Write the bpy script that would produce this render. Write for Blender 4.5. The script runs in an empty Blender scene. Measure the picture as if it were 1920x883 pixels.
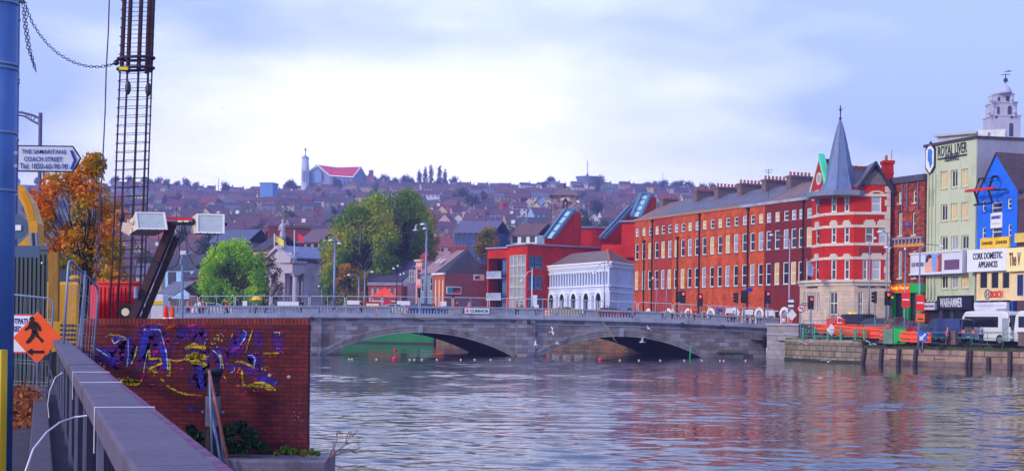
import bpy, math, random
from mathutils import Vector, Matrix
R = math.radians
HAZE = .00043
random.seed(7)
col = bpy.context.scene.collection
scene = bpy.context.scene

F, YH, H, RHO = 2600.0, 610.0, 3.2, R(0.75)      # focal length in photo pixels, horizon row, eye height over water, roll
cd = bpy.data.cameras.new('camera')
cam = bpy.data.objects.new('camera', cd)
col.objects.link(cam)
scene.camera = cam
cd.sensor_width = 36.0
cd.lens = 36.0 * F / 1920.0
cd.shift_y = (YH - 441.5) / 1920.0
cd.clip_start = 0.1
cd.clip_end = 9000
cam.matrix_world = Matrix.Translation((0, 0, H)) @ Matrix.Rotation(R(90), 4, 'X') @ Matrix.Rotation(RHO, 4, 'Z')

SUN_EL, SUN_AZ = R(24), R(236)
world = bpy.data.worlds.new('World')
scene.world = world
world.use_nodes = True
nt = world.node_tree
for n in list(nt.nodes): nt.nodes.remove(n)
def wn(t, **k):
    n = nt.nodes.new(t)
    for a, b in k.items(): setattr(n, a, b)
    return n
sky = wn('ShaderNodeTexSky', sky_type='NISHITA', sun_disc=False)
sky.sun_elevation = SUN_EL; sky.sun_rotation = SUN_AZ
sky.air_density = 1.2; sky.dust_density = 1.0; sky.ozone_density = 2.0
tc = wn('ShaderNodeTexCoord')
sep = wn('ShaderNodeSeparateXYZ'); nt.links.new(tc.outputs['Generated'], sep.inputs[0])
mp = wn('ShaderNodeMapping'); mp.inputs['Scale'].default_value = (2.6, 2.6, 8.5); mp.inputs['Location'].default_value = (4.1, 1.3, 0.55)
mp.inputs['Rotation'].default_value = (0, R(9), 0)
nt.links.new(tc.outputs['Generated'], mp.inputs[0])
nz = wn('ShaderNodeTexNoise'); nz.inputs['Scale'].default_value = 1.15; nz.inputs['Detail'].default_value = 6; nz.inputs['Roughness'].default_value = .48
nt.links.new(mp.outputs[0], nz.inputs['Vector'])
def math_(op, a, b, clamp=False):
    n = wn('ShaderNodeMath', operation=op, use_clamp=clamp)
    for i, x in enumerate((a, b)):
        if isinstance(x, (int, float)): n.inputs[i].default_value = x
        else: nt.links.new(x, n.inputs[i])
    return n.outputs[0]
# broken cloud: thick and white low over the city, thinning upwards and to the right
up = math_('MULTIPLY', sep.outputs['Z'], -1.9)
side = math_('MULTIPLY', math_('MAXIMUM', math_('SUBTRACT', sep.outputs['X'], 0.02), 0.0), -1.0)
lft = math_('MULTIPLY', math_('MAXIMUM', math_('SUBTRACT', math_('MULTIPLY', sep.outputs['X'], -1.0), 0.14), 0.0), -1.5)
dens = math_('ADD', math_('ADD', nz.outputs[0], math_('ADD', up, lft)), side)
ramp = wn('ShaderNodeMapRange', clamp=True); ramp.inputs['From Min'].default_value = -0.04; ramp.inputs['From Max'].default_value = 0.34
nt.links.new(dens, ramp.inputs['Value'])
cmix = wn('ShaderNodeMixRGB'); cmix.inputs[1].default_value = (3.1, 4.0, 7.4, 1); cmix.inputs[2].default_value = (10.4, 10.3, 11.4, 1)
nt.links.new(ramp.outputs[0], cmix.inputs[0])
smix = wn('ShaderNodeMixRGB'); smix.inputs[0].default_value = .86
nt.links.new(sky.outputs[0], smix.inputs[1]); nt.links.new(cmix.outputs[0], smix.inputs[2])
bg = wn('ShaderNodeBackground'); bg.inputs[1].default_value = 0.14
nt.links.new(smix.outputs[0], bg.inputs[0])
wo = wn('ShaderNodeOutputWorld'); nt.links.new(bg.outputs[0], wo.inputs[0])

sl = bpy.data.lights.new('sun', 'SUN'); sl.energy = 2.2; sl.angle = R(11); sl.color = (1.0, .86, .7)
sun = bpy.data.objects.new('sun', sl); col.objects.link(sun)
sdir = Vector((math.sin(SUN_AZ) * math.cos(SUN_EL), math.cos(SUN_AZ) * math.cos(SUN_EL), math.sin(SUN_EL)))
sun.rotation_euler = sdir.to_track_quat('Z', 'Y').to_euler()
vs = scene.view_settings
vs.view_transform = 'Standard'; vs.look = 'None'; vs.exposure = 0.5; vs.gamma = 1.0; vs.use_curve_mapping = False
scene.render.resolution_x = 1024; scene.render.resolution_y = 470

CR, SR = math.cos(RHO), math.sin(RHO)
def ray(px, py):
    u, w = px - 960.0, YH - py
    return (u * CR - w * SR) / F, (u * SR + w * CR) / F
def at(px, py, Y):
    a, b = ray(px, py); return Vector((a * Y, Y, H + b * Y))
def gp(px, Y, z=2.0):                     # plan point seen at column px at height z and depth Y
    w2 = (z - H) * F / Y; u = px - 960.0
    w = (w2 - u * SR) / CR
    return Vector(((u * CR - w * SR) / F * Y, Y))
def on(A, B, px, py):                     # hit on the vertical plane through plan points A, B
    a, b = ray(px, py); d = B - A
    # a*Y = A.x + t*d.x ; Y = A.y + t*d.y
    t = (a * A.y - A.x) / (d.x - a * d.y)
    Y = A.y + t * d.y
    return Vector((A.x + t * d.x, Y, H + b * Y))

def lin(c): return tuple(((x / 255.0) / 12.92 if x <= 10 else (((x / 255.0) + .055) / 1.055) ** 2.4) for x in c)
_m = {}
def mat(name, c, rough=.8, var=.18, scale=1.5, metal=0.0, bump=0.0, spec=.4, dirt=None, emis=None, stretch=None, island=0.0, alpha=1.0):
    if name in _m: return _m[name]
    m = bpy.data.materials.new(name); m.use_nodes = True; t = m.node_tree
    b = t.nodes['Principled BSDF']; b.inputs['Roughness'].default_value = rough; b.inputs['Metallic'].default_value = metal
    b.inputs['Specular IOR Level'].default_value = spec
    c = lin(c)
    co = t.nodes.new('ShaderNodeTexCoord')
    src = co.outputs['Object']
    if stretch:
        mpp = t.nodes.new('ShaderNodeMapping'); mpp.inputs['Scale'].default_value = stretch; t.links.new(src, mpp.inputs[0]); src = mpp.outputs[0]
    n = t.nodes.new('ShaderNodeTexNoise'); n.inputs['Scale'].default_value = scale; n.inputs['Detail'].default_value = 5; n.inputs['Roughness'].default_value = .65
    t.links.new(src, n.inputs['Vector'])
    rp = t.nodes.new('ShaderNodeMapRange'); rp.inputs['From Min'].default_value = .3; rp.inputs['From Max'].default_value = .7
    rp.inputs['To Min'].default_value = 1 - var; rp.inputs['To Max'].default_value = 1 + var; t.links.new(n.outputs[0], rp.inputs['Value'])
    fac = rp.outputs[0]
    if island:
        g = t.nodes.new('ShaderNodeNewGeometry'); r2 = t.nodes.new('ShaderNodeMapRange')
        r2.inputs['To Min'].default_value = 1 - island; r2.inputs['To Max'].default_value = 1 + island; t.links.new(g.outputs['Random Per Island'], r2.inputs['Value'])
        mm = t.nodes.new('ShaderNodeMath'); mm.operation = 'MULTIPLY'; t.links.new(fac, mm.inputs[0]); t.links.new(r2.outputs[0], mm.inputs[1]); fac = mm.outputs[0]
    vm = t.nodes.new('ShaderNodeVectorMath'); vm.operation = 'SCALE'; vm.inputs[0].default_value = c; t.links.new(fac, vm.inputs['Scale'])
    out = vm.outputs[0]
    if dirt:
        n2 = t.nodes.new('ShaderNodeTexNoise'); n2.inputs['Scale'].default_value = dirt[1]; n2.inputs['Detail'].default_value = 7; n2.inputs['Roughness'].default_value = .7
        mp2 = t.nodes.new('ShaderNodeMapping'); mp2.inputs['Scale'].default_value = dirt[3] if len(dirt) > 3 else (1, 1, .45); t.links.new(co.outputs['Object'], mp2.inputs[0]); t.links.new(mp2.outputs[0], n2.inputs['Vector'])
        r3 = t.nodes.new('ShaderNodeMapRange'); r3.inputs['From Min'].default_value = .5; r3.inputs['From Max'].default_value = .66; r3.inputs['To Max'].default_value = dirt[2]; t.links.new(n2.outputs[0], r3.inputs['Value'])
        mx = t.nodes.new('ShaderNodeMixRGB'); mx.inputs[2].default_value = (*lin(dirt[0]), 1); t.links.new(r3.outputs[0], mx.inputs[0]); t.links.new(out, mx.inputs[1]); out = mx.outputs[0]
    t.links.new(out, b.inputs['Base Color'])
    if bump:
        bp = t.nodes.new('ShaderNodeBump'); bp.inputs['Strength'].default_value = bump; bp.inputs['Distance'].default_value = .03
        n3 = t.nodes.new('ShaderNodeTexNoise'); n3.inputs['Scale'].default_value = scale * 6; n3.inputs['Detail'].default_value = 4; t.links.new(src, n3.inputs['Vector'])
        t.links.new(n3.outputs[0], bp.inputs['Height']); t.links.new(bp.outputs[0], b.inputs['Normal'])
    if emis:
        b.inputs['Emission Color'].default_value = (*lin(emis[0]), 1); b.inputs['Emission Strength'].default_value = emis[1]
    if alpha < 1: b.inputs['Alpha'].default_value = alpha
    _m[name] = m; return m

def brick(name, c1, c2, mortar, bw=.225, bh=.075, ms=.01, rough=.9, dirt=None, var=.25, vscale=.7, bump=.25, offset=.5, msmooth=.2):
    if name in _m: return _m[name]
    m = bpy.data.materials.new(name); m.use_nodes = True; t = m.node_tree
    b = t.nodes['Principled BSDF']; b.inputs['Roughness'].default_value = rough; b.inputs['Specular IOR Level'].default_value = .25
    uv = t.nodes.new('ShaderNodeUVMap'); uv.uv_map = 'UVMap'
    br = t.nodes.new('ShaderNodeTexBrick'); br.inputs['Scale'].default_value = 1
    br.inputs['Brick Width'].default_value = bw; br.inputs['Row Height'].default_value = bh; br.inputs['Mortar Size'].default_value = ms
    br.inputs['Mortar Smooth'].default_value = msmooth; br.offset = offset
    br.inputs['Color1'].default_value = (*lin(c1), 1); br.inputs['Color2'].default_value = (*lin(c2), 1); br.inputs['Mortar'].default_value = (*lin(mortar), 1)
    t.links.new(uv.outputs[0], br.inputs['Vector'])
    n = t.nodes.new('ShaderNodeTexNoise'); n.inputs['Scale'].default_value = vscale; n.inputs['Detail'].default_value = 6; n.inputs['Roughness'].default_value = .7
    t.links.new(uv.outputs[0], n.inputs['Vector'])
    rp = t.nodes.new('ShaderNodeMapRange'); rp.inputs['From Min'].default_value = .3; rp.inputs['From Max'].default_value = .7
    rp.inputs['To Min'].default_value = 1 - var; rp.inputs['To Max'].default_value = 1 + var; t.links.new(n.outputs[0], rp.inputs['Value'])
    vm = t.nodes.new('ShaderNodeVectorMath'); vm.operation = 'SCALE'; t.links.new(br.outputs[0], vm.inputs[0]); t.links.new(rp.outputs[0], vm.inputs['Scale'])
    out = vm.outputs[0]
    if dirt:
        n2 = t.nodes.new('ShaderNodeTexNoise'); n2.inputs['Scale'].default_value = dirt[1]; n2.inputs['Detail'].default_value = 8; n2.inputs['Roughness'].default_value = .75
        mp2 = t.nodes.new('ShaderNodeMapping'); mp2.inputs['Scale'].default_value = (1, .4, 1); mp2.inputs['Location'].default_value = (3, 7, 0); t.links.new(uv.outputs[0], mp2.inputs[0]); t.links.new(mp2.outputs[0], n2.inputs['Vector'])
        r3 = t.nodes.new('ShaderNodeMapRange'); r3.inputs['From Min'].default_value = .48; r3.inputs['From Max'].default_value = .66; r3.inputs['To Max'].default_value = dirt[2]; t.links.new(n2.outputs[0], r3.inputs['Value'])
        mx = t.nodes.new('ShaderNodeMixRGB'); mx.inputs[2].default_value = (*lin(dirt[0]), 1); t.links.new(r3.outputs[0], mx.inputs[0]); t.links.new(out, mx.inputs[1]); out = mx.outputs[0]
    t.links.new(out, b.inputs['Base Color'])
    if bump:
        bp = t.nodes.new('ShaderNodeBump'); bp.inputs['Strength'].default_value = bump; bp.inputs['Distance'].default_value = .01; bp.invert = True
        t.links.new(br.outputs['Fac'], bp.inputs['Height']); t.links.new(bp.outputs[0], b.inputs['Normal'])
    _m[name] = m; return m

WL = {}                                   # world location of every object built so far
def tag(o, label=None, cat=None, group=None, kind=None):
    if label: o['label'] = label
    if cat: o['category'] = cat
    if group: o['group'] = group
    if kind: o['kind'] = kind
    return o
def thing(name, label, cat, loc, group=None):
    o = bpy.data.objects.new(name, None); col.objects.link(o); o.empty_display_size = .2
    o.location = loc; WL[o] = Vector(loc)
    return tag(o, label, cat, group)

class Fr:                                 # a vertical facade frame: s along the wall, d out of it, z up
    def __init__(s, A, B):
        s.A = Vector((A[0], A[1])); s.B = Vector((B[0], B[1])); d = s.B - s.A; s.L = d.length
        s.t = d.normalized(); s.n = Vector((s.t.y, -s.t.x))
    def P(s, a, d, z):
        p = s.A + s.t * a + s.n * d; return Vector((p.x, p.y, z))
    def px(s, px, py):                    # photo pixel -> (s, z)
        q = on(s.A, s.B, px, py); return (Vector((q.x, q.y)) - s.A).dot(s.t), q.z
    def off(s, d): return Fr(s.A + s.n * d, s.B + s.n * d)

class MB:
    def __init__(s): s.v = []; s.f = []
    def add(s, vs, fs):
        k = len(s.v); s.v += [Vector(x) for x in vs]; s.f += [[i + k for i in f] for f in fs]; return s
    def face(s, pts): return s.add(pts, [list(range(len(pts)))])
    def box8(s, p): return s.add(p, [(0,3,2,1),(4,5,6,7),(0,1,5,4),(1,2,6,5),(2,3,7,6),(3,0,4,7)])
    def box(s, c, size, rz=0, rx=0, ry=0):
        M_ = Matrix.Translation(c) @ Matrix.Rotation(rz, 4, 'Z') @ Matrix.Rotation(ry, 4, 'Y') @ Matrix.Rotation(rx, 4, 'X')
        x, y, z = [k / 2 for k in size]
        return s.box8([M_ @ Vector(q) for q in ((-x,-y,-z),(x,-y,-z),(x,y,-z),(-x,y,-z),(-x,-y,z),(x,-y,z),(x,y,z),(-x,y,z))])
    def rbox(s, A, B, dep, z0, z1):
        r = Vector((-.37*dep, .93*dep)); q = [A, B, B + r, A + r]; return s.box8([Vector((*p, z0)) for p in q] + [Vector((*p, z1)) for p in q])
    def fbox(s, fr, s0, s1, d0, d1, z0, z1):
        return s.box8([fr.P(s0,d1,z0), fr.P(s1,d1,z0), fr.P(s1,d0,z0), fr.P(s0,d0,z0), fr.P(s0,d1,z1), fr.P(s1,d1,z1), fr.P(s1,d0,z1), fr.P(s0,d0,z1)])
    def path(s, pts, r, n=8, caps=True, sq=None):
        pts = [Vector(p) for p in pts]; rr = r if isinstance(r, (list, tuple)) else [r] * len(pts)
        k = len(s.v); ref = None
        for i, p in enumerate(pts):
            d = (pts[min(i + 1, len(pts) - 1)] - pts[max(i - 1, 0)]).normalized()
            if ref is None: ref = Vector((0, 0, 1)) if abs(d.z) < .9 else Vector((1, 0, 0))
            a = d.cross(ref).normalized(); b = a.cross(d).normalized(); ref = b if abs(d.dot(ref)) > .95 else ref
            for j in range(n):
                t = 2 * math.pi * (j + .5) / n
                s.v.append(p + (a * math.cos(t) + b * math.sin(t)) * rr[i])
        for i in range(len(pts) - 1):
            for j in range(n):
                j2 = (j + 1) % n; s.f.append([k + i*n + j, k + i*n + j2, k + (i+1)*n + j2, k + (i+1)*n + j])
        if caps: s.f.append([k + j for j in range(n)][::-1]); s.f.append([k + (len(pts)-1)*n + j for j in range(n)])
        return s
    def lathe(s, c, prof, n=12, rot=0, caps=True):
        c = Vector(c); k = len(s.v)
        for r, z in prof:
            for j in range(n):
                t = rot + 2 * math.pi * j / n; s.v.append(c + Vector((r * math.cos(t), r * math.sin(t), z)))
        for i in range(len(prof) - 1):
            for j in range(n):
                j2 = (j + 1) % n; s.f.append([k + i*n + j, k + i*n + j2, k + (i+1)*n + j2, k + (i+1)*n + j])
        if caps: s.f.append([k + j for j in range(n)][::-1]); s.f.append([k + (len(prof)-1)*n + j for j in range(n)])
        return s
    def prism(s, pts, off):
        pts = [Vector(p) for p in pts]; off = Vector(off); n = len(pts)
        s.add(pts + [p + off for p in pts], [list(range(n)), list(range(n, 2*n))[::-1]] + [[i, i + n, (i+1) % n + n, (i+1) % n] for i in range(n)])
        return s
    def ball(s, c, r, n=8, sc=(1, 1, 1)):
        c = Vector(c); k = len(s.v); m = max(4, n // 2 + 1)
        for i in range(1, m):
            a = math.pi * i / m
            for j in range(n):
                t = 2 * math.pi * j / n
                s.v.append(c + Vector((r*sc[0]*math.sin(a)*math.cos(t), r*sc[1]*math.sin(a)*math.sin(t), r*sc[2]*math.cos(a))))
        top = len(s.v); s.v.append(c + Vector((0, 0, r * sc[2]))); s.v.append(c - Vector((0, 0, r * sc[2])))
        for i in range(m - 2):
            for j in range(n):
                j2 = (j + 1) % n; s.f.append([k + i*n + j, k + (i+1)*n + j, k + (i+1)*n + j2, k + i*n + j2])
        for j in range(n):
            j2 = (j + 1) % n; s.f.append([top, k + j, k + j2]); s.f.append([top + 1, k + (m-2)*n + j2, k + (m-2)*n + j])
        return s
    def build(s, name, m, parent=None, smooth=False, label=None, cat=None, group=None, kind=None, bevel=0):
        me = bpy.data.meshes.new(name)
        lo = Vector([min(v[i] for v in s.v) for i in range(3)]); hi = Vector([max(v[i] for v in s.v) for i in range(3)])
        c = (lo + hi) / 2; c.z = lo.z
        me.from_pydata([tuple(v - c) for v in s.v], [], s.f)
        uvl = me.uv_layers.new(name='UVMap').data
        for p in me.polygons:
            n = p.normal
            if abs(n.z) > .95: t, b = Vector((1, 0, 0)), Vector((0, 1, 0))
            else:
                t = Vector((-n.y, n.x, 0)).normalized(); b = n.cross(t)
            for li in p.loop_indices:
                q = me.vertices[me.loops[li].vertex_index].co + c
                uvl[li].uv = (q.dot(t), q.dot(b))
            p.use_smooth = smooth
        me.materials.append(m)
        me.update()
        o = bpy.data.objects.new(name, me); col.objects.link(o)
        o.location = c - (WL[parent] if parent else Vector((0, 0, 0))); WL[o] = c
        if parent: o.parent = parent
        if bevel:
            md = o.modifiers.new('bevel', 'BEVEL'); md.width = bevel; md.segments = 2; md.limit_method = 'ANGLE'
        return tag(o, label, cat, group, kind)

def kids(o): return [c for c in list(o.children)]
CH = {}
def copy_tree(o, loc=None, rz=None, parent=None):
    c = o.copy(); col.objects.link(c); c.parent = parent
    for ch in CH[o] if o in CH else snapshot(o): copy_tree(ch, parent=c)
    if loc is not None: c.location = loc; WL[c] = Vector(loc)
    if rz is not None: c.rotation_euler.z = rz
    return c
def snapshot(o):
    CH[o] = [c for c in ALLOBJ() if c.parent is o]
    return CH[o]
def ALLOBJ(): return list(col.objects)

def text_mb(s, P0, t, up, width, height, depth=.02, bold=.0, mb=None):
    """letters starting at P0 (lower left), running along t, upright along up, fitted to width x height"""
    cu = bpy.data.curves.new('lettering', 'FONT'); cu.body = s; cu.extrude = .01; cu.offset = bold; cu.resolution_u = 3
    o = bpy.data.objects.new('lettering', cu); col.objects.link(o)
    dg = bpy.context.evaluated_depsgraph_get(); me = bpy.data.meshes.new_from_object(o.evaluated_get(dg))
    xs = [v.co.x for v in me.vertices]; ys = [v.co.y for v in me.vertices]
    x0, x1, y0, y1 = min(xs), max(xs), min(ys), max(ys)
    t = Vector(t).normalized(); up = Vector(up).normalized(); n = t.cross(up)
    mb = mb or MB()
    vs = [Vector(P0) + t * ((v.co.x - x0) / (x1 - x0) * width) + up * ((v.co.y - y0) / (y1 - y0) * height) + n * (v.co.z * depth / .02 + depth / 2) for v in me.vertices]
    mb.add(vs, [list(p.vertices) for p in me.polygons])
    bpy.data.objects.remove(o); bpy.data.curves.remove(cu); bpy.data.meshes.remove(me)
    return mb
def ftext(fr, s, s0, s1, z0, z1, m, parent, d=.03, bold=0.0, depth=.03, name='lettering', label=None):
    P0 = fr.P(s0, d, z0); t = Vector((fr.t.x, fr.t.y, 0))
    return text_mb(s, P0, t, (0, 0, 1), s1 - s0, z1 - z0, depth, bold).build(name, m, parent, label=label)
def ftextpx(fr, s, x0, y0, x1, y1, m, parent, **k):       # pixel box of the words
    a, zt = fr.px(x0, y0); b, zb = fr.px(x1, y1)
    return ftext(fr, s, a, b, zb, zt, m, parent, **k)

def wall_open(mb, fr, z0, z1, ops, reveal=.18, s0=0, s1=None):
    s1 = fr.L if s1 is None else s1
    xs = sorted(set([s0, s1] + [x for o in ops for x in o[:2]])); zs = sorted(set([z0, z1] + [z for o in ops for z in o[2:4]]))
    xs = [x for x in xs if s0 <= x <= s1]; zs = [z for z in zs if z0 <= z <= z1]
    for i in range(len(xs) - 1):
        # merge vertically
        run = None
        for j in range(len(zs) - 1):
            cx, cz = (xs[i] + xs[i+1]) / 2, (zs[j] + zs[j+1]) / 2
            inside = any(o[0] < cx < o[1] and o[2] < cz < o[3] for o in ops)
            if not inside and run is None: run = zs[j]
            if inside and run is not None:
                mb.face([fr.P(xs[i], 0, run), fr.P(xs[i+1], 0, run), fr.P(xs[i+1], 0, zs[j]), fr.P(xs[i], 0, zs[j])]); run = None
        if run is not None: mb.face([fr.P(xs[i], 0, run), fr.P(xs[i+1], 0, run), fr.P(xs[i+1], 0, zs[-1]), fr.P(xs[i], 0, zs[-1])])
    for o in ops:
        a, b, c, d = o[:4]
        mb.face([fr.P(a,0,c), fr.P(a,-reveal,c), fr.P(a,-reveal,d), fr.P(a,0,d)]); mb.face([fr.P(b,0,c), fr.P(b,0,d), fr.P(b,-reveal,d), fr.P(b,-reveal,c)])
        mb.face([fr.P(a,0,c), fr.P(b,0,c), fr.P(b,-reveal,c), fr.P(a,-reveal,c)]); mb.face([fr.P(a,0,d), fr.P(a,-reveal,d), fr.P(b,-reveal,d), fr.P(b,0,d)])
    return mb
def window(root, fr, a, b, c, d, fm, gm, style='sash', depth=.12, fw=.09, sill=None, name='window', label=None):
    m = MB(); y0, y1 = -depth - .05, -depth + .02
    m.fbox(fr, a, a+fw, y0, y1, c, d).fbox(fr, b-fw, b, y0, y1, c, d).fbox(fr, a+fw, b-fw, y0, y1, c, c+fw).fbox(fr, a+fw, b-fw, y0, y1, d-fw, d)
    if style == 'sash': m.fbox(fr, a+fw, b-fw, y0+.005, y1-.005, (c+d)/2-.04, (c+d)/2+.04)
    if style == 'cross': m.fbox(fr, a+fw, b-fw, y0+.005, y1-.005, (c+d)/2-.04, (c+d)/2+.04); m.fbox(fr, (a+b)/2-.03, (a+b)/2+.03, y0+.01, y1-.01, c+fw, d-fw)
    if style == 'mull': m.fbox(fr, (a+b)/2-.04, (a+b)/2+.04, y0+.005, y1-.005, c+fw, d-fw)
    w = m.build(name, fm, root, label=label)
    g = MB(); g.fbox(fr, a+fw*.5, b-fw*.5, y0+.02, y0+.04, c+fw*.5, d-fw*.5); g.build('pane', gm, w)
    if sill:
        MB().fbox(fr, a-.08, b+.08, -depth-.02, .08, c-.13, c).build('sill', sill, w)
    return w
def gable_roof(root, fr, s0, s1, eave, ridge, width, m, over=.3, name='roof', d0=0):
    """ridge parallel to the facade; eave line at d0, far eave at d0-width"""
    k = MB(); th = .18
    e0, e1, mid = d0 + over, d0 - width - over, d0 - width / 2
    for z in (0,):
        pf = [fr.P(s0, e0, eave), fr.P(s1, e0, eave), fr.P(s1, mid, ridge), fr.P(s0, mid, ridge)]
        pb = [fr.P(s1, e1, eave), fr.P(s0, e1, eave), fr.P(s0, mid, ridge), fr.P(s1, mid, ridge)]
        k.box8([p - Vector((0,0,th)) for p in pf] + pf); k.box8([p - Vector((0,0,th)) for p in pb] + pb)
    return k.build(name, m, root)
# ================================================================== THE SETTING
V2 = Vector
water_m = bpy.data.materials.new('river_water'); water_m.use_nodes = True
_t = water_m.node_tree; _b = _t.nodes['Principled BSDF']
_b.inputs['Base Color'].default_value = (.018, .026, .045, 1); _b.inputs['Roughness'].default_value = .06; _b.inputs['IOR'].default_value = 1.36
_b.inputs['Specular IOR Level'].default_value = .62
_co = _t.nodes.new('ShaderNodeTexCoord')
def wave(sc, rot, nsc, det, dist=0.0):
    mp = _t.nodes.new('ShaderNodeMapping'); mp.inputs['Scale'].default_value = sc; mp.inputs['Rotation'].default_value = (0, 0, R(rot))
    _t.links.new(_co.outputs['Object'], mp.inputs[0]); n = _t.nodes.new('ShaderNodeTexNoise'); n.inputs['Scale'].default_value = nsc
    n.inputs['Detail'].default_value = det; n.inputs['Roughness'].default_value = .55; n.inputs['Distortion'].default_value = dist
    _t.links.new(mp.outputs[0], n.inputs['Vector']); return n.outputs[0]
w1, w2, w3 = wave((.5, 1.0, 1), 8, .8, 3, .5), wave((.45, 1.1, 1), -12, 2.6, 3, .3), wave((.3, .3, 1), 30, .07, 2)
def wm(op, a, b):
    n = _t.nodes.new('ShaderNodeMath'); n.operation = op
    for i, x in enumerate((a, b)):
        if isinstance(x, (int, float)): n.inputs[i].default_value = x
        else: _t.links.new(x, n.inputs[i])
    return n.outputs[0]
amp = _t.nodes.new('ShaderNodeMapRange'); amp.inputs['From Min'].default_value = .42; amp.inputs['From Max'].default_value = .56; amp.inputs['To Min'].default_value = .35; amp.inputs['To Max'].default_value = 1.0
_t.links.new(w3, amp.inputs['Value'])
hsum = wm('MULTIPLY', wm('ADD', wm('MULTIPLY', w1, 1.0), wm('MULTIPLY', w2, .38)), amp.outputs[0])
_bp = _t.nodes.new('ShaderNodeBump'); _bp.inputs['Strength'].default_value = 1.0; _bp.inputs['Distance'].default_value = .05
_t.links.new(hsum, _bp.inputs['Height']); _t.links.new(_bp.outputs[0], _b.inputs['Normal'])

# one water sheet: flat far out, with real wind ripples where the river is seen
import numpy as np
rs = np.random.RandomState(3); yy = [9.0]
while yy[-1] < 232: yy.append(yy[-1] + max(.11, min(.3, yy[-1] * .0028)))
yy = np.array(yy); NC = 300; tt = np.linspace(0, 1, NC)
Y2 = np.repeat(yy[:, None], NC, 1); X2 = (-.40 * Y2 - 4) + (.80 * Y2 + 10) * tt[None, :]
def ripple(X, Y):
    Z = np.zeros_like(X)
    for i in range(46):
        lam = .5 * (4.6 ** (i / 45.0)) * rs.uniform(.9, 1.1); th = R(90 - 6) + rs.normal(0, R(34)); k_ = 2 * math.pi / lam; a = .0175 * lam / 6.0
        ph = rs.uniform(0, 6.28); u = X * math.cos(th) + Y * math.sin(th); Z += a * np.sin(k_ * u + ph + .8 * np.sin(X * .23 + i) + .5 * np.sin(Y * .13 + 2.1 * i))
    calm = np.sin(X * .11 + Y * .05 + 1.0) + np.sin(Y * .21 - X * .04 + 2.2) + .7 * np.sin(X * .31 + Y * .37); far = np.clip(1.15 - Y / 210, .35, 1)
    return Z * np.clip(.8 + .22 * calm, .18, 1.25) * far
Z2 = ripple(X2, Y2); wm_ = bpy.data.meshes.new('water'); nr = len(yy); co_ = np.stack([X2, Y2, Z2], -1).reshape(-1, 3); ii = np.arange(nr * NC).reshape(nr, NC)
fc = np.stack([ii[:-1, :-1], ii[:-1, 1:], ii[1:, 1:], ii[1:, :-1]], -1).reshape(-1, 4); nv0 = len(co_)
co_ = np.vstack([co_, [[-700, -60, -.16], [500, -60, -.16], [500, 236, -.16], [-700, 236, -.16]]]); fc = np.vstack([fc, [[nv0, nv0 + 1, nv0 + 2, nv0 + 3]]])
wm_.from_pydata(co_.tolist(), [], fc.tolist()); wm_.polygons.foreach_set('use_smooth', [True] * len(fc)); wm_.materials.append(water_m)
wo_ = bpy.data.objects.new('water', wm_); col.objects.link(wo_); tag(wo_, kind='structure')

earth = mat('hill_earth', (62, 74, 48), var=.35, scale=.03, dirt=((84, 66, 60), .02, .6, (1, 1, 1)))
MB().face([(-1500, -80, -1.6), (1500, -80, -1.6), (1500, 1700, -1.6), (-1500, 1700, -1.6)]).build('ground', mat('river_bed', (60, 58, 50)), kind='structure')

HP = [(228, 2.2), (262, 4.0), (350, 13), (500, 31), (700, 56), (900, 82), (1180, 118), (1300, 122), (1600, 122), (2600, 90)]
def hz(x, y):
    for (a, za), (b, zb) in zip(HP, HP[1:]):
        if y <= b: z = za + (zb - za) * (max(y, a) - a) / (b - a); break
    else: z = 90
    k = min(1, max(0, (y - 300) / 500))
    return z + k * (3.2 * math.sin(x * .011 + 1.3) + 1.6 * math.sin(x * .031 + y * .01))
hill = MB(); xs = [-1400 + 40 * i for i in range(71)]; ys = [228, 245, 262, 300, 350, 400, 450, 500, 560, 620, 700, 780, 850, 900, 960, 1030, 1100, 1180, 1240, 1300, 1450, 1690]
hill.v = [Vector((x, y, hz(x, y))) for y in ys for x in xs]; nx = len(xs)
hill.f = [[j*nx+i, j*nx+i+1, (j+1)*nx+i+1, (j+1)*nx+i] for j in range(len(ys)-1) for i in range(nx-1)]
hill.build('hillside', earth, kind='structure', smooth=True)

# land on the far bank: quay edge, then street surface
EDGE = [(120, -10), (62, 80), (44.3, 119.9), (37.0, 127.2), (33.1, 131.2), (30.6, 137), (29.0, 143.4), (26.0, 151.6), (21.0, 151.9), (16.3, 169.3), (6.5, 176), (-6, 208), (-12.6, 219), (-30, 226), (-34, 229)]
tarmac = mat('tarmac', (74, 72, 76), rough=.85, var=.2, scale=.6, bump=.15)
def sz_(Y): return 2.0 + max(0, min(1, (Y - 126.5) / 12)) * 1.0 + max(0, min(1, (Y - 139) / 8)) * .45
fx_ = lambda Y: 34.5 + (160 - Y) * .447 + 3; ex_ = lambda Y: (33.1 - (Y - 131.2) * .336 if Y > 131.2 else 33.1 + (131.2 - Y) * .99) + 1.9
rm_ = MB(); ys_ = [122 + i for i in range(28)]
for a, b in zip(ys_, ys_[1:]):
    rm_.face([(ex_(a), a, sz_(a)), (fx_(a), a, sz_(a)), (fx_(b), b, sz_(b)), (ex_(b), b, sz_(b))]); rm_.face([(ex_(a), a, 1.9), (ex_(b), b, 1.9), (ex_(b), b, sz_(b)), (ex_(a), a, sz_(a))])
rm_.build('road', tarmac, kind='structure')
road = MB(); road.face([(x, y, 2.0) for x, y in EDGE] + [(400, 229, 2.0), (400, -10, 2.0)]).build('quay_street', tarmac, kind='structure')
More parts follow.
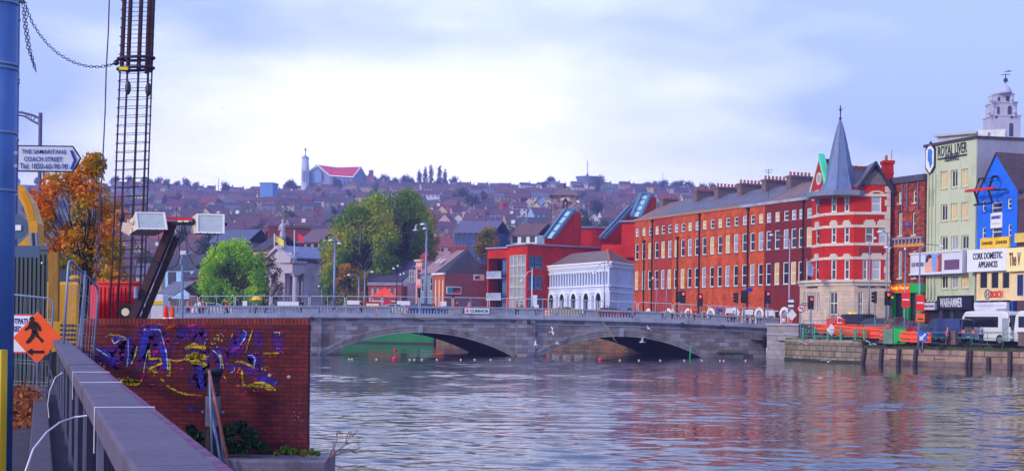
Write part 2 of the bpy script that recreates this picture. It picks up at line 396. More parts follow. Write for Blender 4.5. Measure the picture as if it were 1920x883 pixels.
for nm, lo in (('river_bank', -1.5),):
    m = MB()
    for (x0, y0), (x1, y1) in zip(EDGE[9:], EDGE[10:]): m.face([(x0, y0, lo), (x1, y1, lo), (x1, y1, 2.0), (x0, y0, 2.0)])
    m.build(nm, brick('old_quay_stone', (120, 104, 92), (92, 82, 76), (60, 54, 52), bw=1.1, bh=.45, ms=.03, dirt=((176, 104, 52), .22, .8), var=.4), kind='structure')

# land on the near bank
BX = lambda Y: .387 - .34 * Y
pave = mat('pavement', (56, 48, 66), rough=.85, var=.25, scale=2.2, bump=.3, dirt=((46, 40, 54), 1.2, .5, (1, 1, 1)))
yard = mat('site_ground', (96, 88, 84), rough=.9, var=.3, scale=.5, bump=.3)
MB().face([(BX(-8) + .12, -8, 1.7), (BX(31) + .12, 31, 1.7), (BX(31) - 6, 31, 1.7), (BX(-8) - 9, -8, 1.7)][::-1]).build('pavement', pave, kind='structure')
MB().face([(BX(-8) - .30, -8, 1.72), (BX(31) - .30, 31, 1.72), (BX(31) - .34, 31, 1.72), (BX(-8) - .34, -8, 1.72)][::-1]).build('pavement_joint', mat('joint_dark', (30, 28, 36)), kind='structure')
kb = MB(); f_ = Fr((BX(6) - .37, 6), (BX(27.6) - .37, 27.6)); kb.fbox(f_, 0, f_.L, -.11, .11, 1.69, 1.84); kb.build('kerb', mat('kerb_stone', (74, 66, 84), var=.25, scale=3, bump=.3), kind='structure', bevel=.015)
MB().face([(BX(31) + .0, 31, 1.66), (BX(132) - .0, 132, 1.66), (-60, 229, 1.66), (-500, 229, 1.66), (-500, -8, 1.66), (BX(-8) - 9, -8, 1.66), (BX(31) - 6, 31, 1.66)]).build('site_ground', yard, kind='structure')
m = MB()
pts = [(BX(-8) + .12, -8), (BX(24.2) + .12, 24.2), (BX(31) + .1, 31), (BX(132), 132), (-60, 229)]
for (x0, y0), (x1, y1) in zip(pts, pts[1:]): m.face([(x0, y0, -1.5), (x1, y1, -1.5), (x1, y1, 1.655), (x0, y0, 1.655)])
m.build('embankment', brick('embank_stone', (92, 84, 88), (76, 70, 76), (52, 48, 52), bw=.9, bh=.4, ms=.02), kind='structure')

# ================================================================== THE BRIDGE
bA = Vector((1.39, 144.5)); BT = Vector((.961, .276)); BF = Fr(bA, bA + BT)      # s=0 at the middle of the river pier
def ztop(s): return 5.05 - (.00037 if s < -2 else .00068) * (s + 2) ** 2
def s_of(px):
    u = px - 960.0; return (u * 144.5 - F * 1.39) / (F * .961 - u * .276)
ash = brick('limestone_ashlar', (158, 156, 170), (114, 102, 108), (90, 84, 96), bw=1.15, bh=.42, ms=.018, dirt=((104, 78, 68), .3, .65), var=.22, vscale=.5)
lime = mat('dressed_limestone', (158, 160, 178), var=.16, scale=.8, dirt=((104, 98, 108), .6, .6))
ringm = mat('arch_stone', (140, 134, 138), var=.3, scale=1.2, dirt=((84, 70, 66), .7, .7))
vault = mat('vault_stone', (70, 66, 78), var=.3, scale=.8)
br = thing('stone_bridge', 'long grey limestone road bridge with low arches and balustrade across the river', 'bridge', (bA.x, bA.y, 0))
ARCH = [(-42.8, -23.3, 2.15), (-21.4, -.93, 2.35), (.93, 20.4, 2.18)]
def circ(s0, s1, zs, zc):                       # circular segment through springings and crown
    h = zc - zs; L = (s1 - s0) / 2; r = (L*L + h*h) / (2*h); return (s0+s1)/2, zc - r, r
NS = 28; tidem = mat('tide_band', (58, 54, 48), var=.3, scale=1.5, dirt=((60, 72, 36), .8, .7))
for a in ARCH:
    ci = circ(a[0], a[1], -.25, a[2]); ce = circ(a[0] - 1.0, a[1] + .9, -.25, a[2] + .78)
    fz = lambda c, s: c[1] + math.sqrt(max(0, c[2]**2 - (s - c[0])**2))
    ss = [a[0] + (a[1] - a[0]) * i / NS for i in range(NS + 1)]
    ring = MB(); barrel = MB(); sp2 = (MB(), MB())
    for k_, (o0, o1, dd) in enumerate(((0, .34, .06), (.36, .68, .11), (.70, 1.0, .17))):   # stepped mouldings
        for s0, s1 in zip(ss, ss[1:]):
            q = []
            for s in (s0, s1):
                zi = fz(ci, s); se = ce[0] + (s - ci[0]) * ((a[1]-a[0]+1.9) / (a[1]-a[0])); ze = fz(ce, se)
                for o in (o0, o1): q.append((s + (se - s) * o, zi + (ze - zi) * o))
            (p0, p1, p2, p3) = q
            ring.box8([BF.P(p0[0],dd,p0[1]), BF.P(p2[0],dd,p2[1]), BF.P(p2[0],-.3,p2[1]), BF.P(p0[0],-.3,p0[1]), BF.P(p1[0],dd,p1[1]), BF.P(p3[0],dd,p3[1]), BF.P(p3[0],-.3,p3[1]), BF.P(p1[0],-.3,p1[1])])
    ar = ring.build('arch_ring', ringm, br)
    km = (a[0] + a[1]) / 2
    MB().fbox(BF, km-.2, km+.2, -.3, .19, a[2]-.02, a[2]+.80).build('keystone', lime, ar)
    for s0, s1 in zip(ss, ss[1:]):
        z0, z1 = fz(ci, s0), fz(ci, s1)
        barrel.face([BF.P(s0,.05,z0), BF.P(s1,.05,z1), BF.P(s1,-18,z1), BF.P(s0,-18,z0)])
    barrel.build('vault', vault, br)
    se = [a[0] - 1.0 + (a[1] - a[0] + 1.9) * i / NS for i in range(NS + 1)]
    for s0, s1 in zip(se, se[1:]):
        for sp, d in zip(sp2, (0, -18)): sp.face([BF.P(s0,d,fz(ce,s0)-.12), BF.P(s1,d,fz(ce,s1)-.12), BF.P(s1,d,ztop(s1)-1.15), BF.P(s0,d,ztop(s0)-1.15)])
    for sp in sp2: sp.build('spandrel', ash, br)
for s0, s1 in ((-23.4, -21.3), (-1.0, 1.0)):
    p_ = MB().fbox(BF, s0, s1, -18.5, .28, -1.5, ztop(s0) - 1.2)
    p_.prism([BF.P(s0-.0, .28, -1.5), BF.P(s1, .28, -1.5), BF.P((s0+s1)/2, .75, -1.5)], (0, 0, 1.75))
    p_.build('pier', ash, br); MB().fbox(BF, s0-.02, s1+.02, -18.5, .31, -.5, .22).build('tide_band', tidem, br)
def along(mb, s0, s1, d0, d1, za, zb, step=2.0):          # a course that follows the hump of the deck
    n = max(1, int((s1 - s0) / step)); st = [s0 + (s1 - s0) * i / n for i in range(n + 1)]
    for a, b in zip(st, st[1:]):
        A, B = ztop(a), ztop(b)
        mb.box8([BF.P(a,d1,A+za), BF.P(b,d1,B+za), BF.P(b,d0,B+za), BF.P(a,d0,A+za), BF.P(a,d1,A+zb), BF.P(b,d1,B+zb), BF.P(b,d0,B+zb), BF.P(a,d0,A+zb)])
    return mb
SL, SRr = -46.0, 29.0
along(along(MB(), SL, SRr, -.4, .38, -1.17, -1.02), SL, SRr, -.4, .26, -1.27, -1.172).build('cornice', lime, br)
along(MB(), SL, SRr, -.3, .09, -1.72, -1.64).build('string_course', lime, br)
along(MB(), SL, SRr, -.32, .14, -1.018, -.74).build('plinth', lime, br)
along(MB(), SL, SRr, -.38, .20, -.16, 0).build('coping', lime, br)
along(MB(), SL, SRr + 8, -17.7, -.4, -1.5, -1.03).build('deck', tarmac, br)
along(MB(), SL, SRr, -18.4, -17.7, -1.5, 0).build('far_parapet', lime, br)
MB().fbox(BF, 21.2, 27.6, -18, -.02, -1.5, ztop(25) - 1.2).build('abutment', ash, br)
MB().fbox(BF, -60, -43.7, -18, -.02, -1.5, ztop(-45) - 1.2).build('abutment', ash, br)
RUN = [(200, 262), (288, 336), (346, 382), (389, 439), (466, 566), (596, 707), (730, 840), (866, 973), (1002, 1098), (1121, 1191), (1240, 1333), (1362, 1427)]
runs = [(s_of(a), s_of(b)) for a, b in RUN]
prev = SL
for a, b in runs + [(SRr, SRr)]:
    if a - prev > .1: along(MB(), prev, a, -.30, .12, -.738, -.162).build('parapet_block', lime, br)
    prev = b
prof = [(.10, 0), (.10, .05), (.055, .07), (.075, .13), (.105, .22), (.095, .30), (.055, .40), (.045, .47), (.07, .49), (.085, .575)]
bals = []
for a, b in runs:
    n = max(2, int((b - a) / .31))
    for i in range(n): bals.append(a + (b - a) * (i + .5) / n)
bals.sort(); stuff_b = MB(); first = None
for k, s in enumerate(bals):
    if k < len(bals) - 100:
        stuff_b.lathe(BF.P(s, -.09, ztop(s) - .7385), prof, 8, caps=False); continue
    if first is None:
        first = MB().lathe((0, 0, 0), prof, 8, caps=False).build('baluster', lime, None, smooth=True); first.parent = br
        o = first
    else: o = first.copy(); col.objects.link(o)
    o.location = BF.P(s, -.09, ztop(s) - .7385) - WL[br]
so = stuff_b.build('baluster', lime, br, kind='stuff')
# end pier and return wall of the right abutment
tw = brick('abutment_ashlar', (158, 152, 158), (138, 132, 140), (100, 96, 104), bw=1.1, bh=.5, ms=.02, dirt=((92, 96, 64), .35, .5), var=.2)
e0, e1 = gp(1438, 147.5, 2), gp(1478, 146, 2); e2 = gp(1497, 144.2, 2)
tb = thing('end_pier', 'massive square-cut limestone pier ending the bridge beside the right quay', 'pier', (e0.x, e0.y, 0))
k = MB(); fr = Fr(e0, e2); zt = at(1460, 606, 146).z
k.fbox(fr, 0, fr.L, -6, 0, -1.5, zt - .22).build('wall', tw, tb)
k = MB(); k.fbox(fr, -.12, fr.L + .12, -6.1, .12, zt - .219, zt).build('coping', lime, tb)
MB().fbox(fr, -.05, fr.L + .05, -.1, .07, 2.55, 2.68).build('string_course', lime, tb)
# ================================================================== BUILDINGS
slate = mat('slate', (96, 96, 112), rough=.6, var=.28, scale=.7, dirt=((120, 100, 96), .25, .5))
slate_d = mat('dark_slate', (56, 52, 64), rough=.7, var=.3, scale=.8, dirt=((92, 76, 76), .3, .6))
slate_b = mat('brown_slate', (122, 100, 98), rough=.75, var=.25, scale=.6, dirt=((92, 84, 92), .3, .6))
white_p = mat('white_paint', (226, 226, 226), rough=.5, var=.05)
cream_p = mat('cream_paint', (220, 208, 180), rough=.6, var=.08)
black_p = mat('black_paint', (24, 24, 28), rough=.45, var=.15)
glass = mat('window_glass', (30, 36, 48), rough=.06, var=.3, scale=.6, spec=1.0)
glass_g = mat('gold_reflection_blind_glass', (214, 186, 120), rough=.15, var=.25, scale=.9, spec=.9)  # blind panes with the golden sunset reflection painted into their colour
glass_w = mat('curtained_glass', (150, 156, 176), rough=.15, var=.3, scale=1.2, spec=.9)
stone_c = mat('cream_stone', (206, 192, 178), rough=.8, var=.14, scale=.8, dirt=((150, 136, 130), .6, .5))
pipe_m = mat('downpipe_iron', (34, 24, 30), var=.2)
lead = mat('lead_grey', (120, 130, 156), rough=.5, var=.15, scale=.8)
terracotta = mat('chimney_pot_clay', (176, 92, 60), var=.2)
G = [glass, glass_g, glass_w]

def chimney_on(root, fr, s0, s1, d0, d1, z0, z1, m, pots=5, name='chimney'):
    k = MB().fbox(fr, s0, s1, d0, d1, z0, z1).fbox(fr, s0-.1, s1+.1, d0-.1, d1+.1, z1, z1+.22)
    c = k.build(name, m, root)
    lng = (d1 - d0) > (s1 - s0)
    for i in range(pots):
        f = (i + .5) / pots
        s, d = ((s0+s1)/2, d0+(d1-d0)*f) if lng else (s0+(s1-s0)*f, (d0+d1)/2)
        MB().lathe(fr.P(s, d, z1+.22), [(.16, 0), (.13, .35), (.16, .45), (.12, .47)], 8).build('chimney_pot', terracotta, c)
    return c

TA, TB = Vector((16.45, 188.0)), Vector((32.75, 151.7))
TF = Fr(TA, TB)
bricks = [brick('terrace_brick_orange', (222, 88, 34), (186, 58, 26), (160, 96, 60), dirt=((120, 50, 34), .8, .75), var=.4),
          brick('terrace_brick_rust', (190, 60, 34), (160, 44, 30), (136, 70, 54), dirt=((106, 44, 44), .5, .6), var=.25),
          brick('terrace_brick_plum', (140, 38, 36), (112, 28, 34), (100, 46, 46), dirt=((80, 32, 40), .5, .5), var=.2)]
hb_px = [1187, 1225, 1260.5, 1299.5, 1341.6, 1387, 1433, 1479.5, 1521]
cols = [105,145,182,222,259,298,337,376,417,459,503,549,595,641,690,740,788,836,883,933,985,1031,1075,1122]
colpx = [1160 + .3172 * c for c in cols]
bsel = [0, 1, 0, 0, 0, 0, 2, 2]
tint = ['orange brick', 'rust-red brick', 'orange brick', 'orange brick', 'orange brick', 'mottled brick', 'plum-red brick', 'plum-red brick']
pos = ['beside the pale blue arcaded building', 'second from the left end of the terrace', 'third from the left end of the terrace', 'fourth from the left end of the terrace',
       'fifth from the left end of the terrace', 'next to the darker pair', 'third house left of the spired corner building side by side with a darker neighbour', 'adjoining the red corner building with the spire']
pos[6] = 'second house left of the spired corner building'
# rows: (z_bottom, z_top) from the photo at the two ends
def rowz(crop_left, crop_right):
    a = [TF.px(1160 + .3172 * 105, 320 + .3172 * y)[1] for y in crop_left]; b = [TF.px(1160 + .3172 * 1122, 320 + .3172 * y)[1] for y in crop_right]
    return [(a[i] + b[i]) / 2 for i in (0, 1)]
R3 = rowz((390, 343), (282, 218)); R2 = rowz((530, 434), (448, 330)); R1 = rowz((718, 596), (650, 528))
EZ = (TF.px(1188, 412)[1] + TF.px(1520, 369)[1]) / 2
GZ = 2.3
sb = [TF.px(x, 500)[0] for x in hb_px]; sb[0] = 0; sb[-1] = TF.L
tg = 'houses of the long brick terrace'
for h in range(8):
    s0, s1 = sb[h], sb[h + 1]
    o = TF.P(s0, 0, GZ)
    root = thing('terraced_house', 'four-storey %s Georgian house %s' % (tint[h], pos[h]), 'house', o, tg)
    bm_ = bricks[bsel[h]]
    ops = []
    for c in range(3):
        sc = TF.px(colpx[h*3 + c], 500)[0]
        for (zb, zt_), w in ((R3, .95), (R2, 1.05), (R1, 1.05)): ops.append((sc - w/2, sc + w/2, zb, zt_, 'w'))
        if c < 2 and h != 7: ops.append((sc - .5, sc + .5, GZ + 1.1, GZ + 3.0, 'w'))
        elif c == 2: ops.append((sc - .75, sc + .75, GZ + .05, GZ + 3.15, 'd'))
    k = MB(); wall_open(k, TF, GZ, EZ, ops, .2, s0, s1)
    k.face([TF.P(s0,-10,GZ), TF.P(s1,-10,GZ), TF.P(s1,-10,EZ), TF.P(s0,-10,EZ)])
    for s in (s0 + .002, s1 - .002): k.face([TF.P(s,0,GZ), TF.P(s,-10,GZ), TF.P(s,-10,EZ), TF.P(s,-5,EZ+2.4), TF.P(s,0,EZ)])
    k.build('wall', bm_, root)
    MB().fbox(TF, s0+.01, s1-.01, -.3, .14, EZ-.28, EZ+.05).build('parapet_coping', lime if h > 4 else mat('buff_coping', (160, 120, 96)), root)
    gable_roof(root, TF, s0+.02, s1-.02, EZ + .02, EZ + 2.5, 10, [slate_b, slate, slate, slate, slate, slate, slate_b, slate][h], over=-.1)
    if h > 0 or True:
        cx = s1 - .05 if h < 7 else s1 - .35
        cz = EZ + 3.9
        if h in (1, 2, 3, 4, 5, 7): chimney_on(root, TF, cx - .95 - (.3 if h == 7 else 0), cx - .05, -6.8, -3.6, EZ + .8, cz - .75, mat('chimney_render', (128, 104, 104), var=.2, dirt=((80, 62, 66), .8, .5)), 6)
    if h == 0: chimney_on(root, TF, s0 + .1, s0 + 1.0, -6.2, -3.8, EZ + 1.0, EZ + 2.8, mat('chimney_render', (112, 92, 96)), 4)
    for i, q in enumerate(ops):
        if q[4] == 'w':
            gl = glass_g if (math.sin(i * 3.7 + h * 1.9) > .72 and q[2] > GZ + 2) else (glass if i % 3 else glass_w)
            window(root, TF, *q[:4], white_p, gl, 'sash', depth=.14, fw=.13, sill=mat('window_sill_stone', (120, 96, 92)))
        else:
            a, b, c, d = q[:4]; mid = (a + b) / 2
            k = MB().fbox(TF, a, a+.16, -.15, .06, c, c+2.4).fbox(TF, b-.16, b, -.15, .06, c, c+2.4)
            for j in range(10):
                t0, t1 = math.pi * j / 10, math.pi * (j+1) / 10
                qa = lambda t, r: (mid + r * math.cos(t), c + 2.4 + r * math.sin(t))
                p = [qa(t0,.6), qa(t1,.6), qa(t0,.95), qa(t1,.95)]
                k.box8([TF.P(p[0][0],.07,p[0][1]), TF.P(p[1][0],.07,p[1][1]), TF.P(p[1][0],-.1,p[1][1]), TF.P(p[0][0],-.1,p[0][1]), TF.P(p[2][0],.07,p[2][1]), TF.P(p[3][0],.07,p[3][1]), TF.P(p[3][0],-.1,p[3][1]), TF.P(p[2][0],-.1,p[2][1])])
            D = k.build('doorway', white_p, root)
            MB().fbox(TF, a+.17, b-.17, -.19, -.1, c, c+2.2).build('door', [black_p, mat('door_green', (30, 70, 50)), mat('door_red', (120, 26, 30)), mat('door_blue', (30, 44, 90))][h % 4], D)
            MB().fbox(TF, a+.17, b-.17, -.18, -.12, c+2.22, c+2.98).build('fanlight', glass_w, D)
    # cast-iron downpipes on the party lines
    if h in (0, 1, 2, 3, 5, 7):
        sp_ = [TF.px(1160+.3172*153, 500)[0], TF.px(1160+.3172*200, 500)[0], TF.px(1160+.3172*351, 500)[0], TF.px(1160+.3172*479, 500)[0], 0, TF.px(1160+.3172*766, 500)[0], 0, TF.px(1160+.3172*1092, 500)[0]][h]
        zt_ = EZ - (3.2 if h in (0, 2) else .6)
        k = MB().path([TF.P(sp_, .14, GZ), TF.P(sp_, .14, zt_)], .09, 6).fbox(TF, sp_-.2, sp_+.2, 0, .28, zt_, zt_+.3)
        k.build('downpipe', pipe_m, root)

cb = thing('corner_building', 'bright red brick corner building with stone ground floor and tall slate witch-hat spire', 'building', (*gp(1560, 150, 2.3), 2.1))
redb = brick('corner_red_brick', (212, 40, 18), (184, 26, 18), (150, 50, 34), var=.12, dirt=((120, 30, 40), .5, .35))
K = [gp(1522, 150.6, 12), gp(1546, 147, 12), gp(1601, 144.8, 12), gp(1668, 144.6, 12)]
FA, FB, FC = Fr(K[0], K[1]), Fr(K[1], K[2]), Fr(K[2], K[3])
zz = lambda fr, px, py: fr.px(px, py)[1]
def cr5(x, y): return 1480 + x * .2717, 180 + y * .2717
def cr6(x, y): return 1480 + x * .2945, 380 + y * .2945
eave = zz(FB, *cr5(350, 650)); gtop = zz(FB, *cr6(350, 500)); gc_top = zz(FC, *cr5(600, 625))
def opx(fr, f, x0, y0, x1, y1, kind='w'):
    a, zt_ = fr.px(*f(x0, y0)); b, zb = fr.px(*f(x1, y1)); return (a, b, zb, zt_, kind)
opsA = [opx(FA, cr5, 184, 692, 204, 815), opx(FA, cr6, 170, 160, 188, 265), opx(FA, cr6, 166, 362, 184, 490), opx(FA, cr6, 218, 160, 229, 262), opx(FA, cr6, 218, 370, 229, 490)]
opsA = [o for o in opsA if o[0] > 0 and o[1] < FA.L]
opsB = [opx(FB, cr5, 290, 692, 325, 800), opx(FB, cr5, 380, 692, 413, 798), opx(FB, cr6, 268, 150, 298, 256), opx(FB, cr6, 350, 150, 382, 256), opx(FB, cr6, 266, 362, 298, 490), opx(FB, cr6, 350, 362, 382, 488)]
opsC = [opx(FC, cr5, 568, 682, 634, 804), opx(FC, cr6, 484, 146, 536, 257), opx(FC, cr6, 570, 146, 622, 260), opx(FC, cr6, 467, 358, 497, 490), opx(FC, cr6, 525, 358, 581, 490), opx(FC, cr6, 608, 358, 634, 490)]
k = MB(); bk = 11
back = lambda fr, s, z: fr.P(s, -bk, z)
wall_open(k, FA, gtop, eave, opsA, .16); wall_open(k, FB, gtop, eave, opsB, .16); wall_open(k, FC, gtop, gc_top, opsC, .16)
p3 = FC.P(FC.L, 0, 0); p3b = p3 + Vector((4.6, 9.5, 0)); p0 = FA.P(0, 0, 0); p0b = p0 + Vector((9, 4, 0))
for a, b, z in ((p3, p3b, gc_top), (p3b, p0b, eave), (p0b, p0, eave)):
    k.face([Vector((a.x, a.y, gtop)), Vector((b.x, b.y, gtop)), Vector((b.x, b.y, z)), Vector((a.x, a.y, z))])
k.face([FA.P(0,0,eave), FB.P(0,0,eave), FC.P(0,0,eave), FC.P(FC.L,0,eave), Vector((p3b.x,p3b.y,eave)), Vector((p0b.x,p0b.y,eave))])
k.build('wall', redb, cb)
for fr, ops in ((FA, opsA), (FB, opsB), (FC, opsC)):
    for i, q in enumerate(ops):
        window(cb, fr, *q[:4], white_p, glass_w if fr is FC and i % 2 == 0 else glass, 'sash', depth=.1, fw=.12, sill=stone_c)
        mid = (q[0]+q[1])/2; hw = (q[1]-q[0])/2 + .18
        kk = MB()
        if fr is FC and i == 0:
            for j in range(8):
                t0, t1 = math.pi*j/8, math.pi*(j+1)/8
                P_ = lambda t, r, d: fr.P(mid + r*math.cos(t), d, q[3] + .1 + r*.42*math.sin(t))
                kk.box8([P_(t0,hw-.25,.12),P_(t1,hw-.25,.12),P_(t1,hw-.25,-.05),P_(t0,hw-.25,-.05),P_(t0,hw+.1,.12),P_(t1,hw+.1,.12),P_(t1,hw+.1,-.05),P_(t0,hw+.1,-.05)])
        else: kk.fbox(fr, max(.01, mid-hw), min(fr.L-.01, mid+hw), -.02, .10, q[3]+.02, q[3]+.42).fbox(fr, max(.02, mid-hw+.15), min(fr.L-.02, mid+hw-.15), -.01, .12, q[3]+.42, q[3]+.6)
        kk.build('lintel', stone_c, cb)
for y, f in ((688, cr5), (812, cr5), (150, cr6), (264, cr6), (352, cr6)):
    k = MB()
    for fr in (FA, FB, FC):
        z = zz(FB, *f(350, y)); k.fbox(fr, .003, fr.L-.003, -.03, .085, z-.16, z+.12)
    k.build('stone_band', stone_c, cb)
k = MB(); z0q, z1q = zz(FC, *cr6(640, 490)), zz(FC, *cr5(700, 620)); nq = 14
for i in range(nq):
    w = .55 if i % 2 else .35; z = z0q + (z1q - z0q) * i / nq; k.fbox(FC, FC.L-w, FC.L+.03, -.03, .06, z, z + (z1q-z0q)/nq*.92)
k.build('quoins', stone_c, cb)
MB().fbox(FC, .5, FC.L-.6, -.02, .05, zz(FC, *cr6(500, 340)), zz(FC, *cr6(500, 285))).build('terracotta_panel', mat('dark_terracotta', (128, 40, 42), var=.3, scale=4), cb)
# stone ground floor, standing a little forward
S0, S1, S2, S3 = gp(1499, 150.8, 5), gp(1545, 146.2, 5), gp(1601, 144.0, 5), gp(1667, 143.8, 5)
GA, GB, GC = Fr(S0, S1), Fr(S1, S2), Fr(S2, S3)
gst = brick('bank_stone', (206, 186, 166), (190, 170, 152), (150, 134, 124), bw=.9, bh=.38, ms=.012, var=.14, dirt=((150, 128, 120), .5, .4))
gC = [opx(GC, cr6, 438, 570, 468, 715)]
gB = [opx(GB, cr6, 257, 567, 305, 712)]
gA = [opx(GA, cr6, 90 + 22*i, 572, 104 + 22*i, 690) for i in range(5)]
k = MB(); wall_open(k, GA, 2.1, gtop, gA, .22); wall_open(k, GB, 2.1, gtop, gB, .22); wall_open(k, GC, 2.1, gtop, gC if 0 < gC[0][0] else [], .22)
for a, b in ((Vector((S3.x, S3.y, 0)), Vector((S3.x+4.6, S3.y+9.5, 0))), (Vector((S0.x, S0.y, 0)), Vector((S0.x+8, S0.y+6, 0)))):
    k.face([Vector((a.x,a.y,2.1)), Vector((b.x,b.y,2.1)), Vector((b.x,b.y,gtop)), Vector((a.x,a.y,gtop))])
k.face([GA.P(0,0,gtop-.01), GB.P(0,0,gtop-.01), GC.P(0,0,gtop-.01), GC.P(GC.L,0,gtop-.01), Vector((S3.x+4.6,S3.y+9.5,gtop-.01)), Vector((S0.x+8,S0.y+6,gtop-.01))])
k.build('ground_floor', gst, cb)
k = MB()
for fr in (GA, GB, GC): k.fbox(fr, -.05, fr.L+.05, -.5, .35, gtop-.12, gtop+.16); k.fbox(fr, 0, fr.L, -.03, .12, gtop-.45, gtop-.13)
k.build('cornice', stone_c, cb)
for q, fr in [(x, GA) for x in gA] + [(x, GB) for x in gB] + ([(gC[0], GC)] if gC[0][0] > 0 else []):
    window(cb, fr, *q[:4], white_p if fr is not GA else stone_c, glass if fr is not GA else glass_w, 'cross' if fr is not GA else 'plain', depth=.15, fw=.09)
navy = mat('navy_letters', (30, 34, 60), var=.1)
ftextpx(GA, 'Cork English College', *cr6(112, 532), *cr6(182, 545), navy, cb, bold=.02)
ftextpx(GC, 'Cork English College', *cr6(436, 528), *cr6(632, 547), navy, cb, bold=.02)
# spire: octagonal, flared at the foot
cx_, cy_ = (FB.P(FB.L/2, -1.75, 0).x, FB.P(FB.L/2, -1.75, 0).y)
zsp = lambda py: at(1578, py, cy_)[2]
px2m = cy_ / F
prof = [(37, 363), (34.5, 357), (29, 343), (24, 325), (19, 302), (14, 277), (9, 253), (4, 234), (.8, 224)]
ax = at(1574, 350, cy_).x
k = MB().lathe((ax, cy_, 0), [(r * px2m * 1.02, zsp(y)) for r, y in prof], 8, rot=R(22.5))
sp = k.build('spire', mat('spire_slate', (98, 116, 158), rough=.45, var=.16, scale=1.2, dirt=((76, 88, 122), .5, .5)), cb)
k = MB()
for j in range(8):
    t = R(22.5) + 2*math.pi*j/8
    k.path([(ax + r*px2m*1.04*math.cos(t), cy_ + r*px2m*1.04*math.sin(t), zsp(y)) for r, y in prof], .05, 4)
k.build('hip_rolls', lead, sp)
k = MB().path([(ax, cy_, zsp(226)), (ax, cy_, zsp(198))], .06, 6).ball((ax, cy_, zsp(223)), .16, 8).ball((ax, cy_, zsp(207)), .13, 8, (1, .3, 1)).path([(ax-.3, cy_, zsp(205)), (ax+.3, cy_, zsp(205))], .035, 4)
k.build('finial', pipe_m, sp)
k = MB().lathe((ax, cy_, 0), [(3.5 * 1.0, zsp(371)), (3.55, zsp(362))], 8, rot=R(22.5)); k.build('eaves_frieze', lead, cb)
# right-hand wing: dormer gable with dark barge boards
gx0, gx1 = FC.px(*cr5(468, 670))[0] - .1, FC.L + .15
apx = FC.px(*cr5(615, 478)); zb_ = zz(FC, *cr5(540, 612)); zlow = zz(FC, *cr5(468, 668))
gm_ = (gx0 + gx1) / 2 + .12
k = MB().prism([FC.P(gx0+.4, -.05, zlow+.1), FC.P(gx1-.3, -.05, zlow+.1), FC.P(gm_, -.05, apx[1]-.5)], FC.P(0,-.3,0) - FC.P(0,0,0)); k.build('gable_wall', redb, cb)
k = MB().prism([FC.P(gm_-1.75, .02, zb_), FC.P(gm_+1.75, .02, zb_), FC.P(gm_, .02, apx[1]-.45)], FC.P(0,-.2,0) - FC.P(0,0,0)); k.build('tympanum', mat('grey_tile_hanging', (108, 100, 108), var=.25, scale=3), cb)
k = MB()
for sx in (gx0, gx1):
    A_, B_ = FC.P(sx, .45, zlow), FC.P(gm_, .45, apx[1]); o_ = FC.P(0,-.5,0) - FC.P(0,0,0)
    k.prism([A_, B_, B_ + Vector((0,0,.42)), A_ + Vector((0,0,.42))], o_)
k.build('bargeboard', mat('navy_bargeboard', (44, 44, 66)), cb)
rg = MB()
for sx in (gx0, gx1):
    a = [FC.P(sx, -.06, zlow+.3), FC.P(gm_, -.06, apx[1]+.3), FC.P(gm_, -8, apx[1]+.3), FC.P(sx, -8, zlow+.3)]; rg.box8(a + [p + Vector((0,0,.12)) for p in a])
rg.build('roof', slate, cb)
# main roof behind the spire with orange ridge tiles
rx0 = FC.px(*cr5(440, 490))[0]
k = MB(); ry = apx[1] + .1
k.face([FC.P(-1.2,-.8,eave+.4), FC.P(gm_,-.8,zlow+.5), FC.P(gm_,-4.4,ry), FC.P(-1.4,-4.4,ry)]); k.face([FC.P(-1.2,-8.6,eave+.4), FC.P(gm_,-8.6,eave+.4), FC.P(gm_,-4.4,ry), FC.P(-1.4,-4.4,ry)])
k.face([FC.P(-1.2,-.8,eave+.4), FC.P(-1.2,-8.6,eave+.4), FC.P(-1.4,-4.4,ry)])
k.build('roof', slate, cb)
k = MB()
for i in range(16):
    s = -1.3 + (gm_ + 1.3) * i / 16; k.fbox(FC, s, s + .3, -4.5, -4.3, ry-.05, ry+.28)
k.build('ridge_tiles', mat('orange_ridge_tile', (206, 92, 48)), cb)
# left gable with the green verge and round window (faces the river)
ga, gb_ = cr5(152, 720), cr5(262, 560)
gf = Fr(gp(1521, 150.7, 18), gp(1551, 147.4, 18)).off(.05)
zl = zz(gf, *cr5(160, 700)); gap = gf.px(*cr5(212, 440))
k = MB().prism([gf.P(0, 0, zl), gf.P(gf.L, 0, zl), gf.P(gap[0], 0, gap[1])], gf.P(0,-.35,0) - gf.P(0,0,0)); lg = k.build('gable_wall', redb, cb)
k = MB()
o_ = gf.P(0,-4,0) - gf.P(0,0,0)
k.prism([gf.P(gf.L+.3, .2, zl-.1), gf.P(gap[0], .2, gap[1]+.1), gf.P(gap[0], .2, gap[1]+.65), gf.P(gf.L+.9, .2, zl)], gf.P(0,-.7,0)-gf.P(0,0,0)); k.build('verge', mat('verdigris_green', (86, 222, 176), var=.1), lg)
k = MB().prism([gf.P(-.3, .1, zl-.1), gf.P(gap[0], .1, gap[1]+.1), gf.P(gap[0], .1, gap[1]+.4), gf.P(-.5, .1, zl+.1)], gf.P(0,-.5,0)-gf.P(0,0,0)); k.build('verge', stone_c, lg)
k = MB(); cen = gf.px(*cr5(208, 572))
ringp = lambda r, t, d: gf.P(cen[0] + r*math.cos(t), d, cen[1] + r*1.25*math.sin(t))
for j in range(12):
    t0, t1 = 2*math.pi*j/12, 2*math.pi*(j+1)/12
    k.box8([ringp(.36,t0,.1),ringp(.36,t1,.1),ringp(.36,t1,0),ringp(.36,t0,0),ringp(.55,t0,.1),ringp(.55,t1,.1),ringp(.55,t1,0),ringp(.55,t0,0)])
